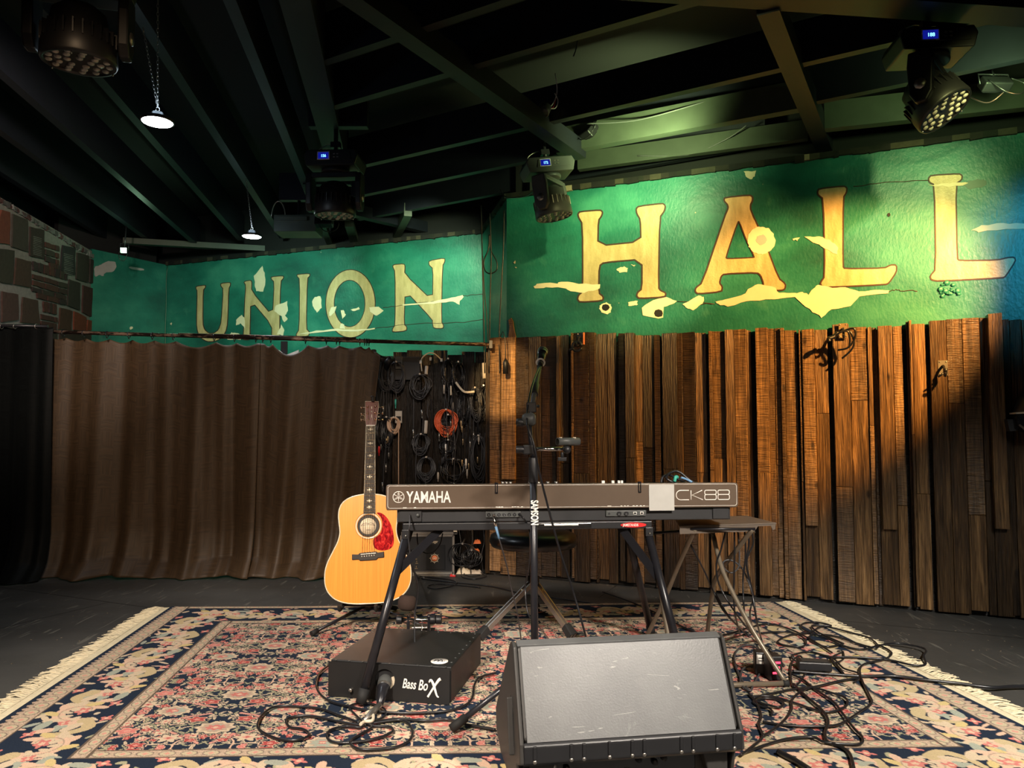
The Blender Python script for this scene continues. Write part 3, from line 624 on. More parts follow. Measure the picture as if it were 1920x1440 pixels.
for i, (a, b, yt, pr, br, yb) in enumerate(planks):  # br: plank tone together with the light and shade across the wall
    off = pr * 0.009 + 0.012; ua, ub = U(a, off), U(b, off) - 0.0018; uz = (ua + ub) / 2
    zt = HALL.hit((a + b) / 2, yt, off)[1]; z0 = HALL.hit((a + b) / 2, yb, off)[1] if yb else 0.012 + random.choice([0, 0, .01, .02])
    cuts = [z0]
    if not yb and random.random() < .7: cuts.append(random.uniform(.45, 1.15))
    cuts.append(zt)
    for k in range(len(cuts) - 1):
        tr = random.uniform(-.0025, .0025)
        bq = br * (.72 if 967 <= a < 1331 and br < .8 else 1)  # planks between the amber pools darkened in colour to stand for shade
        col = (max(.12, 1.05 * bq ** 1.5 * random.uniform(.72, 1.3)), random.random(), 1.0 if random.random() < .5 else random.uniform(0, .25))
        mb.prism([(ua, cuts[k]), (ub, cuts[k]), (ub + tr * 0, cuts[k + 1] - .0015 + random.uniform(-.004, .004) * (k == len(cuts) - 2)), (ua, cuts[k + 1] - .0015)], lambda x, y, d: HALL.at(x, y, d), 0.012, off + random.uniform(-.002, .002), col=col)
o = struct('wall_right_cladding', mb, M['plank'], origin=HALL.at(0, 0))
o.rotation_euler = (0, 0, 0)
# rotate local axes so that the grain follows the boards
ang = math.atan2(HALL.d[1], HALL.d[0]); o.data.transform(Matrix.Rotation(-ang, 4, 'Z')); o.rotation_euler = (0, 0, ang)
b_ = o.modifiers.new('bevel', 'BEVEL'); b_.width = .002; b_.segments = 1
# jagged offcut standing above the cladding by the corner
mb = MB(); mb.prism([HALL.hit(x, y, .02) for x, y in ((953,634),(955,612),(953,600),(958,596),(961,602),(963,616),(967,634))], lambda a, b, d: HALL.at(a, b, d), .004, .02, col=(1.2, .3, .5))
o = mb.build('wood_offcut', M['plank']); tag(o, 'small jagged wood offcut standing on top of the planks at the wall corner', 'offcut')

# ------------------------------------------------------------------ dark board panel that carries the cables
BY = 5.16
zc_t = P(800, 665, BY)[2]
mb = MB(); xs = [P(x, 800, BY)[0] for x in (690, 712, 735, 762, 790, 812, 838, 865, 890, 917)]
for i in range(len(xs) - 1):
    pr = [.0, .02, .0, .03, .005, .02, .0, .025, .01][i]; h = [0, -.01, .02, .03, .0, .03, .0, .02, .02][i]
    mb.box(((xs[i] + xs[i + 1]) / 2, BY + .03 - pr / 2, (zc_t + h) / 2), (xs[i + 1] - xs[i] - .004, .03 + pr, zc_t + h), col=(random.uniform(.05, .14), random.random(), 1))
mb.box(((xs[0] + xs[-1]) / 2, BY + .07, zc_t / 2 - .02), (xs[-1] - xs[0], .03, zc_t - .06), col=(.1, .5, 1))
struct('trim_4', mb, M['plank'])
mb = MB(); e0 = HALL.at(U(918, .03), 0, .03); mb.box((e0[0] - .012, (e0[1] + BY + .08) / 2 + .02, .76), (.03, BY + .1 - e0[1], 1.50), col=(.3, .2, 1)); struct('trim_5', mb, M['plank'])

# ------------------------------------------------------------------ joists and beams
ZB = 2.62
J3 = ray(757, 800)[:2]; J3 = J3 / np.linalg.norm(J3)
nj = 0
def joist(name, a, b, w, h, zbot, m=None, label=None, group=None):
    mb = MB(); mb.beam((a[0], a[1], zbot + h / 2), (b[0], b[1], zbot + h / 2), w, h); o = mb.build(name, m or M['joist']); o['kind'] = 'structure'; return o
def lineY(px, py, d, Y, z=ZB): q = F(px, py, z); return q[:2] + d * ((Y - q[1]) / d[1])
# joists running to the back left
base = lineY(430, 0, J3, 2.8)
for k in range(7):
    x0 = base[0] - .405 * k
    a = np.array([x0, 2.8]) - J3 * 4.5; e = np.array([x0, 2.8]); 
    Ye = 6.75 - .1 * (k == 0); b = e + J3 * ((Ye - 2.8) / J3[1]) 
    # stop at the back wall line
    t = ((UNI.o - e) @ UNI.n - .02) / (J3 @ UNI.n); b2 = e + J3 * t
    if b2[1] < b[1]: b = b2
    joist('ceiling_joist', a, b, .05, .24, ZB + .02 * (k % 3))
# wide carrier where the two floor grids meet
a = lineY(555, 0, J3, 1.0); b = lineY(555, 0, J3, 4.7); joist('ceiling_beam', a, b, .12, .26, ZB - .02)
J2 = ray(1809, 800)[:2]; J2 = J2 / np.linalg.norm(J2); J1 = ray(-1430, 800)[:2]; J1 = J1 / np.linalg.norm(J1)
q = F(655, 0, ZB - .06)[:2]; joist('ceiling_beam', q - J2 * .4, q + J2 * 1.95, .085, .10, ZB - .06)
q = F(1440, 25, ZB - .04)[:2]; q2 = F(1548, 290, ZB - .04)[:2]; joist('ceiling_beam', q, q2, .085, .10, ZB - .04)
q = F(1000, -30, ZB - .03)[:2]; q2 = F(2300, 60, ZB - .03)[:2]; joist('ceiling_beam', q, q2, .13, .12, ZB - .03)
# cross joists over the right half, ending at the carrier
c0 = lineY(580, 0, J3, 1.0); 
def hitlines(p, d, o, e): # p + d t meets o + e s
    A = np.array([[d[0], -e[0]], [d[1], -e[1]]]); t = np.linalg.solve(A, o - p)[0]; return p + d * t
for k, (px, py, h) in enumerate([(700, 88, .22), (780, 158, .22), (800, 285, .2), (790, 345, .22), (770, 395, .2)]):
    p = F(px, py, ZB)[:2]; s = hitlines(p, J1, c0, J3); e = p - J1 * 5.5
    if k >= 2:   # stop at the lettered wall
        e2 = hitlines(p, J1, HALL.o + HALL.n * .0, HALL.d)
        if (e2 - p) @ (-J1) > 0: e = e2
    joist('ceiling_joist', s, e, .045, h, ZB)
def beam_px(p1, p2, z, w, h, m): a, b = F(*p1, z)[:2], F(*p2, z)[:2]; return joist('ceiling_beam', a, b, w, h, z, m)
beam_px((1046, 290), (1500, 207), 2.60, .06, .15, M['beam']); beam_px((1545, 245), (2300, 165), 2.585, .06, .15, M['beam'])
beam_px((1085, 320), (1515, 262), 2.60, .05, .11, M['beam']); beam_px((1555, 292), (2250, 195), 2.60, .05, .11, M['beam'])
for (x, y) in (((628 - 960) / FPX * 4.02, 4.02), ((560 - 960) / FPX * 5.35, 5.35), ((608 - 960) / FPX * 5.0, 5.0)):
    joist('ceiling_joist', np.array([x - .16, y]), np.array([x + .16, y]), .05, .2, ZB - .01)
# ledger and blocking near the back wall
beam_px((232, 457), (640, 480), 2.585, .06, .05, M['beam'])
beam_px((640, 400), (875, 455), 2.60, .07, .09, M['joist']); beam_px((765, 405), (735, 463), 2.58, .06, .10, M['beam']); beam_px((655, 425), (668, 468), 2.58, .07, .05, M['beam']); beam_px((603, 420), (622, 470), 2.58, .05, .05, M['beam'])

# ================================================================== rug
def make_rug():
    o4 = [np.array(F(320, 1141)[:2]), np.array(F(1452, 1131)[:2])]
    BLc, BRc = o4; FLc = np.array([-1.62, 1.93]); FRc = np.array([1.70, 2.03])
    Wm, Dm = 3.3, 2.15; nu, nv = 1280, 640
    img = np.zeros((nv, nu, 3)); su, sv = nu / Wm, nv / Dm           # pixels per metre
    NAVY = np.array((.020, .030, .052)); BEI = np.array((.68, .54, .38)); PEA = np.array((.74, .50, .36)); PINK = np.array((.66, .22, .19)); RED = np.array((.46, .085, .08)); OLV = np.array((.42, .40, .25)); SAL = np.array((.70, .34, .27)); GRY = np.array((.40, .42, .34)); GOLD = np.array((.62, .48, .22)); TAUPE = np.array((.42, .31, .23))
    R = np.random.default_rng(3)
    def stamp(im, cx, cy, rx, ry, rot, col, petals=0, amp=.25, a=1.0, s=(su, sv), ph=0):
        h, w, _ = im.shape; R_ = max(rx, ry) * (1 + amp) ; x0 = int((cx - R_) * s[0]); x1 = int((cx + R_) * s[0]) + 2; y0 = int((cy - R_) * s[1]); y1 = int((cy + R_) * s[1]) + 2
        x0, y0, x1, y1 = max(x0, 0), max(y0, 0), min(x1, w), min(y1, h)
        if x0 >= x1 or y0 >= y1: return
        X, Y = np.meshgrid((np.arange(x0, x1) + .5) / s[0] - cx, (np.arange(y0, y1) + .5) / s[1] - cy)
        c, sn = math.cos(rot), math.sin(rot); xr = (X * c + Y * sn) / rx; yr = (-X * sn + Y * c) / ry
        r = np.sqrt(xr ** 2 + yr ** 2)
        if petals: r = r / (1 + amp * np.cos(petals * np.arctan2(yr, xr) + ph))
        m = (r < 1)[..., None] * a; im[y0:y1, x0:x1] = im[y0:y1, x0:x1] * (1 - m) + col * m
    def stroke(im, pts, w0, w1, col, n=40):
        q = spline([(x, y, 0) for x, y in pts], max(3, n // len(pts)))
        for i, p in enumerate(q):
            t = i / max(1, len(q) - 1); w = w0 + (w1 - w0) * t; stamp(im, p.x, p.y, w, w, 0, col)
    def flower(im, x, y, r, rot, kind):
        if kind == 0:   # pink rosette
            stamp(im, x, y, r * 1.3, r * .95, rot, NAVY, 5, .2); stamp(im, x, y, r * 1.12, r * .8, rot, PEA, 5, .2); stamp(im, x, y, r * .95, r * .66, rot, PINK if R.random() < .7 else RED, 5, .22); stamp(im, x, y, r * .35, r * .25, rot, SAL, 5, .2)
        elif kind == 1: # beige blossom
            stamp(im, x, y, r * 1.3, r, rot, NAVY, 6, .3); stamp(im, x, y, r * 1.15, r * .85, rot, BEI, 6, .3); stamp(im, x, y, r * .5, r * .35, rot, SAL, 4, .2); stamp(im, x, y, r * .2, r * .15, rot, RED)
        elif kind == 2: # leaf
            stamp(im, x, y, r * 1.5, r * .55, rot, NAVY); stamp(im, x, y, r * 1.35, r * .4, rot, OLV if R.random() < .5 else BEI); stamp(im, x, y, r * 1.0, r * .08, rot, TAUPE)
        elif kind == 3: # big palmette
            stamp(im, x, y, r * 1.25, r * 1.0, rot, NAVY, 9, .08); stamp(im, x, y, r * 1.15, r * .9, rot, BEI, 9, .1); stamp(im, x, y, r * .9, r * .68, rot, TAUPE * 1.2, 9, .1)
            stamp(im, x - r * .2 * math.cos(rot), y - r * .2 * math.sin(rot), r * .62, r * .5, rot, GRY, 7, .14); stamp(im, x + r * .15 * math.cos(rot), y + r * .15 * math.sin(rot), r * .42, r * .36, rot, PINK * .9, 7, .2); stamp(im, x, y, r * .2, r * .14, rot, PEA, 5, .2)
    # field: one quarter of the repeat, mirrored
    tw, th = .36, .30; tpx, tpy = int(tw * su), int(th * sv); T = np.zeros((tpy, tpx, 3)) + NAVY
    for k in range(44):     # thin vines
        x, y, a = R.random() * tw, R.random() * th, R.random() * 6.3; c = R.choice([-1, 1]) * R.uniform(14, 34); pts = []
        for j in range(8): pts.append((x, y)); x += .016 * math.cos(a); y += .016 * math.sin(a); a += c * .016
        stroke(T, pts, .0032, .0026, [BEI, OLV, PEA][k % 3], 40)
    for k in range(150): x, y = R.random() * tw, R.random() * th; flower(T, x, y, R.uniform(.007, .015), R.random() * 3.14, 2)
    for a, b in (((.02, .03), (.17, .14)), ((.17, .14), (.34, .05)), ((.05, .27), (.20, .19)), ((.22, .28), (.33, .17))):
        stroke(T, [a, ((a[0] + b[0]) / 2, (a[1] + b[1]) / 2 + .008), b], .0085, .0085, NAVY, 60); stroke(T, [a, ((a[0] + b[0]) / 2, (a[1] + b[1]) / 2 + .008), b], .0058, .0058, SAL, 60)
    for k in range(40):
        x, y = R.random() * tw, R.random() * th; flower(T, x, y, R.uniform(.011, .020), R.random() * 3.14, R.choice([0, 0, 1]))
    for (x, y, r, kd) in ((.0, .15, .052, 3), (.36, .02, .045, 3), (.18, .30, .048, 3), (.12, .07, .030, 1), (.27, .13, .032, 0), (.08, .22, .028, 0), (.29, .24, .030, 1), (.20, .02, .024, 0)): flower(T, x, y, r, 0, kd)
    T2 = np.concatenate([T, T[:, ::-1]], 1); T4 = np.concatenate([T2, T2[::-1]], 0)
    reps = (nv // T4.shape[0] + 2, nu // T4.shape[1] + 2, 1); fld = np.tile(T4, reps)[:nv, :nu]; img[:] = fld
    # borders; widths in metres: left, right, back, front
    bl, brr, bb, bf = .41, .36, .36, .34
    gi = .052; ge = .075; nv_e = .028
    def band(x0, x1, y0, y1, col):
        a, b, c, d = int(x0 * su), int(x1 * su), int(y0 * sv), int(y1 * sv); img[c:d, a:b] = col
    # main border ground everywhere outside the field
    mask = np.ones((nv, nu), bool); mask[int(bb * sv):int((Dm - bf) * sv), int(bl * su):int((Wm - brr) * su)] = False
    img[mask] = NAVY
    def scroll(cx, cy, s_, rot, flip):
        def tr(x, y): y *= flip; return (cx + s_ * (x * math.cos(rot) - y * math.sin(rot)), cy + s_ * (x * math.sin(rot) + y * math.cos(rot)))
        # big C scroll with lobes
        pts = []
        for j in range(15): a = -0.4 + j * .34; r = .100 - j * .0052; pts.append((r * math.cos(a), r * math.sin(a)))
        stroke(img, [tr(*p) for p in pts], .026 * s_, .012 * s_, PEA, 80)
        for j in range(1, 15, 2):
            a = -0.4 + j * .34; r = .100 - j * .0052; x, y = tr((r + .026) * math.cos(a), (r + .026) * math.sin(a)); stamp(img, x, y, .034 * s_, .017 * s_, rot + flip * (a + .75), [BEI, PEA, GOLD * 1.1][j % 3])
            x, y = tr((r - .022) * math.cos(a), (r - .022) * math.sin(a)); stamp(img, x, y, .024 * s_, .012 * s_, rot + flip * (a + .6), BEI if j % 4 else OLV)
        stroke(img, [tr(*p) for p in pts[1:]], .0035 * s_, .0025 * s_, TAUPE, 60)
        x, y = tr(.0, .0); stamp(img, x, y, .028, .020, rot, PINK, 5, .25); stamp(img, x, y, .012, .009, rot, PEA, 5, .2)
        # tail leaf
        stroke(img, [tr(.09, -.05), tr(.15, -.085), tr(.20, -.04), tr(.215, .03)], .027 * s_, .013 * s_, GOLD * .5 + BEI * .4, 60)
        for (px, py, rr) in ((.15, -.03, .5), (.18, .045, 1.2), (.135, .075, .2), (.235, -.055, 2.2)): x, y = tr(px, py); stamp(img, x, y, .044 * s_, .020 * s_, rot + rr, [BEI, GRY, PEA, BEI][int(px * 100) % 4])
        for (px, py) in ((.115, .015), (.21, .085), (.07, -.115)): x, y = tr(px, py); stamp(img, x, y, .021, .015, rot + .4, PINK, 4, .35); stamp(img, x, y, .008, .006, rot, PEA)
        x, y = tr(.155, .01); stamp(img, x, y, .024, .017, rot, GRY, 3, .35)
    for k in range(1500):
        x, y = R.random() * Wm, R.random() * Dm
        if bl < x < Wm - brr and bb < y < Dm - bf: continue
        stamp(img, x, y, R.uniform(.012, .030), R.uniform(.005, .011), R.random() * 3.14, [PEA, BEI, GRY, BEI, OLV, PEA][k % 6])
    inner_l, inner_r, inner_b, inner_f = nv_e + ge, Wm - nv_e - ge, nv_e * .4 + ge * .6, Dm - nv_e - ge * .6
    ml = (inner_l + bl - gi) / 2; mr = (inner_r + Wm - brr + gi) / 2; mbk = (inner_b + bb - gi) / 2; mf = (inner_f + Dm - bf + gi) / 2
    n = 8
    for k in range(n): scroll(ml, .17 + k * (Dm - .3) / (n - 1) * 1.0, .92, math.pi / 2, 1 if k % 2 else -1); scroll(mr, .17 + k * (Dm - .3) / (n - 1), .86, math.pi / 2, -1 if k % 2 else 1)
    n = 11
    for k in range(n): scroll(.30 + k * (Wm - .55) / (n - 1), mbk, .86, 0, 1 if k % 2 else -1); scroll(.30 + k * (Wm - .55) / (n - 1), mf, .84, 0, 1 if k % 2 else -1)
    def guard(x0, x1, y0, y1):
        a, b, c, d = int(x0 * su), int(x1 * su), int(y0 * sv), int(y1 * sv); h, w = d - c, b - a
        nz = R.random((h, w, 1)); base = TAUPE * 1.15 + (BEI - TAUPE) * .25; img[c:d, a:b] = base * (.75 + .5 * nz)
        horiz = (x1 - x0) > (y1 - y0); L = (x1 - x0) if horiz else (y1 - y0); cen = ((y0 + y1) / 2 if horiz else (x0 + x1) / 2); wd_ = (y1 - y0) if horiz else (x1 - x0); k = 0; t = .03
        while t < L:
            p = (x0 + t, cen) if horiz else (cen, y0 + t); rt = 0 if horiz else math.pi / 2
            stamp(img, p[0], p[1], .026, wd_ * .34, rt, NAVY * .4 + TAUPE * .6); stamp(img, p[0], p[1], .022, wd_ * .27, rt, OLV * .5 + BEI * .55); stamp(img, p[0], p[1], .009, wd_ * .13, rt, SAL, 4, .2); t += .064
        e = .004
        for (u0, u1, v0, v1) in ((x0, x1, y0, y0 + e), (x0, x1, y1 - e, y1), (x0, x0 + e, y0, y1), (x1 - e, x1, y0, y1)): img[int(v0 * sv):int(v1 * sv) + 1, int(u0 * su):int(u1 * su) + 1] = TAUPE * .35
    # inner guard
    guard(bl - gi, bl, bb - gi, Dm - bf + gi); guard(Wm - brr, Wm - brr + gi, bb - gi, Dm - bf + gi); guard(bl, Wm - brr, bb - gi, bb); guard(bl, Wm - brr, Dm - bf, Dm - bf + gi)
    # outer guard + scalloped navy edge
    guard(nv_e, nv_e + ge, 0, Dm); guard(Wm - nv_e - ge, Wm - nv_e, 0, Dm); guard(nv_e + ge, Wm - nv_e - ge, nv_e * .2, nv_e * .2 + ge * .6); guard(nv_e + ge, Wm - nv_e - ge, Dm - nv_e - ge * .6, Dm - nv_e)
    band(0, nv_e, 0, Dm, NAVY); band(Wm - nv_e, Wm, 0, Dm, NAVY); band(0, Wm, Dm - nv_e, Dm, NAVY)
    for k in range(int(Dm / .032)):
        stamp(img, nv_e + .004, k * .032, .014, .010, 0, TAUPE * 1.25); stamp(img, Wm - nv_e - .004, k * .032, .014, .010, 0, TAUPE * 1.25)
    img *= (0.93 + .14 * R.random((nv, nu, 1)))
    img = np.clip(img, 0, 1)
    # geometry
    U_, V_ = np.meshgrid(np.linspace(0, 1, nu), np.linspace(0, 1, nv)); U3, V3 = U_[..., None], V_[..., None]
    Pxy = (BLc * (1 - U3) + BRc * U3) * (1 - V3) + (FLc * (1 - U3) + FRc * U3) * V3
    Z = .009 + .0012 * np.sin(Pxy[..., 0] * 5.1 + 1) * np.sin(Pxy[..., 1] * 4.3)
    org = np.array([0, 3.0, 0]); co = np.dstack([Pxy, Z]).reshape(-1, 3) - org
    idx = np.arange(nu * nv).reshape(nv, nu); q = np.stack([idx[:-1, :-1], idx[1:, :-1], idx[1:, 1:], idx[:-1, 1:]], -1).reshape(-1, 4)
    # skirt
    rim = np.concatenate([idx[0, :], idx[1:, -1], idx[-1, ::-1][1:], idx[::-1, 0][1:-1]]); n0 = len(co)
    low = co[rim].copy(); low[:, 2] = .001; co = np.concatenate([co, low]); m = len(rim); ar = np.arange(m)
    q2 = np.stack([rim, rim[(ar + 1) % m], n0 + (ar + 1) % m, n0 + ar], -1); q = np.concatenate([q, q2])
    me = bpy.data.meshes.new('persian_rug'); me.vertices.add(len(co)); me.vertices.foreach_set('co', co.astype(np.float32).ravel())
    me.loops.add(q.size); me.loops.foreach_set('vertex_index', q.astype(np.int32).ravel()); me.polygons.add(len(q))
    me.polygons.foreach_set('loop_start', np.arange(0, q.size, 4, dtype=np.int32)); me.polygons.foreach_set('loop_total', np.full(len(q), 4, np.int32)); me.update(calc_edges=True)
    col = np.ones((len(co), 4), np.float32); col[:n0, :3] = img.reshape(-1, 3); col[n0:, :3] = NAVY
    ca = me.color_attributes.new('tint', 'FLOAT_COLOR', 'POINT'); ca.data.foreach_set('color', col.ravel())
    me.materials.append(M['rug']); o = bpy.data.objects.new('persian_rug', me); C.objects.link(o); o.location = org
    tag(o, 'large oriental rug with navy, beige and pink floral pattern lying on the black floor', 'rug')
    # fringes
    for nm, A, B, sgn, fx in (('fringe', BLc, FLc, -1, 0), ('fringe', BRc, FRc, 1, 1)):
        mb = MB(); d = B - A; L = np.linalg.norm(d); d /= L; nrm = np.array([d[1], -d[0]]) * (1 if (np.array([d[1], -d[0]])[0] * sgn) > 0 else -1)
        mb.prism([(0, 0), (L, 0), (L, .040), (0, .040)], lambda a, b, dd: (*(A + d * a + nrm * b), dd), .002, .006)
        rr = random.Random(5 + fx); k = 0; t = 0
        while t < L:
            p0 = A + d * t + nrm * .036; ln = rr.uniform(.055, .10); sl = rr.uniform(-.35, .35) + .25 * math.sin(t * 9); cl = rr.uniform(-.2, .2)
            p1 = p0 + (nrm + d * sl) * ln * .5; p2 = p0 + (nrm + d * (sl + cl)) * ln
            if fx == 0 and abs(t - 1.62) < .10: p2 = p1 + d * .09 - nrm * .01; 
            mb.tube([(*p0, .005), (*p1, .007 + rr.uniform(0, .006)), (*p2, .003)], [.0032, .0028, .0014], 4, cap=False); t += .0048
        o2 = mb.build('fringe', M['fringe'], o, recalc=False)
    return o
rug = make_rug()
ZR = .0115     # top of the rug pile

# ================================================================== stage monitor
def monitor():
    W_ = .60; th = math.radians(9.0); pL = F(960, 1209, .385); 
    ax = Vector((math.cos(th), math.sin(th), 0)); back = Vector((-math.sin(th), math.cos(th), 0))
    org = Vector((pL[0], pL[1], 0)) + ax * W_ / 2
    e = thing('stage_monitor', 'grey scuffed wedge stage monitor standing on the rug in front of the keyboard', 'speaker', (org.x, org.y, ZR), (0, 0, th))
    # section (s towards the room, z): outer shell
    sec = [(-.005, .375), (.012, .368), (.115, .165), (.125, .150), (.122, .112), (.10, .100), (.055, .100), (.05, .012), (-.20, .0), (-.30, .03), (-.315, .09), (-.03, .37)]
    X = lambda a, b, d: (d, -a, b)
    mb = MB(); mb.prism([(-.005, .375), (.012, .368), (.113, .166), (.05, .100), (.05, .02), (.03, .004), (-.20, .0), (-.30, .03), (-.315, .09), (-.03, .37)], X, -W_ / 2 + .012, W_ / 2 - .012)
    mb.build('cabinet', M['wedge_side'], e, local=True, bevel=.008)
    # end cheeks with handle pocket frames
    for s in (-1, 1):
        d0, d1 = (s * (W_ / 2 - .012), s * W_ / 2)
        mb = MB(); mb.prism([(-.008, .380), (.016, .372), (.122, .160), (.128, .112), (.075, .09), (.055, .004), (-.21, .0), (-.31, .03), (-.325, .095), (-.04, .372)], X, d0, d1)
        mb.build('end_cheek', M['wedge_side'], e, local=True, bevel=.007)
        mb = MB(); mb.prism([(-.02, .235), (.02, .20), (.035, .12), (-.03, .10), (-.05, .15)], X, s * (W_ / 2 + .0008), s * (W_ / 2 - .01)); mb.build('handle_pocket', M['dark'], e, local=True)
        mb = MB(); mb.beam((s * (W_ / 2 + .003), -.035, .10), (s * (W_ / 2 + .003), .005, .235), .010, .022, up=(1, 0, 0)); mb.build('handle', M['wedge_side'], e, local=True, bevel=.003)
    # big grey scuffed plate on the slope
    mb = MB(); mb.prism([(.014, .372), (.119, .160), (.113, .157), (.008, .369)], X, -W_ / 2 + .02, W_ / 2 - .02); mb.build('slope_panel', M['scuffed'], e, local=True, bevel=.002)
    mb = MB(); mb.prism([(-.012, .383), (.013, .374), (.008, .366), (-.016, .375)], X, -W_ / 2 + .012, W_ / 2 - .012); mb.build('top_ridge', M['scuffed'], e, local=True, bevel=.003)
    # lip with ribs and screws
    mb = MB(); mb.prism([(.118, .164), (.128, .156), (.127, .114), (.115, .104), (.095, .104), (.095, .15)], X, -W_ / 2 + .01, W_ / 2 - .006); mb.build('rear_lip', M['black'], e, local=True, bevel=.004)
    for x in (-.262, -.168, -.135, -.068, -.008, .024, .124, .156, .222, .270):
        mb = MB(); mb.box((x, -.1275, .140), (.010, .006, .034)); mb.build('rib', M['black'], e, local=True, bevel=.002)
        mb = MB(); mb.lathe([(.0, .002), (.004, .0015), (.0052, 0)], (x, -.128, .118), (0, -1, 0), 10); mb.build('screw', M['steel'], e, local=True)
    # recessed amplifier panel under the lip
    mb = MB(); mb.box((-.02, -.054, .056), (.42, .006, .086)); mb.build('amplifier_panel', M['black_gloss'], e, local=True, bevel=.002)
    
    for pp in ([(-.27, .0), (-.225, .0), (-.20, .096), (-.27, .096)], [(.225, .0), (.27, .0), (.27, .096), (.20, .096)]): mb = MB(); mb.prism(pp, lambda a, b, d: (a, d, b), -.052, -.085); mb.build('side_cheek', M['wedge_side'], e, local=True, bevel=.004)
    for i, x in enumerate((-.20, -.165, .03, .075, .10)):
        mb = MB(); mb.lathe([(.0, .012), (.007, .012), (.009, 0)], (x, -.057, .078 - .01 * (i % 2)), (0, -1, 0), 14); mb.build('knob', M['steel'] if i == 0 else M['black'], e, local=True)
    for x in (-.10, -.05, .0): mb = MB(); mb.lathe([(.009, .004), (.012, .004), (.013, 0)], (x, -.057, .045), (0, -1, 0), 16); mb.build('socket', M['steel'], e, local=True)
    mb = MB(); mb.box((-.075, -.058, .088), (.05, .001, .007)); mb.build('label_strip', M['white'], e, local=True)
    # perforated grille on the far side facing the performer
    mb = MB(); mb.prism([(-.045, .360), (-.305, .10), (-.312, .106), (-.05, .368)], X, -W_ / 2 + .03, W_ / 2 - .03); mb.build('grille', M['black_metal'], e, local=True)
    return e
monitor()

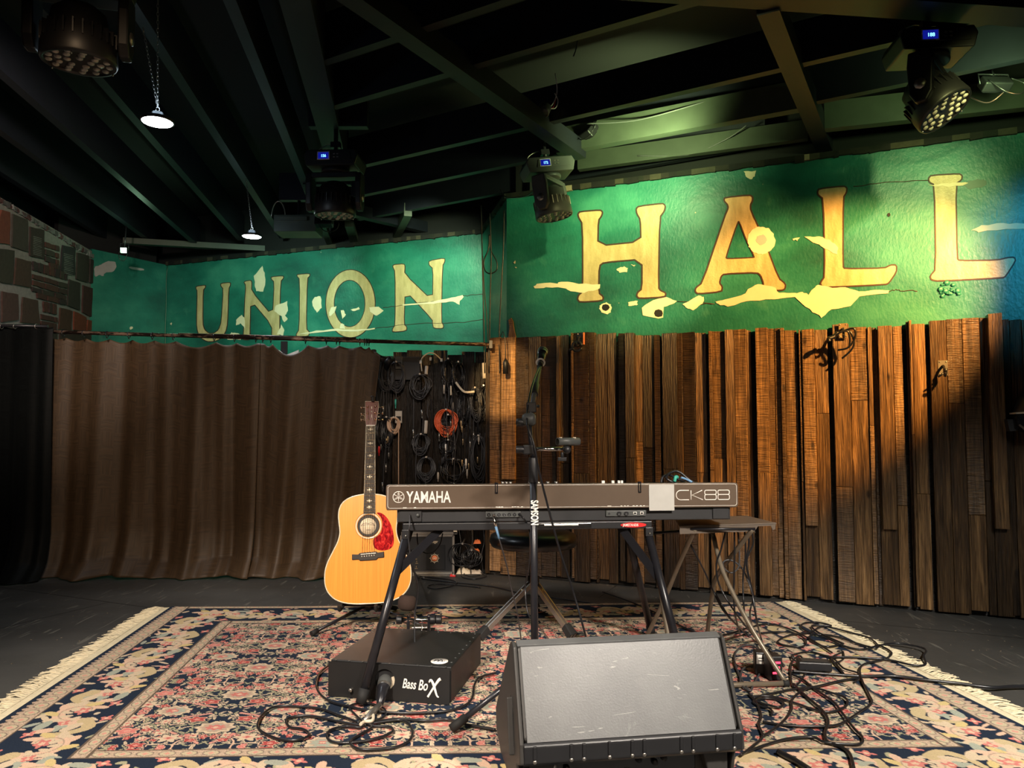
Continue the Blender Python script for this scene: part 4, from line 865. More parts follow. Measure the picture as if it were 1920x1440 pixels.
# ================================================================== bass box, its microphone
def bassbox():
    a = F(615, 1305, ZR); b = F(843, 1322, ZR); th = math.atan2(b[1] - a[1], b[0] - a[0]); W_ = np.linalg.norm(b - a); c = (a + b) / 2; H_b = .122; D_ = .46
    e = thing('stomp_box', 'low black wooden bass box with white script, standing on the rug left of the monitor', 'percussion box', (c[0], c[1], ZR), (0, 0, th))
    mb = MB(); R0 = .037; cx, cz = -.012, .070
    mb.box((0, .01 + D_ / 2, H_b / 2), (W_, D_ - .02, H_b)); mb.build('box_body', M['bassbox'], e, local=True, bevel=.003)
    # front board with round hole
    mb = MB(); n = 32; circ = [(cx + R0 * math.cos(2 * math.pi * k / n), cz + R0 * math.sin(2 * math.pi * k / n)) for k in range(n)]
    def sq(k): t = 2 * math.pi * k / n; x, y = math.cos(t), math.sin(t); s = max(abs(x), abs(y)); return (max(-W_ / 2, min(W_ / 2, cx + x / s * W_)), max(0, min(H_b, cz + y / s * W_)))
    sqp = []
    for k in range(n):
        t = 2 * math.pi * k / n; x, y = math.cos(t), math.sin(t); c_ = []
        if x > 1e-6: c_.append((W_ / 2 - cx) / x)
        if x < -1e-6: c_.append((-W_ / 2 - cx) / x)
        if y > 1e-6: c_.append((H_b - cz) / y)
        if y < -1e-6: c_.append((-cz) / y)
        s = min(c_); sqp.append((cx + x * s, cz + y * s))
    for y in (0.0, .010): mb.add([(p[0], y, p[1]) for p in circ] + [(p[0], y, p[1]) for p in sqp], [(k, (k + 1) % n, n + (k + 1) % n, n + k) for k in range(n)])
    # corners
    for (X_, Z_) in ((W_ / 2, H_b), (-W_ / 2, H_b), (-W_ / 2, 0), (W_ / 2, 0)):
        near = sorted(sqp, key=lambda p: abs(p[0] - X_) + abs(p[1] - Z_)); v1 = min((p for p in sqp if abs(p[0] - X_) < 1e-5), key=lambda p: abs(p[1] - Z_), default=None); v2 = min((p for p in sqp if abs(p[1] - Z_) < 1e-5), key=lambda p: abs(p[0] - X_), default=None)
        if v1 and v2: mb.add([(X_, 0, Z_), (v1[0], 0, v1[1]), (v2[0], 0, v2[1])], [(0, 1, 2)])
    mb.add([(p[0], 0, p[1]) for p in circ] + [(p[0], .010, p[1]) for p in circ], [(k, (k + 1) % n, n + (k + 1) % n, n + k) for k in range(n)])
    mb.build('front_board', M['bassbox'], e, local=True)
    mb = MB(); mb.lathe([(0, 0), (R0 + .001, 0)], (cx, .0095, cz), (0, -1, 0), 32); mb.build('sound_hole', M['dark'], e, local=True)
    mb = MB(); mb.prism([(cx + R0 * .97 * math.cos(t), cz + R0 * .97 * math.sin(t)) for t in np.linspace(-1.35, .35, 12)] + [(cx + R0 * .62 * math.cos(t), cz + R0 * .62 * math.sin(t)) for t in np.linspace(.35, -1.35, 12)], lambda a, b, d: (a, d, b), .0093, .0075); mb.build('cardboard_lining', M['cream'], e, local=True)
    # lid nails
    for k in range(9):
        for (x, y) in ((-W_ / 2 + .02 + k * (W_ - .04) / 8, .018), (-W_ / 2 + .02 + k * (W_ - .04) / 8, D_ - .018)) + (((-W_ / 2 + .014, .018 + k * (D_ - .036) / 8), (W_ / 2 - .014, .018 + k * (D_ - .036) / 8)) if 0 < k < 8 else ()):
            mb = MB(); mb.lathe([(0, .0015), (.003, .001), (.004, 0)], (x, y, H_b), (0, 0, 1), 8); mb.build('nail', M['olive_metal'], e, local=True)
    # logo ellipse and script
    mb = MB(); mb.lathe([(0, .0012), (.031, .0012), (.031, 0)], (.165, .075, H_b), (0, 0, 1), 36); o = mb.build('logo_badge', M['white'], e, local=True)
    lb = o; mk = MB()
    for (x0, x1, xm) in ((-.018, -.002, -.010), (-.004, .012, .004)):
        q = spline([(x0, -.008), (x0 + .001, .004), (xm, .010), (x1 - .001, .004), (x1, -.008)] and [(x0, -.008, 0), (x0 + .001, .003, 0), (xm, .010, 0), (x1 - .001, .003, 0), (x1, -.008, 0)], 5)
        mk.tube([(.165 + p.x, .075 + p.y, H_b + .0015) for p in q], .0018, 5); mk.tube([(.165 + x0 + .001, .075 - .001, H_b + .0015), (.165 + x1 - .001, .075 - .001, H_b + .0015)], .0012, 5)
    mk.tube([(.165 + .018, .075 - .008, H_b + .0015), (.165 + .018, .075 + .009, H_b + .0015)], .0007, 4); ob = mk.build('logo_mark', M['black'], e, local=True)
    B = wm(e)
    text_mesh('script_text', 'Bass', .046, M['white'], e, B @ frame((.052, -.0012, .048), (1, 0, -.04), (0, 0, 1)), sx=.62, shear=.25, off=.0006, extrude=.0005)
    text_mesh('script_text', 'Bo', .050, M['white'], e, B @ frame((.110, -.0012, .045), (1, 0, -.04), (0, 0, 1)), sx=.62, shear=.25, off=.0006, extrude=.0005)
    mb = MB()
    for pts, w in (([(.150, .072), (.157, .080), (.166, .066), (.178, .030), (.186, .024)], [.0028, .004, .005, .0035, .002]), ([(.192, .086), (.184, .080), (.166, .054), (.152, .032), (.146, .022)], [.0055, .005, .0035, .0035, .004])):
        q = spline([(x, -.001, z) for x, z in pts], 5); ws = np.interp(np.linspace(0, 1, len(q)), np.linspace(0, 1, len(w)), w); mb.tube(q, list(ws), 8)
    ob = mb.build('script_text', M['white'], e, local=True); ob.scale.y = .35
    mb = MB(); mb.lathe([(0, .016), (.006, .016), (.007, .010), (.004, .008), (.004, 0)], (-.135, 0, .030), (0, -1, 0), 14); mb.build('wing_bolt', M['steel'], e, local=True)
    return e, B, (cx, cz)
bb_e, bbB, bbh = bassbox()
# microphone stuck in the hole, its tail on the rug
def microphone(name, head, tail, label, r=.024, ring=True):
    h, t = Vector(head), Vector(tail); d = (t - h).normalized(); L = (t - h).length
    e = thing(name, label, 'microphone', t)
    mb = MB(); mb.lathe([(0, -.002), (r * .7, .002), (r, .016), (r * 1.02, .034), (r * .9, .046)], h, d, 24); mb.build('grille', M['olive_metal'], e)
    mb = MB(); mb.lathe([(r * .94, .042), (r * .94, .052), (r * .80, .056), (r * .74, L * .55), (r * .50, L - .004), (0, L)], h, d, 24); mb.build('body', M['black_metal'], e)
    mb = MB(); mb.lathe([(r * .95, .040), (r * .97, .043), (r * .97, .049), (r * .95, .052)], h, d, 24); mb.build('collar', M['steel'], e)
    return e
mh = bbB @ Vector((bbh[0] - .002, .016, bbh[1] + .004)); mt = F(712, 1322, ZR + .022)
microphone('microphone', mh, mt, 'black handheld microphone pushed head first into the hole of the bass box')

# ================================================================== keyboard, its stand
def keyboard():
    a = Vector(P(722, 911, 2.80)); a.z = .752; b = Vector(P(1385, 921, 2.905)); th = math.atan2(b.y - a.y, b.x - a.x); L = 1.345
    mid = Vector(((a.x + b.x) / 2, (a.y + b.y) / 2, 0)); zb = .612
    e = thing('stage_piano', 'long brown-black digital piano seen from behind on its stand', 'keyboard', (mid.x, mid.y, zb), (0, 0, th))
    # side section (y away from camera, z above base)
    X = lambda p, q, d: (d, p, q)
    mb = MB(); mb.prism([(0, .052), (.0, .136), (.010, .141), (.075, .138), (.12, .118), (.32, .090), (.328, .06), (.31, .045), (.02, .045)], X, -L / 2, L / 2); mb.build('upper_case', M['keybase'], e, local=True, bevel=.004)
    def rrect(x0, x1, z0, z1, r, n=5, skew=0.0):
        out = []
        for cx, cz, a0 in ((x1 - r, z1 - r, 0), (x0 + r, z1 - r, 90), (x0 + r, z0 + r, 180), (x1 - r, z0 + r, 270)):
            for k in range(n + 1): t = math.radians(a0 + 90 * k / n); out.append((cx + r * math.cos(t), cz + r * math.sin(t)))
        return [(x + skew * (1 if x > 0 else 0) * (0), z) for x, z in out]
    q = rrect(-L / 2, L / 2, .049, .142, .012); mb = MB(); mb.prism(q, lambda a_, b_, d: (a_, d, b_), -.0005, -.006); mb.build('rear_panel', M['keypanel'], e, local=True, bevel=.0015)
    q = rrect(-L / 2 + .007, L / 2 - .007, .055, .1375, .009); mb = MB(); ps = [(x, -.0062, z) for x, z in q]
    # thin white outline; interrupted where the small print stands
    seg = []
    mb.tube(ps, .0009, 4, closed=True); o = mb.build('panel_outline', M['white'], e, local=True)
    # lower base
    mb = MB(); mb.prism([(.012, .0), (.30, .0), (.30, .05), (.012, .05)], X, -L / 2 + .040, L / 2 - .026); mb.build('lower_case', M['keybase'], e, local=True, bevel=.003)
    for x0, x1 in ((-.625, -.54), (.575, .640)): mb = MB(); mb.prism([(.006, .002), (.10, .002), (.10, .048), (.006, .048)], X, x0, x1); mb.build('foot_block', M['keybase'], e, local=True, bevel=.003)
    # knobs along the top, music rest slots
    for x, w in ((-.235, .006), (-.22, .006), (-.205, .006), (-.130, .008), (-.098, .007), (-.062, .007), (-.03, .007)): mb = MB(); mb.cyl((x, .03, .139), (x, .03, .148), w, 12); mb.build('knob', M['steel'], e, local=True)
    for x, w in ((.152, .012), (.190, .011), (.213, .009), (.225, .009)): mb = MB(); mb.box((x, .03, .144), (w, .012, .013)); mb.build('slider_cap', M['white'], e, local=True, bevel=.001)
    for x in (-.262, .286):
        mb = MB(); mb.box((x - .004, -.0075, .128), (.003, .003, .040)); mb.box((x + .004, -.0075, .128), (.003, .003, .040)); mb.box((x, -.0075, .109), (.011, .003, .004)); mb.box((x, -.001, .145), (.013, .012, .006)); mb.build('rest_bracket', M['black_gloss'], e, local=True)
        mb = MB(); mb.ball((x, -.009, .112), .0022, 8); mb.build('bracket_screw', M['chrome'], e, local=True)
    # socket strips
    mb = MB(); mb.box((-.235, .009, .027), (.132, .008, .022)); mb.build('socket_strip', M['olive_metal'], e, local=True, bevel=.002)
    for k in range(7): mb = MB(); mb.lathe([(.003, .001), (.0035, .0025), (.006, .0025), (.0065, 0)], (-.290 + k * .0195, .005, .027), (0, -1, 0), 14); mb.build('socket', M['black_metal'], e, local=True)
    mb = MB(); mb.box((.235, .009, .027), (.155, .008, .022)); mb.build('socket_strip', M['olive_metal'], e, local=True, bevel=.002)
    for x, r in ((.170, .004), (.208, .009), (.236, .009)): mb = MB(); mb.lathe([(.002, .001), (r * .75, .002), (r, .002), (r, 0)], (x, .005, .027), (0, -1, 0), 16); mb.build('socket', M['black'], e, local=True)
    for x in (.270, .296): mb = MB(); mb.box((x, .004, .028), (.013, .002, .010)); mb.build('usb_port', M['white'], e, local=True); mb = MB(); mb.box((x, .0025, .028), (.009, .002, .006)); mb.build('usb_slot', M['dark'], e, local=True)
    mb = MB(); mb.lathe([(0, .002), (.005, .002), (.006, 0)], (-.555, .0, .028), (0, -1, 0), 12); mb.build('power_switch', M['olive_metal'], e, local=True)
    # lettering
    B = wm(e); y = -.0066
    text_mesh('maker_name', 'YAMAHA', .0600, M['white'], e, B @ frame((-.596, y, .0755), (1, 0, 0), (0, 0, 1)), sx=.66, off=.0010, extrude=.0004)
    mb = MB(); cx, cz = -.626, .0965
    mb.lathe([(.0190, .0), (.0190, .0006), (.0216, .0006), (.0216, .0)], (cx, y, cz), (0, -1, 0), 40)
    for k in range(3):
        a0 = math.radians(90 + 120 * k); dx, dz = math.cos(a0), math.sin(a0); px, pz = -dz, dx
        for s in (-1, 1): mb.tube([(cx + dx * .003 + px * s * .0014, y, cz + dz * .003 + pz * s * .0014), (cx + dx * .015 + px * s * .0022, y, cz + dz * .015 + pz * s * .0022)], .0010, 5)
        mb.tube([(cx, y, cz), (cx - dx * .019, y, cz - dz * .019)], .0013, 5); mb.tube([(cx + dx * .0145, y, cz + dz * .0145), (cx + dx * .0190, y, cz + dz * .0190)], .0011, 5)
    mb.build('tuning_fork_logo', M['white'], e, local=True)
    mb = MB(); r_ = .0018
    def st(pts, closed=False): mb.tube([(p[0], y + .0006, p[1]) for p in pts], r_, 6, closed=closed)
    x0, z0, h = .428, .078, .036
    def arc(cx, cz, rx, rz, a0, a1, n=8): return [(cx + rx * math.cos(math.radians(a0 + (a1 - a0) * k / n)), cz + rz * math.sin(math.radians(a0 + (a1 - a0) * k / n))) for k in range(n + 1)]
    st([(x0 + .050, z0 + h), (x0 + .022, z0 + h)] + arc(x0 + .018, z0 + h / 2, .018, h / 2, 90, 270, 12) + [(x0 + .022, z0), (x0 + .050, z0)])
    st([(x0 + .058, z0), (x0 + .058, z0 + h)]); st([(x0 + .102, z0 + h), (x0 + .062, z0 + h / 2), (x0 + .104, z0)])
    for k in range(2):
        xx = x0 + .112 + k * .052; w = .045
        for zc, hh in ((z0 + h * .27, h * .54), (z0 + h * .77, h * .46)):
            r = .006; p = []
            for cx2, cz2, a0 in ((xx + w - r, zc + hh / 2 - r, 0), (xx + r, zc + hh / 2 - r, 90), (xx + r, zc - hh / 2 + r, 180), (xx + w - r, zc - hh / 2 + r, 270)): p += arc(cx2, cz2, r, r, a0, a0 + 90, 4)
            st(p, True)
    mb.build('model_name', M['white'], e, local=True)
    # small print under the outline
    mb = MB()
    for x in (-.605, -.60, -.565, -.26, -.25, -.24, -.20, -.19, -.18, -.165, -.125, -.115, .165, .172, .215, .228, .240, .262, .275, .290, .302): mb.box((x, y, .0565), (.008, .0006, .0035))
    mb.build('small_print', M['white'], e, local=True)
    mb = MB(); mb.box((.371, y - .001, .088), (.098, .0012, .100)); o = mb.build('blank_sticker', M['sticker'], e, local=True); o['label'] = 'blank white square sticker'
    # keys on the player's side
    mb = MB()
    for k in range(52): mb.box((-.60 + k * .0235, .245, .112 - .004), (.0222, .15, .012))
    mb.build('white_keys', M['cream'], e, local=True, bevel=.001)
    mb = MB()
    for k in range(51):
        if k % 7 in (0, 1, 3, 4, 5): mb.box((-.588 + k * .0235, .215, .119), (.011, .095, .012))
    mb.build('black_keys', M['black_gloss'], e, local=True, bevel=.001)
    return e, th, zb
kb, kth, kzb = keyboard()
KB = wm(kb)
def kstand():
    c = KB @ Vector((0, 0, 0)); zt = kzb - .002; e = thing('keyboard_stand', 'black table-style keyboard stand with splayed tube legs under the digital piano', 'stand', (c.x, c.y + .15, ZR), (0, 0, 0))
    def K(x, y, z): p = KB @ Vector((x, y, 0)); return Vector((p.x, p.y, z))
    xl, xr = -.610, .335
    yl = .015
    for (x0, x1, y, nm) in ((xl, xr, yl, 0), (xl + .01, xr - .01, .27, 1)):
        mb = MB(); mb.beam(K(x0, y, zt - .014), K(x1, y, zt - .014), .028, .028); mb.build('cross_bar', M['black'], e, bevel=.003)
    mb = MB(); mb.beam(K(-.13, yl - .004, zt - .014), K(.10, yl - .004, zt - .014), .026, .018); mb.build('inner_bar', M['chrome'], e, bevel=.002)
    mb = MB(); mb.beam(K(-.08, yl - .018, zt - .010), K(.05, yl - .018, zt - .010), .001, .006); mb.build('bar_sticker', M['white'], e)
    for x in (xl + .012, xr - .012):
        mb = MB(); mb.beam(K(x, yl, zt - .014), K(x, .27, zt - .014), .028, .028); mb.build('side_bar', M['black'], e, bevel=.003)
        mb = MB(); mb.box(K(x, yl - .004, zt - .040), (.030, .032, .034), Matrix.Rotation(kth, 3, 'Z')); mb.build('corner_bracket', M['black'], e, bevel=.002)
        mb = MB(); mb.ball(K(x, yl - .022, zt - .045), .004, 8); mb.build('rivet', M['steel'], e)
    feet = [(F(678, 1324, ZR), K(xl + .012, yl, zt - .05)), (F(712, 1190, ZR), K(xl + .014, .25, zt - .05)), (F(1221, 1193, ZR), K(xr - .05, .25, zt - .02)), (F(1290, 1300, ZR), K(xr - .012, yl, zt - .05))]
    for f_, top in feet:
        f_ = Vector(f_); f_.z = ZR + .022; mb = MB(); mb.cyl(top, f_, .0155, 18); leg = mb.build('leg', M['black_metal'], e)
        mb = MB(); d = (top - f_).normalized(); mb.cyl(f_ - d * .012, f_ + d * .035, .0185, 16); mb.build('rubber_foot', M['rubber'], leg)
    for (p0, p1, y) in (((xl + .018), -.47, 0), ((xr - .01), .22, 0)):
        i = 0 if p0 < 0 else 3; f_, top = feet[i]; m_ = Vector(top).lerp(Vector(f_), .22 if i == 0 else .30); mb = MB(); mb.beam(m_, K(p1, yl + .02, zt - .025), .008, .030, up=(0, 0, 1)); mb.build('brace', M['black_metal'], e)
    # maker badge: red oval
    mb = MB(); cb = K(.262, yl - .0155, zt - .014); B = frame(cb, KB.to_3x3() @ Vector((1, 0, 0)), (0, 0, 1))
    n = 30; mb.prism([(.050 * math.cos(2 * math.pi * k / n), .0095 * math.sin(2 * math.pi * k / n)) for k in range(n)], lambda a, b, d: tuple(B @ Vector((a, b, d))), -.001, .0012); mb.build('badge', M['red'], e)
    text_mesh('badge_text', 'JAMSTANDS', .0135, M['white'], e, B @ Matrix.Translation((-.041, -.0045, .0016)), sx=.82, off=.0003, extrude=.0003)
kstand()

# ================================================================== side table with crossed tube frames
def side_table():
    zt = .580; c = F(1370, 985, zt)
    e = thing('folding_side_table', 'small dark metal side table on crossed tan tube frames right of the digital piano', 'table', (c[0], c[1], ZR))
    A = F(1285, 976, zt); xl = .62; yf = F(1455, 979, zt)[1]; yb = F(1400, 966, zt)[1]
    fr = F(1456, 980, zt); fl = (.66, fr[1] - .10); br_ = F(1402, 967, zt); bl = (.70, br_[1] - .05)
    top = [(fl[0], fl[1]), (fr[0], fr[1]), (br_[0], br_[1]), (bl[0], bl[1])]
    mb = MB(); mb.prism(top, lambda a, b, d: (a, b, d), zt - .006, zt); mb.build('table_top', M['table_metal'], e, bevel=.002)
    d = Vector((fr[0] - fl[0], fr[1] - fl[1], 0)); Lx = d.length; d.normalize()
    mb = MB(); P0 = Vector((fl[0], fl[1], zt)); mb.prism([(0, -.006), (Lx - .004, -.006), (Lx - .006, -.026), (Lx - .018, -.030), (Lx - .026, -.012), (Lx - .085, -.012), (Lx - .10, -.032), (0, -.032)], lambda a, b, dd: tuple(P0 + d * a + Vector((0, dd, b))), 0, .004); mb.build('front_skirt', M['table_metal'], e)
    def leg(name, pts, r=.0095): mb = MB(); mb.tube(spline(pts, 6), r, 12); return mb.build(name, M['tan_tube'], e)
    T = lambda px, py: Vector(F(px, py, zt - .03))
    G = lambda px, py: Vector(F(px, py, ZR + .0105))
    fR, fLft = G(1474, 1281), G(1268, 1288); bR, bL = G(1326, 1190), G(1213, 1192)
    def mid(p0, p1, px, py, t):
        Y = p0.y + (p1.y - p0.y) * t; return Vector(P(px, py, Y))
    # frame reaching from the front foot bar up to the far edge, and the one crossing it
    tA = Vector(P(1335, 992, 3.20)); leg('leg', [tA, mid(tA, fR, 1346, 1040, .22), mid(tA, fR, 1362, 1087, .42), mid(tA, fR, 1410, 1180, .75), fR])
    tB = Vector(P(1222, 1000, 3.16)); leg('leg', [tB, tB.lerp(fLft, .5), fLft])
    tC = Vector(P(1411, 992, 2.98)); leg('leg', [tC, mid(tC, bR, 1378, 1035, .2), mid(tC, bR, 1347, 1075, .45), mid(tC, bR, 1336, 1110, .65), bR])
    tD = Vector(P(1303, 992, 2.98)); leg('leg', [tD, mid(tD, bL, 1272, 1060, .4), mid(tD, bL, 1243, 1130, .7), bL])
    for p, q in ((fLft, fR), (bL, bR)): mb = MB(); mb.tube([p + (p - q).normalized() * .0, q], .0095, 12); mb.build('foot_bar', M['tan_tube'], e)
    for p in (fR, bR): mb = MB(); mb.cyl(p - Vector((.012, 0, 0)), p + Vector((.010, 0, 0)), .0125, 12); mb.build('end_cap', M['rubber'], e)
    mb = MB(); mb.tube([tD + Vector((-.02, 0, 0)), tC + Vector((.01, 0, 0))], .006, 8); mb.build('hinge_bar', M['black_metal'], e)
    mb = MB(); mb.tube([tB + Vector((-.01, 0, 0)), tA + Vector((.01, 0, 0))], .006, 8); mb.build('hinge_bar', M['black_metal'], e)
    return zt
stz = side_table()

# ================================================================== mic stand with boom
def mic_stand():
    base = Vector(F(1000, 1345, ZR)); base = Vector((P(1003, 1200, 2.55)[0], 2.55, ZR))
    e = thing('microphone_stand', 'tall black boom microphone stand in front of the digital piano', 'stand', base)
    top = Vector(P(992, 790, 2.56)); hub = base + Vector((0, 0, .17))
    mb = MB(); mb.cyl(base + Vector((0, 0, .06)), Vector(P(1000, 880, 2.55)), .0125, 20); mb.build('lower_pole', M['black_metal'], e)
    mb = MB(); mb.cyl(Vector(P(1000, 905, 2.55)), Vector(P(1000, 858, 2.553)), .0165, 18); mb.build('pole_clutch', M['black'], e, bevel=.002)
    mb = MB(); mb.cyl(Vector(P(1000, 870, 2.55)), top, .0085, 16); mb.build('upper_pole', M['black_metal'], e)
    mb = MB(); mb.cyl(hub + Vector((0, 0, -.03)), hub + Vector((0, 0, .03)), .024, 18); mb.build('hub', M['black'], e)
    for ang, L in ((215, .31), (95, .30), (335, .31)):
        a = math.radians(ang); tip = base + Vector((math.cos(a) * L, math.sin(a) * L, .018))
        if ang == 215: tip = Vector(F(852, 1362, ZR + .018))
        mb = MB(); mb.cyl(hub, tip, .0095, 14); leg = mb.build('leg', M['black_metal'], e); d = (tip - hub).normalized()
        mb = MB(); mb.cyl(tip - d * .045, tip + d * .012, .0145, 14); mb.build('rubber_foot', M['rubber'], leg)
    # boom clutch and arm leaning away
    mb = MB(); mb.lathe([(0, .024), (.016, .022), (.022, .014), (.022, -.014), (.016, -.022), (0, -.024)], top + Vector((0, 0, .006)), (1, -.25, 0), 22); mb.build('boom_clutch', M['olive_metal'], e)
    mb = MB(); mb.lathe([(0, .02), (.013, .018), (.015, 0), (.012, -.012)], top + Vector((-.026, 0, -.004)), (-1, 0, 0), 14); mb.build('clutch_knob', M['black'], e)
    tip = Vector(P(1012, 688, 3.02)); d = (tip - top).normalized(); t0 = top + d * .03
    mb = MB(); mb.box(Vector(P(996, 764, 2.62)), (.034, .03, .036), None); mb.build('boom_block', M['black'], e, bevel=.003)
    mb = MB(); mb.cyl(Vector(P(998, 760, 2.63)), Vector(P(1012, 762, 2.63)), .005, 10); mb.build('boom_screw', M['black'], e)
    mb = MB(); mb.cyl(t0, tip, .009, 14); mb.build('boom_arm', M['olive_metal'], e)
    mb = MB(); q = t0.lerp(tip, .42); mb.cyl(q, q + d * .09, .014, 14); mb.build('boom_sleeve', M['black'], e, bevel=.002)
    mb = MB(); mb.cyl(tip, tip + d * .05, .012, 14); mb.build('mic_clip', M['black'], e)
    # letters down the pole
    text_mesh('pole_text', 'SAMSON', .034, M['white'], e, frame((P(996, 938, 2.535)[0] - .000, 2.5358, P(996, 938, 2.535)[2]), (0, 0, -1), (1, 0, 0)), sx=.62, off=.0010, extrude=.0004)
    return tip, d, top
mtip, mdir, mtop = mic_stand()
h_ = mtip + mdir * .20
microphone('microphone', h_, mtip + mdir * .03, 'dark vocal microphone clipped to the end of the boom', .023)
# pale disc behind the clip
e = thing('foam_ring', 'pale round ring around the microphone clip on the boom end', 'ring', mtip + mdir * .05)
mb = MB(); mb.lathe([(.013, -.003), (.018, -.003), (.020, 0), (.018, .003), (.013, .003)], mtip + mdir * .05, mdir, 26); mb.build('ring', M['white'], e)
# side arm clamped to the stand with a cradle
def side_arm():
    z = P(1005, 841, 2.55)[2]; a = Vector(P(1003, 842, 2.545)); b = Vector(P(1056, 842, 2.545))
    e = thing('clamp_holder', 'chrome side arm clamped on the microphone stand, carrying a grey cradle', 'clamp arm', a)
    mb = MB(); mb.cyl(a, b, .0065, 14); mb.build('arm', M['chrome'], e)
    mb = MB(); mb.box(Vector(P(990, 843, 2.54)), (.034, .045, .032)); mb.build('clamp', M['black'], e, bevel=.004)
    mb = MB(); mb.cyl(Vector(P(983, 843, 2.53)), Vector(P(967, 843, 2.53)), .013, 10); mb.build('clamp_knob', M['black'], e, bevel=.002)
    mb = MB(); mb.ball(Vector(P(1063, 843, 2.54)), .014); mb.build('ball_joint', M['black'], e)
    c0, c1 = Vector(P(1045, 828, 2.52)), Vector(P(1085, 828, 2.56)); mb = MB(); dd = (c1 - c0).normalized()
    n = 20
    mb.lathe([(.0105, 0), (.0135, 0), (.0135, (c1 - c0).length), (.0105, (c1 - c0).length), (.0105, 0)], c0, dd, n); mb.build('cradle_tube', M['olive_metal'], e)
    for p in (c0.lerp(c1, .15), c0.lerp(c1, .8)): mb = MB(); mb.box(p + Vector((0, 0, .013)), (.010, .012, .004)); mb.build('cork_pad', M['cream'], e)
    mb = MB(); mb.cyl(Vector(P(1054, 848, 2.53)), Vector(P(1054, 858, 2.53)), .006, 10); mb.box(Vector(P(1054, 861, 2.53)), (.030, .010, .013)); mb.build('wing_nut', M['black'], e, bevel=.002)
side_arm()

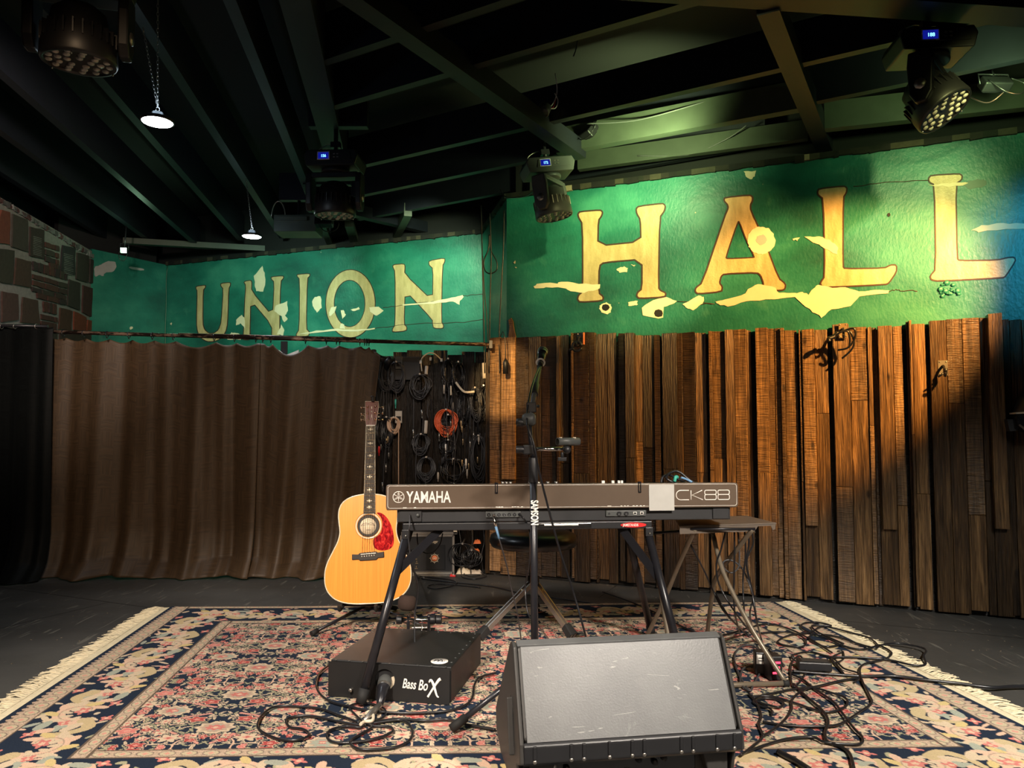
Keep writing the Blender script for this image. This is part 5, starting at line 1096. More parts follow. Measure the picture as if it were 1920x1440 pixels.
# ================================================================== guitar on its stand
def guitar():
    k = 3.56 / FPX / 2.88; y0 = 1185; x0 = 370
    foot = Vector(P(690, 1131, 3.56)); tilt = math.radians(9)
    e = thing('acoustic_guitar', 'amber acoustic guitar with red pickguard leaning on a floor stand', 'guitar', foot, (-tilt, math.radians(-1.6), math.radians(4)))
    G = lambda x, y: ((x - x0) * k, (y0 - y) * k * 1.0)
    L_ = [(372,610),(345,610),(300,617),(260,632),(232,655),(217,685),(213,720),(216,760),(220,790),(220,820),(210,860),(185,910),(160,960),(147,1000),(143,1040),(147,1085),(165,1125),(200,1158),(250,1178),(310,1186),(372,1187)]
    Rr = [(2 * 372 - x, y) for x, y in L_[::-1]][1:-1]
    out = [G(x - 2, y) for x, y in (L_ + Rr)]
    out = [(p.x, p.y) for p in spline([(a, b, 0) for a, b in out], 3, closed=True)]
    Fm = lambda a, b, d: (a, d, b)
    mb = MB(); mb.prism(out, Fm, .003, .112); b = mb.build('body_sides', M['rosewood'], e, local=True, bevel=.003)
    mb = MB(); mb.prism(out, Fm, 0, .0035); mb.build('soundboard', M['spruce'], e, local=True)
    mb = MB(); mb.tube([(a, .0012, c) for a, c in out], .0032, 6, closed=True); mb.build('binding', M['pearl'], e, local=True)
    hx, hy = G(372, 780)
    mb = MB(); mb.lathe([(0, .0), (.050, .0)], (hx, -.0006, hy), (0, -1, 0), 40); mb.build('sound_hole', M['ebony'], e, local=True)
    for r0, r1, m in ((.050, .053, M['ebony']), (.0555, .0615, M['pearl']), (.0635, .0645, M['ebony'])):
        mb = MB(); mb.lathe([(r0, 0), (r0, .0007), (r1, .0007), (r1, 0)], (hx, -.0002, hy), (0, -1, 0), 48); mb.build('rosette_ring', m, e, local=True)
    ox, oy = G(370, 782); mb = MB(); mb.lathe([(0, .0010), (.0385, .0010), (.0385, 0)], (ox, -.0007, oy), (0, -1, 0), 36); lb = mb.build('hole_cover', M['cream'], e, local=True)
    mb = MB(); q = spline([(ox + x, -.0020, oy + z) for x, z in ((-.034, .002), (-.024, .012), (-.010, .015), (0, .012), (.010, .015), (.022, .012), (.032, .002), (.018, .006), (0, .007), (-.018, .006))], 4, True); mb.tube(q, .0010, 5, closed=True)
    mb.box((ox + .002, -.0020, oy - .018), (.022, .0006, .0025)); mb.build('cover_drawing', M['black'], e, local=True)
    # pickguard
    pg = [(416,712),(440,714),(462,730),(484,760),(500,800),(508,845),(505,885),(490,905),(465,913),(430,912),(406,900),(397,875),(398,855),(408,845),(430,828),(444,800),(446,765),(436,735)]
    pg = [(p.x, p.y) for p in spline([(*G(x, y), 0) for x, y in pg], 3, True)]; mb = MB(); mb.prism(pg, Fm, -.0012, .001); mb.build('pickguard', M['tort'], e, local=True)
    # bridge
    mb = MB(); mb.prism([G(285, 928), G(318, 930), G(326, 922), G(414, 918), G(422, 924), G(455, 920), G(456, 950), G(424, 952), G(414, 962), G(328, 964), G(320, 956), G(285, 957)], Fm, -.007, .001); mb.build('bridge', M['ebony'], e, local=True, bevel=.002)
    mb = MB(); a, c = G(332, 930), G(412, 926); mb.beam((a[0], -.009, a[1]), (c[0], -.009, c[1]), .003, .003); mb.build('saddle', M['white'], e, local=True)
    for i in range(6): p = G(338 + i * 13, 941 - i * .6); mb = MB(); mb.ball((p[0], -.008, p[1]), .0027, 8); mb.build('bridge_pin', M['white'], e, local=True)
    # neck, fretboard
    nb, nt_ = G(377, 714), G(383, 232)
    d = Vector((nt_[0] - nb[0], 0, nt_[1] - nb[1])); Ln = d.length; d.normalize(); w = Vector((d.z, 0, -d.x))
    def NK(t, s, y): p = Vector((nb[0], 0, nb[1])) + d * (t * Ln); hw = (.0275 * (1 - t) + .0215 * t); return p + w * (hw * s) + Vector((0, y, 0))
    mb = MB(); mb.hexa([NK(.2, -1, .0), NK(.2, 1, .0), NK(1, 1, .0), NK(1, -1, .0)], [NK(.2, -.7, .022), NK(.2, .7, .022), NK(1, .7, .018), NK(1, -.7, .018)]); mb.build('neck', M['rosewood'], e, local=True, bevel=.004)
    mb = MB(); mb.hexa([NK(0, -1, -.006), NK(0, 1, -.006), NK(1, 1, -.006), NK(1, -1, -.006)], [NK(0, -1, .001), NK(0, 1, .001), NK(1, 1, .001), NK(1, -1, .001)]); mb.build('fretboard', M['ebony'], e, local=True)
    for s in (-1, 1): mb = MB(); mb.tube([NK(0, s, -.0055), NK(1, s, -.0055)], .0012, 5); mb.build('fretboard_binding', M['pearl'], e, local=True)
    sc = .645; fr = [sc * (1 - 2 ** (-n / 12)) for n in range(0, 21)]
    for n in range(1, 21):
        t = 1 - fr[n] / Ln
        if t > 0.01: mb = MB(); mb.tube([NK(t, -1, -.0066), NK(t, 1, -.0066)], .0009, 5); mb.build('fret', M['brass'], e, local=True)
    for n in (1, 3, 5, 7, 9, 12, 15, 17):
        t = 1 - (fr[n] + fr[n - 1]) / 2 / Ln; c = NK(t, 0, -.0064); mb = MB(); mb.lathe([(0, .0006), (.0062, .0006), (.0066, 0)], c, (0, -1, 0), 6)
        for s in (-1, 1): mb.box(c + w * s * .010, (.005, .0008, .004))
        mb.build('inlay', M['pearl'], e, local=True)
    c = NK(1, 0, 0); mb = MB(); mb.beam(NK(1.004, -1, -.0045), NK(1.004, 1, -.0045), .009, .005); mb.build('nut', M['white'], e, local=True)
    # headstock
    HP = [(358,232),(408,232),(412,215),(428,120),(426,92),(352,90),(352,120),(354,200)]
    mb = MB(); mb.prism([G(*p) for p in HP], Fm, .004, .018); hs = mb.build('headstock', M['headstock'], e, local=True, bevel=.002)
    mb = MB(); mb.tube([(G(*p)[0], .0035, G(*p)[1]) for p in HP], .0014, 5, closed=True); mb.build('headstock_binding', M['pearl'], e, local=True)
    for i, yy in enumerate((122, 158, 194)):
        for s, xx in ((-1, 366), (1, 408)):
            p = G(xx, yy); mb = MB(); mb.lathe([(0, .008), (.003, .008), (.0035, .002), (.006, .001), (.006, 0)], (p[0], .004, p[1]), (0, -1, 0), 12); mb.cyl((p[0], .020, p[1]), (p[0] + s * .030, .020, p[1]), .0022, 8)
            mb.ball((p[0] + s * .034, .020, p[1]), .0062, 10, (.7, .6, 1)); mb.build('tuning_peg', M['gold'], e, local=True)
    mb = MB(); p = G(388, 150); mb.lathe([(0, .0006), (.005, .0006), (.005, 0)], (p[0], .004, p[1]), (0, -1, 0), 4); mb.box((p[0], .0036, p[1] - .022), (.003, .0008, .016)); mb.box((p[0], .0036, p[1] + .02), (.004, .0008, .012)); mb.build('headstock_inlay', M['pearl'], e, local=True)
    # loose string end curl
    mb = MB(); q = G(336, 180); mb.tube([(q[0] + .011 * math.cos(t), .01, q[1] + .011 * math.sin(t)) for t in np.linspace(0, 9, 26)], .0005, 4); mb.build('string_end', M['string'], e, local=True)
    for i in range(6):
        a_, c_ = G(338 + i * 13, 940), NK(1, -.75 + i * .3, -.008); pp = G((366, 366, 366, 408, 408, 408)[i], (194, 158, 122, 122, 158, 194)[i]); mb = MB()
        mb.tube([(a_[0], -.009, a_[1]), tuple(c_), (pp[0], 0.0, pp[1])], .00075, 4); mb.build('string', M['string'], e, local=True)
    W_ = wm(e)
    # clip on tuner at the head
    c = W_ @ Vector((*(G(396, 88)[:1]), -.002, G(396, 88)[1])); t = thing('clip_tuner', 'small black clip-on tuner on top of the guitar headstock', 'tuner', c)
    mb = MB(); mb.box(c + Vector((0, 0, .006)), (.014, .02, .022)); mb.build('clip_body', M['black'], t, bevel=.002)
    mb = MB(); mb.tube([c + Vector((.012 * math.cos(a), -.004, .014 + .008 * math.sin(a))) for a in np.linspace(0, 3.14, 8)], .0022, 6); mb.build('clip_jaw', M['black'], t)
    # ---- stand
    g = Vector(F(690, 1162, ZR + .0)); s = thing('guitar_stand', 'low black folding tripod stand holding the acoustic guitar', 'stand', (g.x, g.y, ZR))
    hub = Vector((g.x, g.y, ZR + .075)); b0 = W_ @ Vector((0, .05, .0))
    mb = MB(); mb.cyl((g.x, g.y, ZR + .05), (g.x, g.y, b0.z - .02), .014, 16); mb.build('post', M['black'], s)
    mb = MB(); mb.box((g.x + .002, g.y - .014, b0.z - .055), (.008, .003, .03)); mb.build('red_tag', M['red'], s)
    mb = MB(); mb.cyl(hub + Vector((0, 0, -.02)), hub + Vector((0, 0, .015)), .026, 18); mb.build('hub', M['black'], s)
    for tip in (F(586, 1187, ZR + .012), F(800, 1176, ZR + .012), F(740, 1140, ZR + .012)):
        mb = MB(); mb.cyl(hub, Vector(tip), .008, 12); lg = mb.build('leg', M['black_metal'], s); dd = (Vector(tip) - hub).normalized(); mb = MB(); mb.cyl(Vector(tip) - dd * .03, Vector(tip) + dd * .008, .012, 12); mb.build('rubber_foot', M['rubber'], lg)
    bz = b0.z - .012
    mb = MB(); mb.cyl((g.x - .085, b0.y, bz), (g.x + .085, b0.y, bz), .007, 12); mb.build('cross_rest', M['black_metal'], s)
    for sx in (-1, 1):
        x = g.x + sx * .085; mb = MB(); mb.tube(spline([(x, b0.y, bz), (x, b0.y - .085, bz - .004), (x, b0.y - .10, bz + .022)], 5), .008, 10); mb.build('yoke_arm', M['rubber'], s)
    mb = MB(); mb.tube([(g.x, g.y + .01, bz), (g.x, b0.y + .115, bz + .12), (g.x, b0.y + .17, bz + .34)], .008, 10); mb.build('back_rest', M['black_metal'], s)
guitar()

# ================================================================== bass drum pedal behind the bass box
def pedal():
    c = Vector(F(782, 1178, ZR)); c.y = 3.32; c.x = P(785, 1170, 3.32)[0]
    e = thing('drum_pedal', 'chrome bass drum pedal with a brown felt beater behind the bass box', 'drum pedal', (c.x, c.y, ZR))
    mb = MB(); mb.box((c.x, c.y + .12, ZR + .006), (.09, .30, .008)); mb.build('base_plate', M['black_metal'], e)
    mb = MB(); mb.hexa([(c.x - .035, c.y + .02, ZR + .07), (c.x + .035, c.y + .02, ZR + .07), (c.x + .04, c.y + .27, ZR + .02), (c.x - .04, c.y + .27, ZR + .02)], [(c.x - .035, c.y + .02, ZR + .078), (c.x + .035, c.y + .02, ZR + .078), (c.x + .04, c.y + .27, ZR + .028), (c.x - .04, c.y + .27, ZR + .028)]); mb.build('footboard', M['steel'], e, bevel=.002)
    for s in (-1, 1): mb = MB(); mb.box((c.x + s * .045, c.y, ZR + .07), (.012, .02, .13)); mb.build('frame_post', M['black_metal'], e, bevel=.003)
    mb = MB(); mb.cyl((c.x - .075, c.y, ZR + .115), (c.x + .075, c.y, ZR + .115), .010, 14); mb.build('axle', M['chrome'], e)
    for x in (-.085, .062, .088): mb = MB(); mb.cyl((c.x + x - .012, c.y, ZR + .115), (c.x + x + .012, c.y, ZR + .115), .019, 16); mb.build('spring_cap', M['black'], e, bevel=.002)
    mb = MB()
    for i in range(13): mb.ball((c.x + .016, c.y - .013, ZR + .045 + i * .006), .0032, 6)
    mb.build('chain', M['chrome'], e)
    top = Vector(P(763, 1131, 3.26)); mb = MB(); mb.tube([(c.x, c.y, ZR + .115), tuple(top)], .0035, 8); mb.build('beater_rod', M['chrome'], e)
    felt = plain('brown_felt', (.035, .018, .012), .9, scale=80); mb = MB(); mb.lathe([(0, .032), (.026, .032), (.036, .024), (.040, .0), (.036, -.022), (.022, -.030), (0, -.030)], top, (0.1, .2, 1), 24); mb.build('beater_head', felt, e)
pedal()

# ================================================================== drum throne behind
def throne():
    c = Vector(F(985, 1170, ZR)); c = Vector((P(1000, 1005, 3.62)[0], 3.62, ZR)); zt = P(1000, 996, 3.62)[2]
    e = thing('drum_throne', 'round black padded drum throne behind the digital piano', 'stool', c)
    mb = MB(); mb.lathe([(0, zt + .002), (.17, zt), (.205, zt - .018), (.212, zt - .045), (.20, zt - .068), (0, zt - .072)], (c.x, c.y, 0), (0, 0, 1), 44); mb.build('seat', M['leather'], e)
    mb = MB(); mb.cyl((c.x, c.y, ZR + .12), (c.x, c.y, zt - .07), .014, 16); mb.build('post', M['steel'], e)
    mb = MB(); mb.cyl((c.x, c.y, .20), (c.x, c.y, .36), .020, 16); mb.build('sleeve', M['black'], e)
    hub = Vector((c.x, c.y, .235)); 
    mb = MB(); mb.cyl(hub - Vector((0, 0, .03)), hub + Vector((0, 0, .02)), .028, 18); mb.build('hub', M['black'], e)
    for tip in (F(897, 1195, ZR + .012), F(1074, 1193, ZR + .012), (c.x + .02, c.y + .33, ZR + .012)):
        tip = Vector(tip); d = (tip - hub).normalized(); sd = d.cross(Vector((0, 0, 1))).normalized()
        mb = MB()
        mb.beam(hub + sd * .012, tip + sd * .010, .006, .022); mb.beam(hub - sd * .012, tip - sd * .010, .006, .022); lg = mb.build('leg', M['steel'], e)
        mb = MB(); mb.ball(hub.lerp(tip, .2), .014, 10); mb.build('leg_joint', M['brass'], lg)
        low = Vector((c.x, c.y, ZR + .10)); mb = MB(); mb.beam(low, hub.lerp(tip, .55), .012, .003); mb.build('leg_brace', M['steel'], lg)
        mb = MB(); f0 = tip - d * .06; mb.prism([(-.016, 0), (.016, 0), (.024, .06), (-.024, .06)], lambda a, b, dd: tuple(f0 + sd * a + d * b + d.cross(sd) * dd), -.018, .018); mb.build('rubber_foot', M['rubber'], lg, bevel=.004)
throne()

# ================================================================== moving head lights
def moving_head(loc, yaw, tilt, label, number, scale=1.0, rings=(5, 9, 13), body=None, base_roll=0, hyaw=0):
    body = body or M['fixture']
    e = thing('moving_head_light', label, 'stage light', loc, (0, base_roll, yaw)); e.scale = (scale,) * 3; B = wm(e)
    # base box with chamfered sides, display on the side facing the room
    mb = MB(); mb.prism([(-.13, .0), (.13, .0), (.145, -.03), (.13, -.085), (-.13, -.085), (-.145, -.03)], lambda a, b, d: (a, d, b), -.095, .095); mb.build('base', body, e, local=True, bevel=.006)
    mb = MB(); mb.prism([(-.075, -.014), (.105, -.014), (.115, -.06), (-.085, -.06)], lambda a, b, d: (a, d, b), -.0955, -.099); mb.build('control_panel', body, e, local=True, bevel=.002)
    mb = MB(); mb.box((-.035, -.1005, -.036), (.064, .002, .042)); sc_ = mb.build('display_frame', M['white'], e, local=True)
    mb = MB(); mb.box((-.035, -.1018, -.036), (.056, .002, .034)); ds = mb.build('display', M['disp'], e, local=True)
    if number: text_mesh('display_digits', number, .020, M['digits'], e, B @ frame((-.048, -.1032, -.044), (1, 0, 0), (0, 0, 1)), sx=.95, off=.0004, extrude=.0003)
    for i in range(4): mb = MB(); mb.box((.022 + .018 * (i % 2), -.100, -.028 - .016 * (i // 2)), (.010, .003, .006)); mb.build('button', M['steel'], e, local=True)
    # clamp above
    mb = MB(); mb.cyl((0, 0, .0), (0, 0, max(.06, (ZB + .01 - loc[2]) / scale)), .012, 10); mb.box((0, 0, .055), (.05, .035, .03)); mb.build('clamp', M['black_metal'], e, local=True)
    mb = MB(); mb.tube(spline([(-.09, .02, 0), (-.10, .02, .04), (-.04, .02, .07), (.0, .02, .05)], 5), .003, 6); mb.build('safety_cable', M['steel'], e, local=True)
    Rh = Matrix.Rotation(hyaw, 4, 'Z')
    def TR(mb_): mb_.v = [tuple(Rh @ Vector(v)) for v in mb_.v]; return mb_
    # yoke
    mb = MB(); mb.lathe([(0, -.084), (.075, -.084), (.075, -.105), (0, -.105)], (0, 0, 0), (0, 0, 1), 26); mb.box((0, 0, -.115), (.26, .075, .03)); yk = TR(mb).build('yoke', body, e, local=True, bevel=.006)
    for s in (-1, 1):
        mb = MB(); mb.prism([(-.04, -.105), (.04, -.105), (.046, -.16), (.04, -.27), (.02, -.305), (-.02, -.305), (-.04, -.27), (-.046, -.16)], lambda a, b, d: (d, a, b), s * .118, s * .150); TR(mb).build('yoke_arm', body, yk, local=True, bevel=.006)
        mb = MB(); mb.lathe([(0, .004), (.020, .004), (.022, 0)], (s * .150, 0, -.235), (s, 0, 0), 8); TR(mb).build('arm_badge', M['steel'], yk, local=True)
    # head
    piv = Vector((0, 0, -.235)); Rt = Matrix.Translation(piv) @ Matrix.Rotation(tilt, 4, 'X')
    def H(mb_): mb_.v = [tuple(Rh @ (Rt @ Vector(v))) for v in mb_.v]; return mb_
    mb = MB(); mb.lathe([(0, .085), (.05, .083), (.078, .06), (.085, .02), (.100, -.01), (.108, -.05), (.110, -.085), (.106, -.095), (.098, -.095), (.097, -.088), (0, -.088)], (0, 0, 0), (0, 0, 1), 40)
    hd = H(mb).build('head', body, e, local=True)
    mb = MB()
    for k in range(26): a = 2 * math.pi * k / 26; mb.box((.1005 * math.cos(a), .1005 * math.sin(a), -.015), (.016, .004, .045), Matrix.Rotation(a, 3, 'Z'))
    H(mb).build('cooling_fins', M['steel'] if body is M['olive_metal'] else body, hd, local=True)
    mb = MB(); mb.lathe([(0, -.089), (.097, -.089)], (0, 0, 0), (0, 0, 1), 36); H(mb).build('lens_plate', M['lens_black'], hd, local=True)
    for r_i, n in enumerate(rings):
        rr = (.034, .060, .085)[r_i]
        for k in range(n):
            a = 2 * math.pi * (k + .3 * r_i) / n; mb = MB(); mb.lathe([(.0105, 0), (.0095, -.004), (.005, -.0065), (0, -.007)], (rr * math.cos(a), rr * math.sin(a), -.089), (0, 0, 1), 12); H(mb).build('lens', M['lens'], hd, local=True)
    for k in range(3): a = 2 * math.pi * k / 3 + .6; mb = MB(); mb.cyl((.1 * math.cos(a), .1 * math.sin(a), -.094), (.1 * math.cos(a), .1 * math.sin(a), -.103), .0025, 8); H(mb).build('spacer_pin', M['chrome'], hd, local=True)
    return e
def place_head(px, py, Y, scale): # centre of the lens face seen at the pixel -> base location
    p = Vector(P(px, py, Y)); return (p.x, p.y, p.z + .33 * scale)
moving_head(place_head(147, 118, 2.40, 1.05), math.radians(8), math.radians(4), 'moving head stage light hanging nearest, at the top left corner, lens face towards the floor', '', 1.05, hyaw=math.radians(6))
moving_head(place_head(628, 405, 4.02, 1.02), math.radians(-4), math.radians(3), 'dark moving head stage light with display 156 hanging over the UNION lettering', '156', 1.02, hyaw=0)
moving_head(place_head(1024, 408, 4.20, .98), math.radians(12), math.radians(-3), 'moving head stage light with display 172 hanging at the left of the H, lit green', '172', .98, body=M['olive_metal'], base_roll=math.radians(-8), hyaw=math.radians(50))  # body lighter than the other heads; the light on it is in the colour
moving_head(place_head(1745, 224, 2.95, 1.02), math.radians(-6), math.radians(34), 'dark moving head stage light with display 188 at the top right, head tilted', '188', 1.02, hyaw=math.radians(-126))

# ================================================================== round LED pendants
def pendant(px, py, Y, label, chains):
    c = Vector(P(px, py, Y)); e = thing('pendant_lamp', label, 'lamp', c); R_ = .061
    mb = MB(); mb.lathe([(0, .040), (.022, .038), (.03, .018), (R_ + .004, .010), (R_ + .005, -.002), (R_, -.003)], c, (0, 0, 1), 36); mb.build('housing', M['fixture'], e)
    mb = MB(); mb.lathe([(0, -.004), (R_ - .002, -.004), (R_, -.001)], c, (0, 0, 1), 36); mb.build('led_face', M['lamp'], e)
    mb = MB(); mb.tube([c + Vector((.008 * math.cos(a), 0, .050 + .010 * math.sin(a))) for a in np.linspace(0, 6.28, 14)], .0017, 6); mb.build('ring', M['chrome'], e)
    for tp in chains:
        a = c + Vector((0, 0, .058)); b = Vector(tp); d = (b - a); L = d.length; d.normalize(); mb = MB(); n = int(L / .016)
        sd = d.orthogonal().normalized()
        for i in range(n):
            s1 = sd if i % 2 else d.cross(sd); m0 = a + d * (i + .5) * .016
            mb.tube([m0 + d * .0098 * math.cos(t) + s1 * .0042 * math.sin(t) for t in np.linspace(0, 2 * math.pi, 9)[:-1]], .0013, 4, closed=True)
        mb.build('chain', M['steel'], e)
    l = light('pendant_light', 'AREA', c + Vector((0, 0, -.012)), c + Vector((0, 0, -1)), 5, (.85, .93, 1.0), .12); l.parent = None
    l2 = light('pendant_glow', 'POINT', c + Vector((0, 0, .075)), c, .8, (.6, .8, 1.0), .05)
    return c
pendant(295, 228, 3.05, 'lit round LED pendant on a V of chain near the top left', [P(267, 45, 3.02), P(296, -8, 2.98)])
p2c = Vector(P(472, 443, 4.97)); pendant(472, 443, 4.97, 'lit round LED pendant farther back, above the letter N of UNION', [(p2c.x - .05, p2c.y, ZB + .05)])

# ================================================================== small floods, bracket, junction box, ceiling cords
def flood(loc, aim, label, size=(.10, .05, .075), m=None, face=None):
    loc = Vector(loc); e = thing('flood_lamp', label, 'flood lamp', loc); R = (Vector(aim) - loc).to_track_quat('-Y', 'Z').to_matrix()
    mb = MB(); mb.box(loc, size, R); mb.build('housing', m or M['fixture'], e, bevel=.006)
    mb = MB(); mb.box(loc + R @ Vector((0, -size[1] / 2 - .002, 0)), (size[0] * .86, .004, size[2] * .8), R); mb.build('glass', face or M['black_gloss'], e)
    mb = MB(); mb.cyl(loc, (loc.x, loc.y + .02, max(loc.z + .05, ZB)), .006, 8); mb.build('stem', M['black_metal'], e)
    mb = MB(); mb.tube([loc + R @ Vector(p) for p in ((-size[0] / 2 - .006, 0, 0), (-size[0] / 2 - .006, .02, .05), (size[0] / 2 + .006, .02, .05), (size[0] / 2 + .006, 0, 0))], .004, 6); mb.build('bracket', M['black_metal'], e)
    mb = MB(); mb.tube(spline([loc + R @ Vector(p) for p in ((-size[0] * .45, .03, .0), (-size[0] * .9, .02, -.03), (-size[0] * .7, .0, -.075), (-size[0] * .1, .01, -.085), (size[0] * .4, .03, -.02))], 5), .003, 6); mb.build('cord', M['cable'], e)
    return e
flood(P(1102, 248, 4.28), (1.2, 4.7, 2.0), 'small black flood lamp with looped cord on the green lit beam above the H', (.12, .05, .085))
flood(P(1866, 158, 3.35), (2.2, 4.1, 2.0), 'small black flood lamp on the beam at the far right above the last L', (.13, .05, .06))
flood(P(608, 414, 5.0), (-1.2, 6.2, 2.0), 'black flood lamp partly hidden behind the light with display 156', (.12, .06, .08))
flood(P(233, 469, 6.05), (-2.0, 2.0, 1.2), 'small flood lamp shining greenish white in the far left corner', (.05, .05, .05), None, M['lamp_green'])
# sheet metal box with a cable loop between the beams
c = Vector(P(560, 425, 5.35)); e = thing('metal_box', 'dark sheet metal box with a wire hoop left of the light with display 156', 'metal box', c)
mb = MB(); mb.box(c, (.30, .20, .12)); mb.build('box_shell', M['beam'], e, bevel=.003)
mb = MB(); mb.cyl(c, (c.x, c.y, ZB), .012, 8); mb.build('hanger', M['black_metal'], e)
mb = MB(); mb.box(c + Vector((-.02, -.105, .03)), (.22, .02, .03)); mb.build('box_bar', M['beam'], e)
mb = MB(); mb.tube([c + Vector((-.13 + .05 * math.cos(a), -.06, .05 + .12 * math.sin(a))) for a in np.linspace(0, 3.14, 12)], .004, 6); mb.build('wire_hoop', M['steel'], e)
# junction box with loose wires
c = Vector(P(1020, 206, 3.9)); e = thing('junction_box', 'open clear junction box with loose white and red wires hanging from the ceiling', 'junction box', c)
mb = MB(); mb.lathe([(.030, -.02), (.034, -.02), (.034, .025), (.030, .025), (.030, -.018), (0, -.018)], c, (.4, .3, 1), 12); mb.build('box_shell', M['olive_metal'], e)
for i, (col, pts) in enumerate(((M['white'], ((.0, 0, 0), (.045, 0, .03), (.07, 0, .10), (.06, 0, .20))), (M['red'], ((.01, 0, .01), (.05, .01, .02), (.068, 0, .09))), (M['white'], ((.02, 0, .01), (.06, 0, .01), (.075, .0, .05), (.058, 0, .09))), (M['white'], ((-.01, 0, 0), (-.05, 0, -.01), (-.06, 0, -.005))))):
    mb = MB(); mb.tube(spline([c + Vector(p) for p in pts], 5), .0028, 6); mb.build('wire', col, e)
def cord(label, pts, r=.004, m='cable', name='ceiling_cable', cat='cord', group=None, sub=6, conn=None):
    mb = MB(); mb.tube(spline(pts, sub), r, 7); o = mb.build(name, M[m]); tag(o, label, cat, group)
    return o
cord('pale cord end dangling from a joist at the top centre', [P(1083, 75, 3.6), P(1080, 92, 3.6), P(1075, 106, 3.6)], .003, 'cable_grey')
cord('thin cord sagging along the green lit beam', [P(1100, 232, 4.20), P(1190, 226, 4.12), P(1290, 200, 4.0), P(1385, 170, 3.9)], .004, 'olive_metal')
cord('thin cord sagging below the green lit beam over the A', [P(1195, 292, 4.5), P(1290, 290, 4.4), P(1360, 262, 4.3), P(1400, 235, 4.2)], .004, 'olive_metal')
cord('dark cord running from the light with display 172 to the wall corner', [P(1008, 352, 4.3), P(985, 368, 4.5), P(950, 370, 4.8), P(938, 355, 4.9)], .004)
cord('cord sagging from the light with display 188 to the small flood', [P(1802, 165, 3.1), P(1825, 185, 3.2), P(1855, 192, 3.3), P(1885, 170, 3.3)], .003)
YC = 4.93
cord('black cord hanging straight down beside the wall corner, leftmost', [P(902, 385, YC), P(904, 470, YC), P(906, 560, YC), P(909, 700, YC)], .0042, group='cords hanging at the wall corner')
cord('black cord hanging at the wall corner behind the loop, reaching the rod', [P(918, 400, YC), P(921, 470, YC), P(919, 560, YC), P(917, 700, YC)], .0042, group='cords hanging at the wall corner')
cord('black cord hanging nearest to the lettered wall with HALL', [P(945, 395, YC), P(944, 460, YC), P(940, 540, YC), P(936, 625, YC), P(937, 700, 4.86)], .0042, group='cords hanging at the wall corner')
mb = MB(); mb.tube(spline([P(917, 440, YC), P(916, 466, YC), P(907, 490, YC), P(910, 508, YC), P(920, 513, YC), P(931, 506, YC), P(931, 490, YC), P(920, 468, YC), P(919, 440, YC)], 6), .0042, 7); tag(mb.build('cord_loop', M['cable']), 'black cord ending in a teardrop loop beside the wall corner', 'cord', 'cords hanging at the wall corner')
cord('thin cord hanging at a slant among the cords by the wall corner', [P(905, 480, YC), P(908, 540, YC), P(913, 600, YC), P(917, 680, YC)], .003, group='cords hanging at the wall corner')
# inline switch hanging over the lit plank
e = thing('inline_connector', 'green-black connector hanging on a cord over the bright first planks', 'connector', P(948, 700, 4.80))
mb = MB(); mb.tube(spline([P(938, 632, 4.84), P(943, 622, 4.82), P(947, 640, 4.81), P(948, 675, 4.81)], 6), .003, 6); mb.build('cord', M['cable'], e)
mb = MB(); c0, c1 = Vector(P(948, 672, 4.81)), Vector(P(948, 702, 4.81)); mb.lathe([(0, 0), (.006, .002), (.016, .022), (.018, .03), (.018, .10), (0, .102)], c0, c1 - c0, 12); mb.build('connector_body', M['fixture'], e)

# ================================================================== curtain rod, rings and curtains
RA, RB = Vector(P(86, 622, 4.86)), Vector(P(917, 646, 4.86))
e = thing('curtain_rod', 'long worn dark metal curtain rod across the alcove under UNION', 'curtain rod', RA)
def worn():
    m, nt, b = nodes('worn_rod_paint'); nz = ramp(nt, noise(nt, 12, 6, (1, 3, 3), .7), [(0.5, g(0)), (0.62, g(1))])
    nt.links.new(mixc(nt, nz, (.03, .018, .015), (.45, .30, .22)), b.inputs['Base Color']); b.inputs['Roughness'].default_value = .3; b.inputs['Metallic'].default_value = .4; return m
M['worn'] = worn()
mb = MB(); mb.cyl(RA, RB, .0125, 16); mb.build('pole', M['worn'], e)
mb = MB(); mb.cyl(RA.lerp(RB, .30) + Vector((0, 0, .008)), RA.lerp(RB, .70) + Vector((0, 0, .012)), .010, 12); mb.build('inner_pole', M['worn'], e)
mb = MB(); mb.box(RB + Vector((.012, 0, 0)), (.02, .03, .05)); mb.build('end_bracket', M['black_metal'], e)
mb = MB(); mb.ball(RA, .018); mb.build('finial', M['worn'], e)
for px in (92, 119, 157, 201, 242, 286, 325, 402, 440, 480, 493, 508, 573, 612, 631, 637, 675, 684, 688, 692):
    t = (px - 86) / (917 - 86); c = RA.lerp(RB, t); mb = MB()
    mb.tube([c + Vector((.003 * math.sin(a * 2), .019 * math.cos(a), -.008 + .022 * math.sin(a))) for a in np.linspace(0, 6.28, 15)[:-1]], .0026, 6, closed=True); o = mb.build('curtain_ring', M['black_gloss']); tag(o, 'black curtain ring on the rod across the alcove', 'curtain ring', 'curtain rings on the long rod')
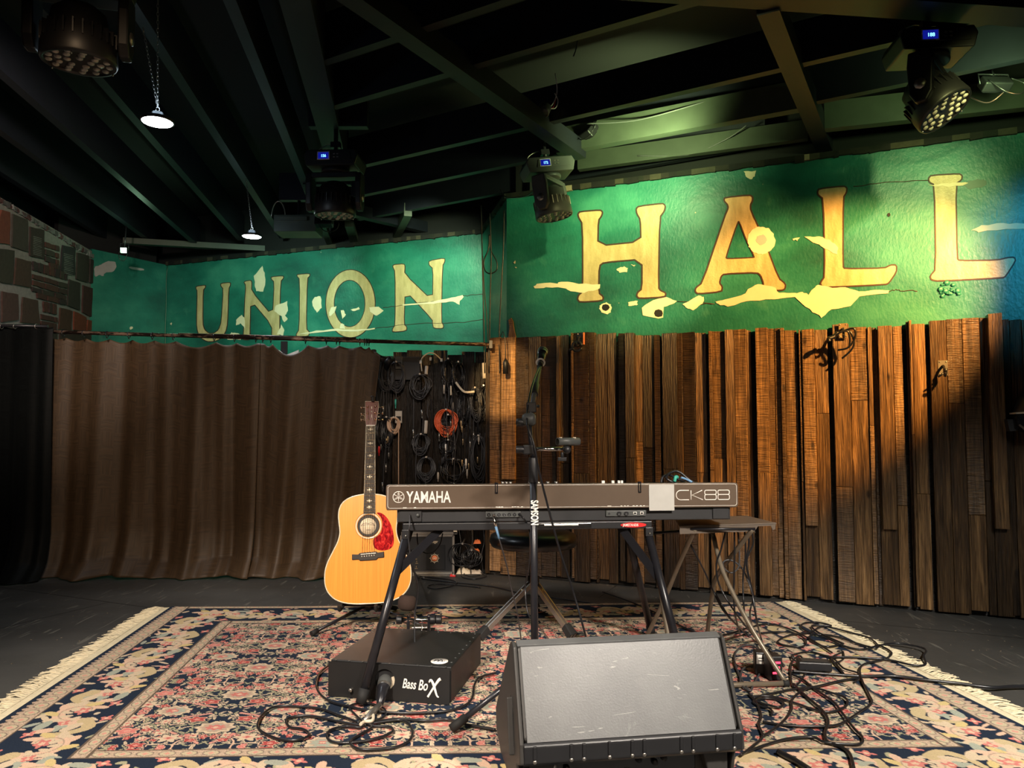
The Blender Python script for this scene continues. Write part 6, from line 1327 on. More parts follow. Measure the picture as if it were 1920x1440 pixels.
def curtain(name, label, px0, px1, mat, seed, topf, amp=.045, Y0=4.89, z_rod=None, nfold=None, px_bot=None, bulge=True):
    r = random.Random(seed); nx, nz_ = 240, 90; x0t, x1t = P(px0, 650, Y0)[0], P(px1, 650, Y0)[0]; pb = px_bot or (px0, px1); x0b, x1b = P(pb[0], 1000, Y0)[0], P(pb[1], 1000, Y0)[0]
    L = x1t - x0t; nf = nfold or L / .30; phs = [(nf * (1 + r.uniform(-.1, .1)), r.uniform(0, 6.3), 1.0), (nf * 1.73, r.uniform(0, 6.3), .45), (nf * 2.9, r.uniform(0, 6.3), .2), (nf * .45, r.uniform(0, 6.3), .7)]
    drift = r.uniform(-.3, .3); vs = []; uvs = []
    for j in range(nz_ + 1):
        v = j / nz_                                              # 0 top .. 1 bottom
        for i in range(nx + 1):
            u = i / nx; x = (x0t + (x1t - x0t) * u) * (1 - v) + (x0b + (x1b - x0b) * u) * v
            px = px0 + (px1 - px0) * u; ztop = topf(px); z = ztop * (1 - v) + .006 * v
            A = amp * (.30 + .55 * v + .35 * max(0, v - .7) / .3); D = 0
            for k, (f_, p_, a_) in enumerate(phs):
                w = math.sin(2 * math.pi * f_ * u + p_ + drift * v * (k + 1) + 1.3 * math.sin(5 * u + k) + .9 * math.sin(3 * u + k) * v); D += a_ * w
            y = Y0 + .035 + D * A * .55 - (.07 * max(0, (v - .80) / .2) ** 1.5 if bulge else 0)
            if v > .93: z = max(.006, z + .012 * math.sin(9 * u * L + seed)); y -= .05 * (v - .93) / .07 * (1 + .6 * math.sin(7.3 * u * L * 2 + seed))
            vs.append((x, y, max(z, .004))); uvs.append((u * L * 1.25, (1 - v) * 1.5))
    fs = [(j * (nx + 1) + i, j * (nx + 1) + i + 1, (j + 1) * (nx + 1) + i + 1, (j + 1) * (nx + 1) + i) for j in range(nz_) for i in range(nx)]
    mb = MB(); mb.add(vs, fs, True); o = mb.build(name, mat, recalc=False); me = o.data
    uvl = me.uv_layers.new(name='cloth'); lv = np.zeros(len(me.loops), np.int32); me.loops.foreach_get('vertex_index', lv); uvl.data.foreach_set('uv', np.array(uvs, np.float32)[lv].ravel())
    s = o.modifiers.new('thickness', 'SOLIDIFY'); s.thickness = .003
    return tag(o, label, 'curtain')
rodz = lambda px: RA.z + (RB.z - RA.z) * (px - 86) / 831
hooks = [92, 119, 157, 201, 242, 286, 325, 402, 440, 480]
def top1(px):
    d = rodz(px) - .030
    for a, b in zip(hooks, hooks[1:]):
        if a <= px <= b: t = (px - a) / (b - a); d -= .030 * (b - a) / 60 * math.sin(math.pi * t)
    return d
curtain('curtain', 'wide brown curtain with a basketweave pattern, left of the slit in the alcove curtains', 90, 486, M['curtain'], 3, top1, px_bot=(70, 476), amp=.055)
hooks2 = [491, 508, 573, 612, 634, 675, 690, 702]
def top2(px):
    d = rodz(px) - .030
    for a, b in zip(hooks2, hooks2[1:]):
        if a <= px <= b: t = (px - a) / (b - a); d -= (.070 if a == 508 else .016) * (math.sin(math.pi * t) ** (.8 if a == 508 else 1))
    return d - (max(0, px - 690) / 20) * .05
curtain('curtain', 'narrower brown curtain with a sagging top corner, right of the slit behind the guitar', 484, 712, M['curtain'], 8, top2, px_bot=(472, 660), amp=.055)
curtain('curtain', 'black curtain hanging at the far left edge', -120, 92, M['curtain_black'], 5, lambda px: P(0, 612, 4.8)[2] - .01 * math.sin(px * .1), px_bot=(-120, 85), Y0=4.78, amp=.05)
for i, px in enumerate((3, 28, 68)):
    c = P(px, 612, 4.80); mb = MB(); mb.tube([Vector(c) + Vector((0, .016 * math.cos(a), .016 * math.sin(a))) for a in np.linspace(0, 6.28, 13)[:-1]], .0026, 6, closed=True); tag(mb.build('curtain_ring', M['steel']), 'metal ring on top of the black curtain at the far left', 'curtain ring', 'rings of the black curtain')
mb = MB(); mb.cyl(P(-140, 608, 4.80), P(90, 612, 4.80), .010, 10); tag(mb.build('curtain_rod', M['black_metal']), 'short black rod carrying the black curtain at the far left edge', 'curtain rod')
# things peeking out around the curtains
mb = MB(); c = P(470, 1058, 5.02); mb.prism([(-.07, .0), (.07, .0), (.07, .16), (.045, .17), (.03, .12), (-.07, .10)], lambda a, b, d: (c[0] + a, c[1] + d, b + .04), 0, .04); mb.box((c[0], c[1] + .02, .02), (.15, .05, .04)); tag(mb.build('orange_case', M['orange']), 'orange object showing through the slit between the brown curtains near the floor', 'case')
e = thing('wall_bracket', 'grey and white metal bracket showing over the sagging curtain top', 'bracket', P(540, 690, 5.3))
mb = MB(); a, b = P(533, 640, 5.35), P(533, 665, 5.35); mb.beam(a, (b[0], b[1], b[2] - .05), .045, .02, up=(0, 1, 0)); mb.build('upright', M['fixture'], e)
mb = MB(); q = [P(522, 656, 5.3), P(535, 666, 5.3), P(560, 656, 5.3), P(560, 672, 5.3), P(535, 682, 5.3), P(520, 670, 5.3)]; mb.add(q + [(x, y + .02, z) for x, y, z in q], [(0, 1, 2, 3, 4, 5), (11, 10, 9, 8, 7, 6)] + [(i, (i + 1) % 6, 6 + (i + 1) % 6, 6 + i) for i in range(6)]); mb.build('white_plate', M['white'], e)

# ================================================================== cables hung on the dark panel
YP = 5.105
def coil(label, px, py, rx, ry, n, m='cable', r=.0034, jit=.42, tail=None, Y=YP, name='cable_coil', group='coiled cables on the dark panel', seed=0, plug=None):
    R = random.Random(seed * 31 + px); c = Vector(P(px, py, Y)); k = Y / FPX; mb = MB(); pts = []
    for i in range(int(n * 1.7)):
        a = rx * k * (1 - jit * R.random()); b = ry * k * (1 - jit * R.random()); dx = R.uniform(-.2, .2) * rx * k * jit * 2; dz = (ry * k - b) * .8; dy = R.uniform(-.022, .012); ph = R.uniform(-.3, .3); sw = R.uniform(-.12, .12)
        for j in range(18): t = 2 * math.pi * j / 18 + math.pi / 2; x = a * math.cos(t); z = b * math.sin(t); pts.append((c.x + dx + x + sw * z, c.y + dy + .006 * math.sin(3 * t + ph), c.z + dz + z))
    mb.tube(spline(pts, 2), r, 5, cap=True)
    e = thing(name, label, 'cable coil', (c.x, c.y, c.z - ry * k), group=group); mb.build('loops', M[m], e)
    mb = MB(); mb.cyl((c.x, BY, c.z + ry * k * .97), (c.x, c.y - .045, c.z + ry * k * 1.0), .006, 8); mb.build('hook', M['peg'] if m != 'cable' else M['steel'], e)
    if tail:
        a = Vector(P(*tail[0], Y - .01)); b = Vector(P(*tail[1], Y - .01)); mb = MB(); mb.tube(spline([a, a.lerp(b, .5) + Vector((R.uniform(-.01, .01), 0, 0)), b], 5), r, 6); mb.build('loose_end', M[m], e)
        mb = MB(); mb.cyl(b, b + Vector((0, 0, -.045)), .0062, 10); mb.cyl(b + Vector((0, 0, -.045)), b + Vector((0, 0, -.062)), .0035, 8); mb.build('plug', M[plug or 'steel'], e)
    return e
Z2 = lambda x, y: (680 + x / 5.143, 640 + y / 5.143)
def cl(label, x, y, rx, ry, n, m='cable', tail=None, **k): a = Z2(x, y); return coil(label, int(a[0]), int(a[1]), rx / 5.143, ry / 5.143, n, m, tail=[Z2(*t) for t in tail] if tail else None, **k)
cl('grey cable bundle draped on the top left hook, nearest the curtain', 235, 340, 80, 150, 9, 'cable_grey', tail=((200, 470), (200, 620)))
cl('thick grey cable bundle below the white socket plate at the top left', 330, 350, 85, 150, 10, 'cable_grey', tail=((315, 470), (318, 560)), plug='green_cord')
cl('round grey cable coil at the top, right of the socket plate', 560, 450, 100, 130, 8, 'cable_grey', tail=((490, 560), (490, 850)))
cl('bright orange cable coil in the middle of the dark panel', 812, 795, 100, 135, 12, 'cable_orange', tail=((720, 800), (738, 880)), r=.004)
cl('black cable coil hanging inside and behind the orange coil', 830, 800, 60, 90, 5, 'cable')
cl('beige cable coil beside the guitar headstock', 305, 820, 55, 85, 9, 'cable_beige', r=.0045)
cl('black cable coil half way up, left of the orange coil', 570, 1000, 80, 105, 7, 'cable_grey', tail=((570, 900), (572, 660)))
cl('black cable coil low down, just above the YAMAHA lettering', 620, 1240, 90, 125, 9, 'cable_grey', tail=((612, 1280), (610, 1400)), plug='peg')
cl('large black cable coil low down under the orange coil', 880, 1260, 125, 125, 7, 'cable')
cl('dark bundle of thin cables hanging top centre of the panel', 830, 330, 60, 160, 8, 'cable', tail=((780, 330), (785, 420)), plug='peg')
cl('dark bundle of cables hanging top right beside the curved bar', 930, 350, 60, 150, 8, 'cable', tail=((845, 430), (868, 590)), plug='peg')
cl('long narrow loop bundle of cables right of the orange coil', 985, 660, 55, 175, 10, 'cable', tail=((1000, 700), (1000, 880)))
cl('long narrow cable bundle second from the wood corner', 1090, 620, 60, 170, 11, 'cable_grey', tail=((1070, 700), (1070, 870)))
cl('long narrow cable bundle next to the bright planks', 1170, 600, 45, 170, 9, 'cable', tail=((1140, 430), (1145, 560)), plug='brass')
cl('narrow black cable bundle hanging left of the beige coil', 240, 880, 55, 150, 9, 'cable', tail=((230, 1000), (225, 1180)))
cl('black cable bundle at the panel edge behind the guitar tuners', 165, 860, 35, 130, 6, 'cable', tail=((190, 1000), (192, 1360)))
cl('drooping cable bundle low right, beside the bright planks', 1120, 1150, 70, 240, 6, 'cable_grey')
cl('thin cable tangle under the orange coil', 830, 1030, 80, 80, 4, 'cable', tail=((800, 960), (800, 990)), plug='white')
# single strands with plugs
for i, (x, y0, y1, m, pl, lb) in enumerate(((350, 790, 1390, 'cable_beige', None, 'beige cable dropping straight down from the beige coil'), (520, 950, 1380, 'cable_grey', 'steel', 'grey cable dropping straight left of the low coils'), (945, 560, 760, 'cable', 'brass', 'thin cable with a brass plug right of the orange coil'), (1005, 800, 1130, 'cable', 'white', 'thin cable with a pink-white plug in the lower right of the panel'), (1008, 1130, 1230, 'cable', 'peg', 'thin cable with a pale plug lowest in the right of the panel'), (1030, 700, 960, 'cable', 'steel', 'thin cable with a silver plug between the long bundles'), (1118, 760, 900, 'cable', 'peg', 'thin cable with a tan plug under the bundle by the planks'), (660, 560, 840, 'cable', None, 'thin black cable hanging below the top round coil'), (630, 590, 740, 'cable_grey', None, 'short grey cable ends below the top round coil'), (735, 1150, 1260, 'cable', 'peg', 'thin cable with a pale plug between the two low coils'), (152, 900, 1010, 'cable', 'red', 'thin cable with a red plug beside the guitar fretboard'))):
    a, b = Vector(P(*Z2(x, y0), YP - .02)), Vector(P(*Z2(x + random.uniform(-8, 8), y1), YP - .02)); e = thing('hanging_cable', lb, 'cable', (a.x, a.y, b.z), group='single cables hanging on the dark panel')
    mb = MB(); mb.tube(spline([a, a.lerp(b, .3) + Vector((random.uniform(-.006, .006), 0, 0)), a.lerp(b, .7) + Vector((random.uniform(-.006, .006), 0, 0)), b], 5), .0034, 6); mb.build('strand', M[m], e)
    if pl: mb = MB(); mb.lathe([(0, 0), (.005, .002), (.007, .012), (.007, .045), (.0035, .048), (.0035, .065), (0, .066)], b, (0, 0, -1), 10); mb.build('plug', M[pl], e)
for i in range(34):
    x = random.uniform(760, 1200) if i < 26 else random.uniform(140, 260); y0 = random.uniform(200, 900); y1 = min(1400, y0 + random.uniform(250, 620)); a, b = Vector(P(*Z2(x, y0), YP - random.uniform(0, .03))), Vector(P(*Z2(x + random.uniform(-22, 22), y1), YP - random.uniform(0, .03)))
    e = thing('hanging_cable', 'thin dark cable hanging among the many on the right half of the dark panel' if i < 26 else 'thin dark cable hanging at the left end of the dark panel beside the curtain', 'cable', (a.x, a.y, b.z), group='thin dark cables on the right half of the panel' if i < 26 else 'thin dark cables at the left end of the panel')
    mb = MB(); mb.tube(spline([a, a.lerp(b, .3) + Vector((random.uniform(-.012, .012), 0, 0)), a.lerp(b, .7) + Vector((random.uniform(-.012, .012), 0, 0)), b], 5), .0026, 6); mb.build('strand', M['cable_grey' if i % 3 else 'cable'], e)
    mb = MB(); mb.lathe([(0, 0), (.004, .002), (.0055, .010), (.0055, .030), (.003, .033), (.003, .045), (0, .046)], b, (0, 0, -1), 8); mb.build('plug', M[['steel', 'cable_grey', 'brass', 'cable_grey'][i % 4]], e)
# pegs and plates
def peg(label, pts, r=.011, m='peg', name='hook'):
    q = [Vector(P(*Z2(x, y), YP - .05 - .01 * i)) for i, (x, y) in enumerate(pts)]; mb = MB(); mb.tube(spline(q, 4), r, 10); tag(mb.build(name, M[m]), label, 'hook')
peg('pale wooden peg at the top, right of the round grey coil', [(618, 240), (612, 320)]); peg('pale wooden peg left of the orange coil', [(614, 765), (606, 890)], .012)
peg('bent cream bar sticking out right of the centre of the panel', [(900, 395), (940, 450), (990, 490), (1080, 485)], .008, 'cream'); peg('pale grey handle hanging near the bright planks', [(1170, 210), (1176, 360)], .014, 'peg', 'tool_handle')
peg('small cream peg over the low coil above the keyboard', [(850, 430), (852, 520)], .006, 'cream')
e = thing('white_cord', 'white cord with clips arching over the top of the dark panel', 'cord', P(810, 700, YP))
mb = MB(); mb.tube(spline([P(*Z2(x, y), YP - .03) for x, y in ((572, 290), (565, 180), (620, 120), (680, 115), (730, 150), (765, 190))], 6), .0042, 7); mb.build('strand', M['cream'], e)
for x, y in ((560, 200), (655, 170), (760, 180)): mb = MB(); mb.box(P(*Z2(x, y), YP - .035), (.014, .012, .02)); mb.build('clip', M['white'], e)
for lb, x, y in (('grey socket plate at the top left of the dark panel', 350, 208), ('grey socket plate behind the beige coil', 347, 730)):
    c = Vector(P(*Z2(x, y), YP - .005)); e = thing('socket_plate', lb, 'socket plate', (c.x, c.y, c.z - .05)); mb = MB(); mb.box(c, (.050, .012, .085)); mb.build('plate', M['olive_metal'] if y < 400 else M['steel'], e, bevel=.003); mb = MB(); mb.box(c + Vector((0, -.007, -.01)), (.032, .004, .03)); mb.build('opening', M['dark'], e)
c = Vector(P(*Z2(430, 230), YP)); mb = MB(); mb.box(c + Vector((0, .028, -.02)), (.17, .05, .16)); tag(mb.build('speaker_box', M['fixture']), 'small dark box mounted at the top left of the cable panel', 'box')
c = Vector(P(712, 668, 4.98)); e = thing('clamp_lamp', 'black clamp fixture on top of the curtain end beside the cable panel', 'clamp', c)
mb = MB(); mb.cyl(c + Vector((-.05, 0, .0)), c + Vector((.06, 0, -.03)), .022, 14); mb.build('barrel', M['fixture'], e); mb = MB(); mb.box(c + Vector((-.04, 0, .02)), (.03, .04, .05)); mb.build('clamp_block', M['fixture'], e, bevel=.004); mb = MB(); mb.cyl(c + Vector((.05, 0, -.02)), c + Vector((.075, 0, -.045)), .03, 14); mb.build('lamp_hood', M['fixture'], e)

# ================================================================== flight case, amplifier and clutter under the panel
def case():
    a = P(752, 1069, 4.97); b = P(850, 1069, 4.97); z0 = .0; z1 = P(800, 1004, 4.97)[2]; x0, x1, y = a[0], b[0], 4.97; W_ = x1 - x0
    e = thing('rack_case', 'black equipment case with pale metal edges on the floor behind the guitar', 'equipment case', ((x0 + x1) / 2, y + .09, 0))
    mb = MB(); mb.box(((x0 + x1) / 2, y + .065, z1 / 2 + .004), (W_ - .01, .12, z1 - .02)); mb.build('case_body', M['black'], e)
    for (p, q) in (((x0, z0 + .01), (x1, z0 + .01)), ((x0, z1), (x1, z1)), ((x0, z0), (x0, z1)), ((x1, z0), (x1, z1))): mb = MB(); mb.beam((p[0], y, p[1]), (q[0], y, q[1]), .014, .014, up=(0, 1, 0)); mb.build('edge_trim', M['steel'], e)
    mb = MB(); mb.box((x0 + W_ * .66, y + .002, z1 * .44), (W_ * .36, .01, z1 * .62)); mb.build('recess', M['dark'], e)
    c = (x0 + W_ * .64, y - .006, z1 * .42); mb = MB(); mb.lathe([(0, .003), (.017, .003), (.019, 0)], c, (0, -1, 0), 24); mb.build('round_badge', M['orange'], e)
    mb = MB(); mb.lathe([(.023, 0), (.023, .002), (.026, .002), (.026, 0)], c, (0, -1, 0), 24)
    for k in range(8): t = 2 * math.pi * k / 8; mb.beam((c[0] + .027 * math.cos(t), c[1], c[2] + .027 * math.sin(t)), (c[0] + .034 * math.cos(t), c[1], c[2] + .034 * math.sin(t)), .002, .002, up=(0, 1, 0))
    mb.build('badge_ring', M['cream'], e)
    text_mesh('badge_letters', 'DKO', .016, M['cream'], e, frame((c[0] - .013, c[1] - .004, c[2] - .006), (1, 0, 0), (0, 0, 1)), sx=.8, off=.0004, extrude=.0003)
    text_mesh('case_lettering', 'Ballure Winger', .026, M['cream'], e, frame((x0 + W_ * .42, y - .004, z1 - .048), (1, 0, 0), (0, 0, 1)), sx=.60, off=.0006, shear=.25, extrude=.0003)
    mb = MB()
    for (x, z) in ((.18, .18), (.28, .18), (.18, .12), (.30, .13), (.30, .23), (.18, .26), (.29, .07)): mb.box((x0 + W_ * x, y - .002, z1 * z * 2.2), (.018, .002, .003)); mb.box((x0 + W_ * x, y - .002, z1 * z * 2.2 + .012), (.003, .002, .010))
    mb.build('control_marks', M['brass'], e)
    for k in range(5): mb = MB(); mb.lathe([(0, .010), (.006, .010), (.008, 0)], (x0 + W_ * (.12 + .05 * k), y - .003, z1 * .62), (0, -1, 0), 10); mb.build('knob', M['black'], e)
    # upper case
    e2 = thing('rack_case', 'upper equipment case with pale edge strips resting on the case behind the guitar', 'equipment case', ((x0 + x1) / 2, y + .09, z1 + .007), group=None)
    zz0, zz1 = z1 + .009, z1 + .16; mb = MB(); mb.box(((x0 + x1) / 2 + .01, y + .065, (zz0 + zz1) / 2), (W_, .12, zz1 - zz0 - .01)); mb.build('case_body', M['black'], e2)
    for z in (zz0 + .007, zz1): mb = MB(); mb.beam((x0 - .0, y, z), (x1 + .025, y, z), .014, .014, up=(0, 1, 0)); mb.build('edge_trim', M['steel'], e2)
    mb = MB(); mb.box((x1 + .012, y, zz0 + .02), (.024, .014, .03)); mb.build('corner_cap', M['cream'], e2)
case()
def clutter():
    c = P(878, 1058, 5.0)
    R = random.Random(4)
    for i, (px, py, w, h, m, lb) in enumerate(((870, 1050, .10, .05, 'cream', 'crumpled pale cloth in the clutter right of the equipment case'), (892, 1062, .09, .03, 'peg', 'brown paper scrap lowest in the clutter by the planks'), (895, 1014, .05, .03, 'orange', 'small orange block on the lower right of the dark panel'), (893, 1030, .045, .025, 'orange', 'second orange block just under the first one by the planks'))):
        q = P(px, py, 5.0); mb = MB(); n = 9; v = [];
        for a in range(n):
            for b in range(n): v.append((q[0] + (a / (n - 1) - .5) * w, q[1] + (b / (n - 1) - .5) * .06, (max(0.0, q[2] - h / 2) if i > 1 else .003) + h * (.4 + .6 * R.random()) * math.sin(math.pi * a / (n - 1)) ** .4 * math.sin(math.pi * b / (n - 1)) ** .4))
        lo = [(x, y, (q[2] - h / 2) if i > 1 else .002) for x, y, z in v]; mb.add(v, [(a * n + b, a * n + b + 1, (a + 1) * n + b + 1, (a + 1) * n + b) for a in range(n - 1) for b in range(n - 1)], True); mb.add([lo[0], lo[n - 1], lo[-1], lo[-n]], [(0, 1, 2, 3)])
        tag(mb.build('cloth_scrap' if i < 2 else 'painted_block', M[m]), lb, 'scrap')
    for i, (px, py, rx, ry, n, lb) in enumerate(((868, 1040, 26, 22, 5, 'tangle of black cable standing against the lower dark panel'), (885, 1048, 22, 18, 4, 'smaller tangle of black cable by the wood corner'))):
        coil(lb, px, py, rx, ry, n, 'cable', seed=9 + i, group=None, Y=4.97, jit=.5)
    for i, (x0, x1, lb) in enumerate(((858, 862, 'thin cable dropping behind the stand into the clutter, left'), (884, 880, 'thin cable dropping into the clutter, middle'), (905, 903, 'thin cable dropping into the clutter beside the planks'))):
        cord(lb, [P(x0, 985, 5.03), P((x0 + x1) / 2 + 4, 1015, 5.0), P(x1, 1040, 4.98), F(x1 + 3, 1076, .006)], .003, name='hanging_cable', cat='cable')
clutter()

# ================================================================== hooks on the planks
def wall_hook(px, py, label, plate, red=False, cables=False, off=.055):
    u, z = HALL.hit(px, py, off); T = lambda a, b, d: HALL.at(u + a, z + b, off + d); e = thing('wall_hook', label, 'hook', T(0, -.05, 0))
    mb = MB(); mb.prism([(-.022, -.04), (.022, -.04), (.022, .04), (-.022, .04)], T, 0, .004); mb.build('plate', M[plate], e)
    for a, b in ((-.015, .032), (.015, .032), (-.015, -.032), (.015, -.032)): mb = MB(); mb.lathe([(0, .003), (.0035, .002), (.004, 0)], T(a, b, .004), tuple(HALL.n) + (0,), 8); mb.build('screw', M['steel'], e)
    mb = MB(); mb.tube(spline([T(0, .01, .0), T(0, .008, .03), T(.0, -.02, .05), T(0, -.04, .045), T(0, -.045, .075), T(0, -.03, .085)], 5), .0065, 8); mb.build('hook_arm', M['black_metal'], e)
    if red: mb = MB(); mb.prism([(.022, -.035), (.029, -.035), (.029, .04), (.022, .04)], T, 0, .012); mb.build('red_strip', M['orange'], e)
    return T
T = wall_hook(1088, 636, 'black swivel hook with a red strip at the top of the planks, left', 'black_metal', True, off=.06)
e = thing('pipe_clamp', 'dark round clamp hanging on the left hook of the planks', 'clamp', T(0, -.07, .06)); mb = MB(); mb.tube([T(-.005 + .030 * math.cos(a), -.050 + .030 * math.sin(a), .05) for a in np.linspace(0, 6.0, 16)], .009, 8); mb.build('ring', M['fixture'], e); mb = MB(); mb.cyl(T(-.03, -.055, .05), T(-.055, -.075, .05), .009, 8); mb.build('screw_handle', M['fixture'], e)
T = wall_hook(1581, 620, 'brass plate with a black hook full of short cables near the plank tops', 'brass', off=.07)
for i, (lb, pts) in enumerate((('short black cable hanging in a long bend from the brass plate hook', [(.0, -.01, .07), (.035, -.02, .07), (.05, -.08, .06), (.03, -.12, .05), (-.01, -.155, .03)]), ('short black cable curling right from the brass plate hook', [(.0, -.01, .07), (.05, -.0, .08), (.055, -.05, .07), (.02, -.10, .06), (-.03, -.11, .04)]), ('black cable bundle looped over the brass plate hook', [(-.05, -.05, .07), (-.02, -.02, .08), (.02, -.015, .08), (.03, -.06, .07), (.025, -.10, .06)]), ('black lever clip on the left of the brass plate hook', [(-.03, -.015, .06), (-.05, -.04, .07), (-.075, -.05, .08), (-.072, -.065, .08)]))):
    mb = MB(); mb.tube(spline([T(*p) for p in pts], 6), (.0055 if i < 3 else .011), 7); tag(mb.build('short_cable' if i < 3 else 'lever_clip', M['cable']), lb, 'cable' if i < 3 else 'clip')
T = wall_hook(1768, 690, 'small pinkish plate with a black hook on the planks at the right', 'steel', off=.055)
mb = MB(); mb.cyl(T(.005, -.005, .055), T(.004, -.035, .05), .009, 10); mb.cyl(T(-.005, -.03, .055), T(-.03, -.05, .05), .005, 8); tag(mb.build('lever_clip', M['black_gloss']), 'black lever clip on the pinkish hook plate', 'clip')
# black lamp on a bracket cut by the right edge of the frame
u, z = HALL.hit(1925, 790, .12); c = HALL.at(u, z, .12); e = thing('wall_speaker', 'black rounded speaker on a bracket at the right edge of the picture', 'speaker', (c[0], c[1], c[2] - .07))
mb = MB(); mb.prism([(-.06, .035), (.14, .04), (.14, -.06), (-.02, -.055), (-.055, -.02)], lambda a, b, d: HALL.at(u + a, z + b, .12 + d), -.05, .08); mb.build('speaker_body', M['black_gloss'], e, bevel=.012)
mb = MB(); mb.prism([(-.062, .036), (.14, .042), (.14, .052), (-.062, .044)], lambda a, b, d: HALL.at(u + a, z + b, .12 + d), -.055, .085); mb.build('rim', M['cream'], e)
mb = MB(); mb.prism([(-.09, .01), (-.045, .01), (-.045, -.045), (-.08, -.05)], lambda a, b, d: HALL.at(u + a, z + b, d), .06, .16); mb.build('bracket', M['black'], e)
mb = MB(); mb.lathe([(0, .05), (.06, .03), (.085, -.05)], HALL.at(u + .03, z + .09, .10), (0, 0, 1), 20); mb.build('dome', M['black'], e)

# ================================================================== cables on and around the instruments
def fl(pts, z=None): return [Vector(F(x, y, (ZR + .005) if z is None else z)) for x, y in pts]
def fcable(label, pts, r=.0042, group=None, m='cable', name='floor_cable', wave=0.0025, sub=8, z=None):
    q = spline(fl(pts, z), sub); R = random.Random(int(pts[0][0] * 7 + pts[-1][1])); q = [p + Vector((0, 0, (math.sin(i * .13 + pts[0][0]) + 1) * wave * .6)) for i, p in enumerate(q)]
    mb = MB(); mb.tube(q, r, 8); return tag(mb.build(name, M[m]), label, 'cable', group)
z6 = lambda L: [(560 + x / 3.79, 1060 + y / 3.79) for x, y in L]
z8 = lambda L: [(1360 + x / 3.4286, 1120 + y / 3.4286) for x, y in L]
zl_ = lambda L: [(x / 3, 1080 + y / 3) for x, y in L]
fcable('black cable wrapping around the left and front of the bass box', z6([(215, 715), (150, 770), (125, 850), (150, 910), (220, 965), (330, 1000), (520, 1040), (760, 1056), (1000, 1045), (1150, 1010), (1230, 950), (1250, 850), (1290, 800), (1400, 770)]))
fcable('black cable lying in a wide S left of the microphone tail', z6([(430, 1125), (300, 1075), (150, 1020), (0, 1005), (-100, 1000), (-190, 1015), (-260, 1070), (-290, 1130), (-280, 1170), (-210, 1210), (-120, 1240), (-20, 1245), (60, 1225), (70, 1195), (20, 1165), (-60, 1150), (-90, 1110), (-60, 1085), (40, 1075), (150, 1085), (270, 1110), (400, 1130), (480, 1135)]))
fcable('black cable looped in front of the bass box and running to the monitor', z6([(470, 1120), (440, 1155), (330, 1150), (230, 1175), (200, 1210), (230, 1250), (330, 1262), (480, 1250), (620, 1215), (670, 1180), (640, 1150), (520, 1140), (560, 1115), (700, 1095), (900, 1110), (1060, 1100), (1200, 1135), (1400, 1168)]))
fcable('black cable loop swinging forward of the microphone tail', z6([(460, 1118), (520, 1150), (440, 1200), (380, 1240), (370, 1275), (430, 1312), (560, 1312), (700, 1290), (790, 1240), (808, 1180), (780, 1130), (720, 1105), (600, 1115), (500, 1128)]))
fcable('short black cable arching up left from the microphone tail', z6([(460, 1120), (390, 1050), (360, 1005), (420, 982), (520, 990), (600, 1020), (620, 1060), (580, 1090), (480, 1110)]), .0036)
# connector at the microphone tail
e = thing('cable_plug', 'silver-black cable plug in the tail of the bass box microphone', 'plug', F(690, 1345, ZR + .01)); mb = MB(); a, b = Vector(mt), Vector(F(682, 1352, ZR + .012)); mb.tube([a, a.lerp(b, .5), b], [.010, .011, .006], 12); mb.build('plug_body', M['steel'], e)
mb = MB(); mb.tube(spline(fl(z6([(440, 1130), (470, 1110), (520, 1105), (530, 1070), (505, 1040), (480, 1050)]), ZR + .014), 5), .0055, 8); tag(mb.build('velcro_tie', M['cream']), 'cream cable tie curled beside the microphone plug', 'cable tie')
G8 = 'black cables tangled on the right side of the rug'
fcable('thick black power cable leaving the rug towards the right edge', z8([(430, 478), (600, 490), (760, 500), (880, 508), (1080, 510), (1280, 535), (1480, 555), (1700, 580), (1850, 572), (2050, 570)]), .0058, G8)
fcable('black cable looping over the right fringe onto the floor', z8([(760, 490), (700, 420), (690, 390), (760, 388), (900, 392), (1060, 405), (1200, 435), (1285, 432), (1275, 380), (1290, 345), (1240, 320), (1100, 297), (985, 310), (880, 335), (760, 315), (660, 270), (560, 235), (490, 200), (500, 170), (580, 160), (680, 185), (560, 185), (600, 230), (760, 300)]), .0042, G8)
fcable('black cable in a long arc from the fringe back into the tangle', z8([(750, 305), (650, 320), (550, 280), (560, 240), (700, 250), (850, 300), (960, 330), (980, 310), (920, 260), (820, 230), (700, 200), (620, 190), (540, 230), (420, 245), (340, 280), (370, 305), (480, 320), (520, 295), (480, 250), (380, 225), (230, 230)]), .004, G8)
fcable('black cable crossing the fringe in a small hook then back left', z8([(990, 310), (1050, 340), (1068, 365), (1020, 400), (900, 430), (865, 470), (880, 540), (920, 620), (940, 680), (860, 740), (790, 790), (720, 825), (600, 835), (400, 825), (240, 800)]), .0042, G8)
fcable('black cable sweeping from the adapter down to the lower edge', z8([(430, 500), (500, 530), (560, 580), (620, 620), (700, 680), (760, 760), (830, 850), (880, 900), (870, 940), (780, 945), (640, 935), (560, 905), (400, 915), (260, 950), (120, 1000)]), .0042, G8)
fcable('black cable winding down the middle of the tangle', z8([(440, 560), (520, 640), (620, 730), (660, 800), (640, 880), (660, 930), (740, 960), (800, 1010), (825, 1100)]), .005, G8)
fcable('black cable bowing from the table foot towards the monitor corner', z8([(850, 520), (740, 540), (620, 570), (500, 600), (430, 660), (425, 720), (380, 790), (300, 860), (240, 900)]), .0042, G8)
fcable('black cable in a flat oval right of the monitor', z8([(170, 640), (300, 640), (450, 680), (600, 730), (700, 735), (780, 700), (770, 650), (680, 615), (560, 580), (440, 590), (300, 620), (180, 650)]), .004, G8)
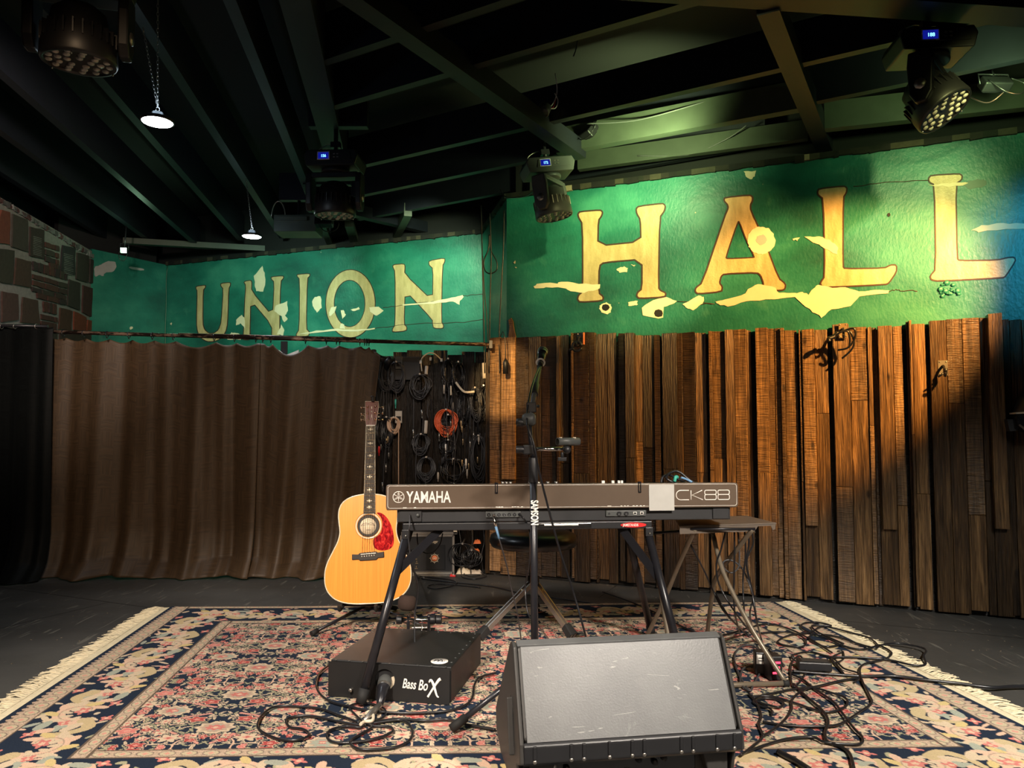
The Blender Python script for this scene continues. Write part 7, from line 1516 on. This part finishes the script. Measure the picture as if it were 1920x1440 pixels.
fcable('black cable hugging the right edge of the monitor', z8([(150, 620), (200, 680), (230, 760), (215, 820), (240, 900), (180, 960), (100, 1020)]), .004, G8)
fcable('black cable curled in small loops by the monitor corner', z8([(180, 660), (260, 690), (340, 710), (375, 690), (340, 660), (250, 650), (180, 670), (220, 700), (290, 720), (300, 760)]), .004, G8)
fcable('black cable circling beside the red-lit adapter', z8([(150, 600), (100, 520), (60, 420), (70, 350), (130, 310), (200, 330), (245, 400), (230, 470), (180, 560), (160, 600), (100, 560), (110, 470), (180, 440), (240, 420), (340, 410), (380, 440)]), .0042, G8, m='cable_grey')
fcable('thin black cable between the adapter and the fringe', z8([(490, 430), (430, 400), (440, 370), (540, 350), (640, 375), (700, 400), (760, 460), (850, 490), (860, 520), (830, 545)]), .0035, G8)
fcable('thin black cable forming an upright oval near the adapter', z8([(520, 480), (490, 530), (440, 575), (420, 500), (430, 420), (480, 380), (520, 440), (520, 490)]), .0034, G8)
fcable('thin cable springing in small hoops beyond the adapter', z8([(760, 350), (700, 375), (680, 400), (700, 425), (760, 400), (755, 350), (720, 345)]), .0030, G8)
fcable('black cable along the bottom edge right of the monitor', z8([(340, 1000), (440, 1050), (540, 1110)]), .009, G8)
fcable('black cable lying across the rug toward the table foot bar', [(1130, 1110), (1180, 1128), (1230, 1150), (1300, 1185), (1350, 1192), (1400, 1178), (1440, 1170), (1480, 1180), (1520, 1200), (1560, 1225)], .004)
fcable('thin black cable crossing the stage floor behind the throne', [(790, 1085), (850, 1092), (920, 1100), (985, 1115), (1060, 1125), (1130, 1135), (1160, 1145)], .0035, z=.006)
fcable('black cable loop lying on the stage floor in front of the cases', [(778, 1080), (800, 1082), (845, 1088), (856, 1094), (845, 1100), (815, 1104), (802, 1100), (815, 1096), (850, 1097), (900, 1102)], .0035, z=.006)
fcable('coiled cable on the stage floor below the clutter', [(865, 1080), (872, 1084), (890, 1086), (910, 1082), (905, 1076), (885, 1072), (870, 1076), (880, 1080), (900, 1079)], .0035, z=.006)
# power adapters
def slab(name, px, py, size, yaw, label, cat, m='black', sock=ZR, parts=()):
    c = F(px, py, sock); e = thing(name, label, cat, (c[0], c[1], sock), (0, 0, yaw)); mb = MB(); mb.box((0, 0, size[2] / 2 + .001), size); mb.build('housing', M[m], e, local=True, bevel=.005); return e
e = slab('power_adapter', 1526, 1255, (.125, .06, .034), math.radians(-9), 'black oblong power adapter lying among the cables on the rug', 'power adapter')
mb = MB(); mb.box((0, 0, .0365), (.10, .04, .001)); mb.build('rating_label', M['wedge_side'], e, local=True)
e = slab('power_adapter', 1450, 1272, (.05, .06, .09), math.radians(5), 'boxy power adapter glowing red beside the table foot', 'power adapter')
for z, w in ((.030, .030), (.050, .024), (.068, .030)): mb = MB(); mb.box((.0, -.031, z), (w, .002, .007)); mb.build('red_lamp', M['led_red'], e, local=True)
e = slab('power_adapter', 1428, 1262, (.055, .05, .085), math.radians(-8), 'upright black adapter with a white label beside the red-lit one', 'power adapter')
mb = MB(); mb.box((0, -.026, .06), (.046, .002, .035)); mb.build('white_label', M['white'], e, local=True); mb = MB(); mb.box((0, -.0275, .065), (.03, .001, .003)); mb.box((0, -.0275, .055), (.034, .001, .003)); mb.build('label_print', M['black'], e, local=True)
# cables from the piano sockets
def KP(x, y, z): p = KB @ Vector((x, y, z)); return p
e = thing('jack_cable', 'silver jack with a blue sleeve plugged into the back of the digital piano', 'cable', KP(-.2705, -.03, -.08)); s0 = KP(-.2705, .0, .027)
mb = MB(); mb.tube([s0, s0 + Vector((.001, -.012, -.004)), s0 + Vector((.004, -.022, -.020)), s0 + Vector((.008, -.024, -.040))], [.006, .0065, .007, .006], 12); mb.build('plug', M['chrome'], e)
s1 = s0 + Vector((.008, -.024, -.040)); mb = MB(); mb.tube([s1, s1 + Vector((.012, 0, -.045))], [.0052, .004], 10); mb.build('sleeve', M['blue_cord'], e)
s2 = s1 + Vector((.012, 0, -.045)); mb = MB(); mb.tube(spline([s2, Vector(P(950, 1060, 2.9)), Vector(P(958, 1100, 3.0)), Vector(P(970, 1150, 3.1)), Vector(F(978, 1205, ZR + .006))], 8), .0028, 7); mb.build('strand', M['cable_grey'], e)
cord('black audio cable leaving the last socket of the piano and dropping behind the mic stand', [KP(-.173, .0, .027), KP(-.160, -.03, .015), P(989, 985, 2.86), P(994, 1010, 2.87), P(992, 1060, 2.9), P(985, 1100, 2.95), P(990, 1150, 2.9), P(1010, 1175, 2.9), F(1030, 1200, ZR + .006)], .0032, name='audio_cable', cat='cable')
cord('long microphone cable running down in front of the digital piano', [mtip + mdir * .02, Vector(P(996, 730, 2.72)), Vector(P(988, 790, 2.53)), Vector(P(1000, 830, 2.50)), Vector(P(1010, 880, 2.5)), Vector(P(1030, 960, 2.52)), Vector(P(1052, 1040, 2.56)), Vector(P(1075, 1110, 2.6)), Vector(P(1100, 1200, 2.62)), F(1112, 1250, ZR + .005)], .0038, name='microphone_cable', cat='cable')
cord('power cord of the digital piano dropping past the guitar onto the bass box', [KP(-.585, .0, .03), P(768, 985, 2.76), P(766, 1010, 2.8), P(772, 1055, 2.85), P(783, 1100, 2.95), P(778, 1150, 3.0), P(777, 1190, 2.98), P(780, 1215, 2.93), P(795, 1245, 2.8)], .0032, name='power_cable', cat='cable', m='cable_grey')
cord('pale cable curling from behind the guitar to the stage floor', [P(770, 1040, 3.9), P(772, 1060, 4.0), P(778, 1075, 4.3), F(785, 1082, .006), F(795, 1083, .006)], .006, name='pale_cable', cat='cable', m='steel')
cord('thin cable sagging below the stand in front of the equipment case', [P(782, 1000, 3.0), P(784, 1022, 3.0), P(795, 1036, 3.0), P(812, 1036, 3.0), P(825, 1020, 3.0), P(830, 1000, 3.0)], .0025, name='audio_cable', cat='cable')
for i, (lb, pts) in enumerate((('black cable hanging from the side table, left of the tube leg', [(1362, 990), (1352, 1030), (1343, 1060), (1350, 1100), (1380, 1150), (1420, 1200), (1450, 1225)]), ('black cable dropping straight from the middle of the side table', [(1377, 992), (1377, 1050), (1376, 1100), (1378, 1150), (1388, 1190)]), ('black cable hanging from the side table inside the right leg', [(1396, 992), (1398, 1040), (1393, 1090), (1396, 1150), (1402, 1175)]), ('black cable hanging from the right of the side table to the rug', [(1402, 992), (1404, 1020), (1400, 1060), (1410, 1110), (1418, 1160), (1428, 1200), (1440, 1240)]), ('black cable looping out right under the side table', [(1409, 992), (1412, 1020), (1400, 1050), (1404, 1080), (1412, 1120), (1406, 1150), (1412, 1180)]), ('grey cable curled in a ring under the side table', [(1383, 992), (1386, 1030), (1385, 1062), (1372, 1074), (1358, 1066), (1356, 1054), (1368, 1050), (1384, 1058), (1398, 1078), (1412, 1120), (1420, 1170)]), ('thin black cable slanting down left of the crossed legs', [(1294, 1020), (1310, 1050), (1325, 1080), (1338, 1110), (1360, 1150), (1400, 1190), (1430, 1225)]), ('pair of black cables drooping from the crossed legs to the floor', [(1340, 1110), (1352, 1132), (1370, 1160), (1400, 1188), (1420, 1205), (1445, 1215)]))):
    q = []
    for j, (x, y) in enumerate(pts):
        if y < 1170: q.append(P(x, y, 3.05 + .01 * i - .0 * j))
        else: q.append(F(x, y, ZR + .006))
    cord(lb, q, .0036, name='hanging_cable', cat='cable', m='cable' if i != 5 else 'cable_grey', group='cables hanging below the side table')
cord('hank of black cable with a green tape lying on the piano beside the CK88 lettering', [KP(.40, .10, .135), KP(.41, .11, .158), KP(.44, .12, .165), KP(.47, .12, .150), KP(.50, .10, .135), KP(.46, .08, .135), KP(.42, .08, .15), KP(.43, .10, .17), KP(.47, .11, .18), KP(.51, .10, .15), KP(.535, .09, .133)], .005, name='cable_hank', cat='cable')
mb = MB(); mb.tube(spline([KP(.445, .07, .142), KP(.450, .07, .160), KP(.46, .08, .158)], 4), .007, 8); tag(mb.build('green_tape', M['green_cord']), 'green tape wrapped on the cable hank on the digital piano', 'tape')
mb = MB(); mb.tube(spline([KP(.47, .065, .158), KP(.49, .07, .152), KP(.515, .07, .140)], 4), .0045, 8); tag(mb.build('blue_sleeve', M['blue_cord']), 'light blue sleeved cable end on the digital piano near its right corner', 'cable')
mb = MB(); c = F(849, 1080, .004); mb.box((c[0], c[1], .006), (.035, .02, .008)); mb.ball((c[0] - .01, c[1], .010), .008, 8); tag(mb.build('red_clip', M['red']), 'small red clip lying on the stage floor in front of the case', 'clip')
# crumbs on the stage floor
R = random.Random(11)
mb = MB()
for k in range(90):
    x, y = R.choice([(R.uniform(20, 600), R.uniform(1090, 1135)), (R.uniform(0, 240), R.uniform(1140, 1260)), (R.uniform(1640, 1900), R.uniform(1165, 1225)), (R.uniform(860, 1400), R.uniform(1085, 1125))]); c = F(x, y); s_ = R.uniform(.0015, .004); mb.box((c[0], c[1], .0015), (s_ * R.uniform(1, 3), s_, .002), Matrix.Rotation(R.uniform(0, 3), 3, 'Z'))
tag(mb.build('floor_crumbs', M['tan_tube']), 'pale crumbs and paint flecks scattered on the black stage floor', 'crumbs', kind='stuff')
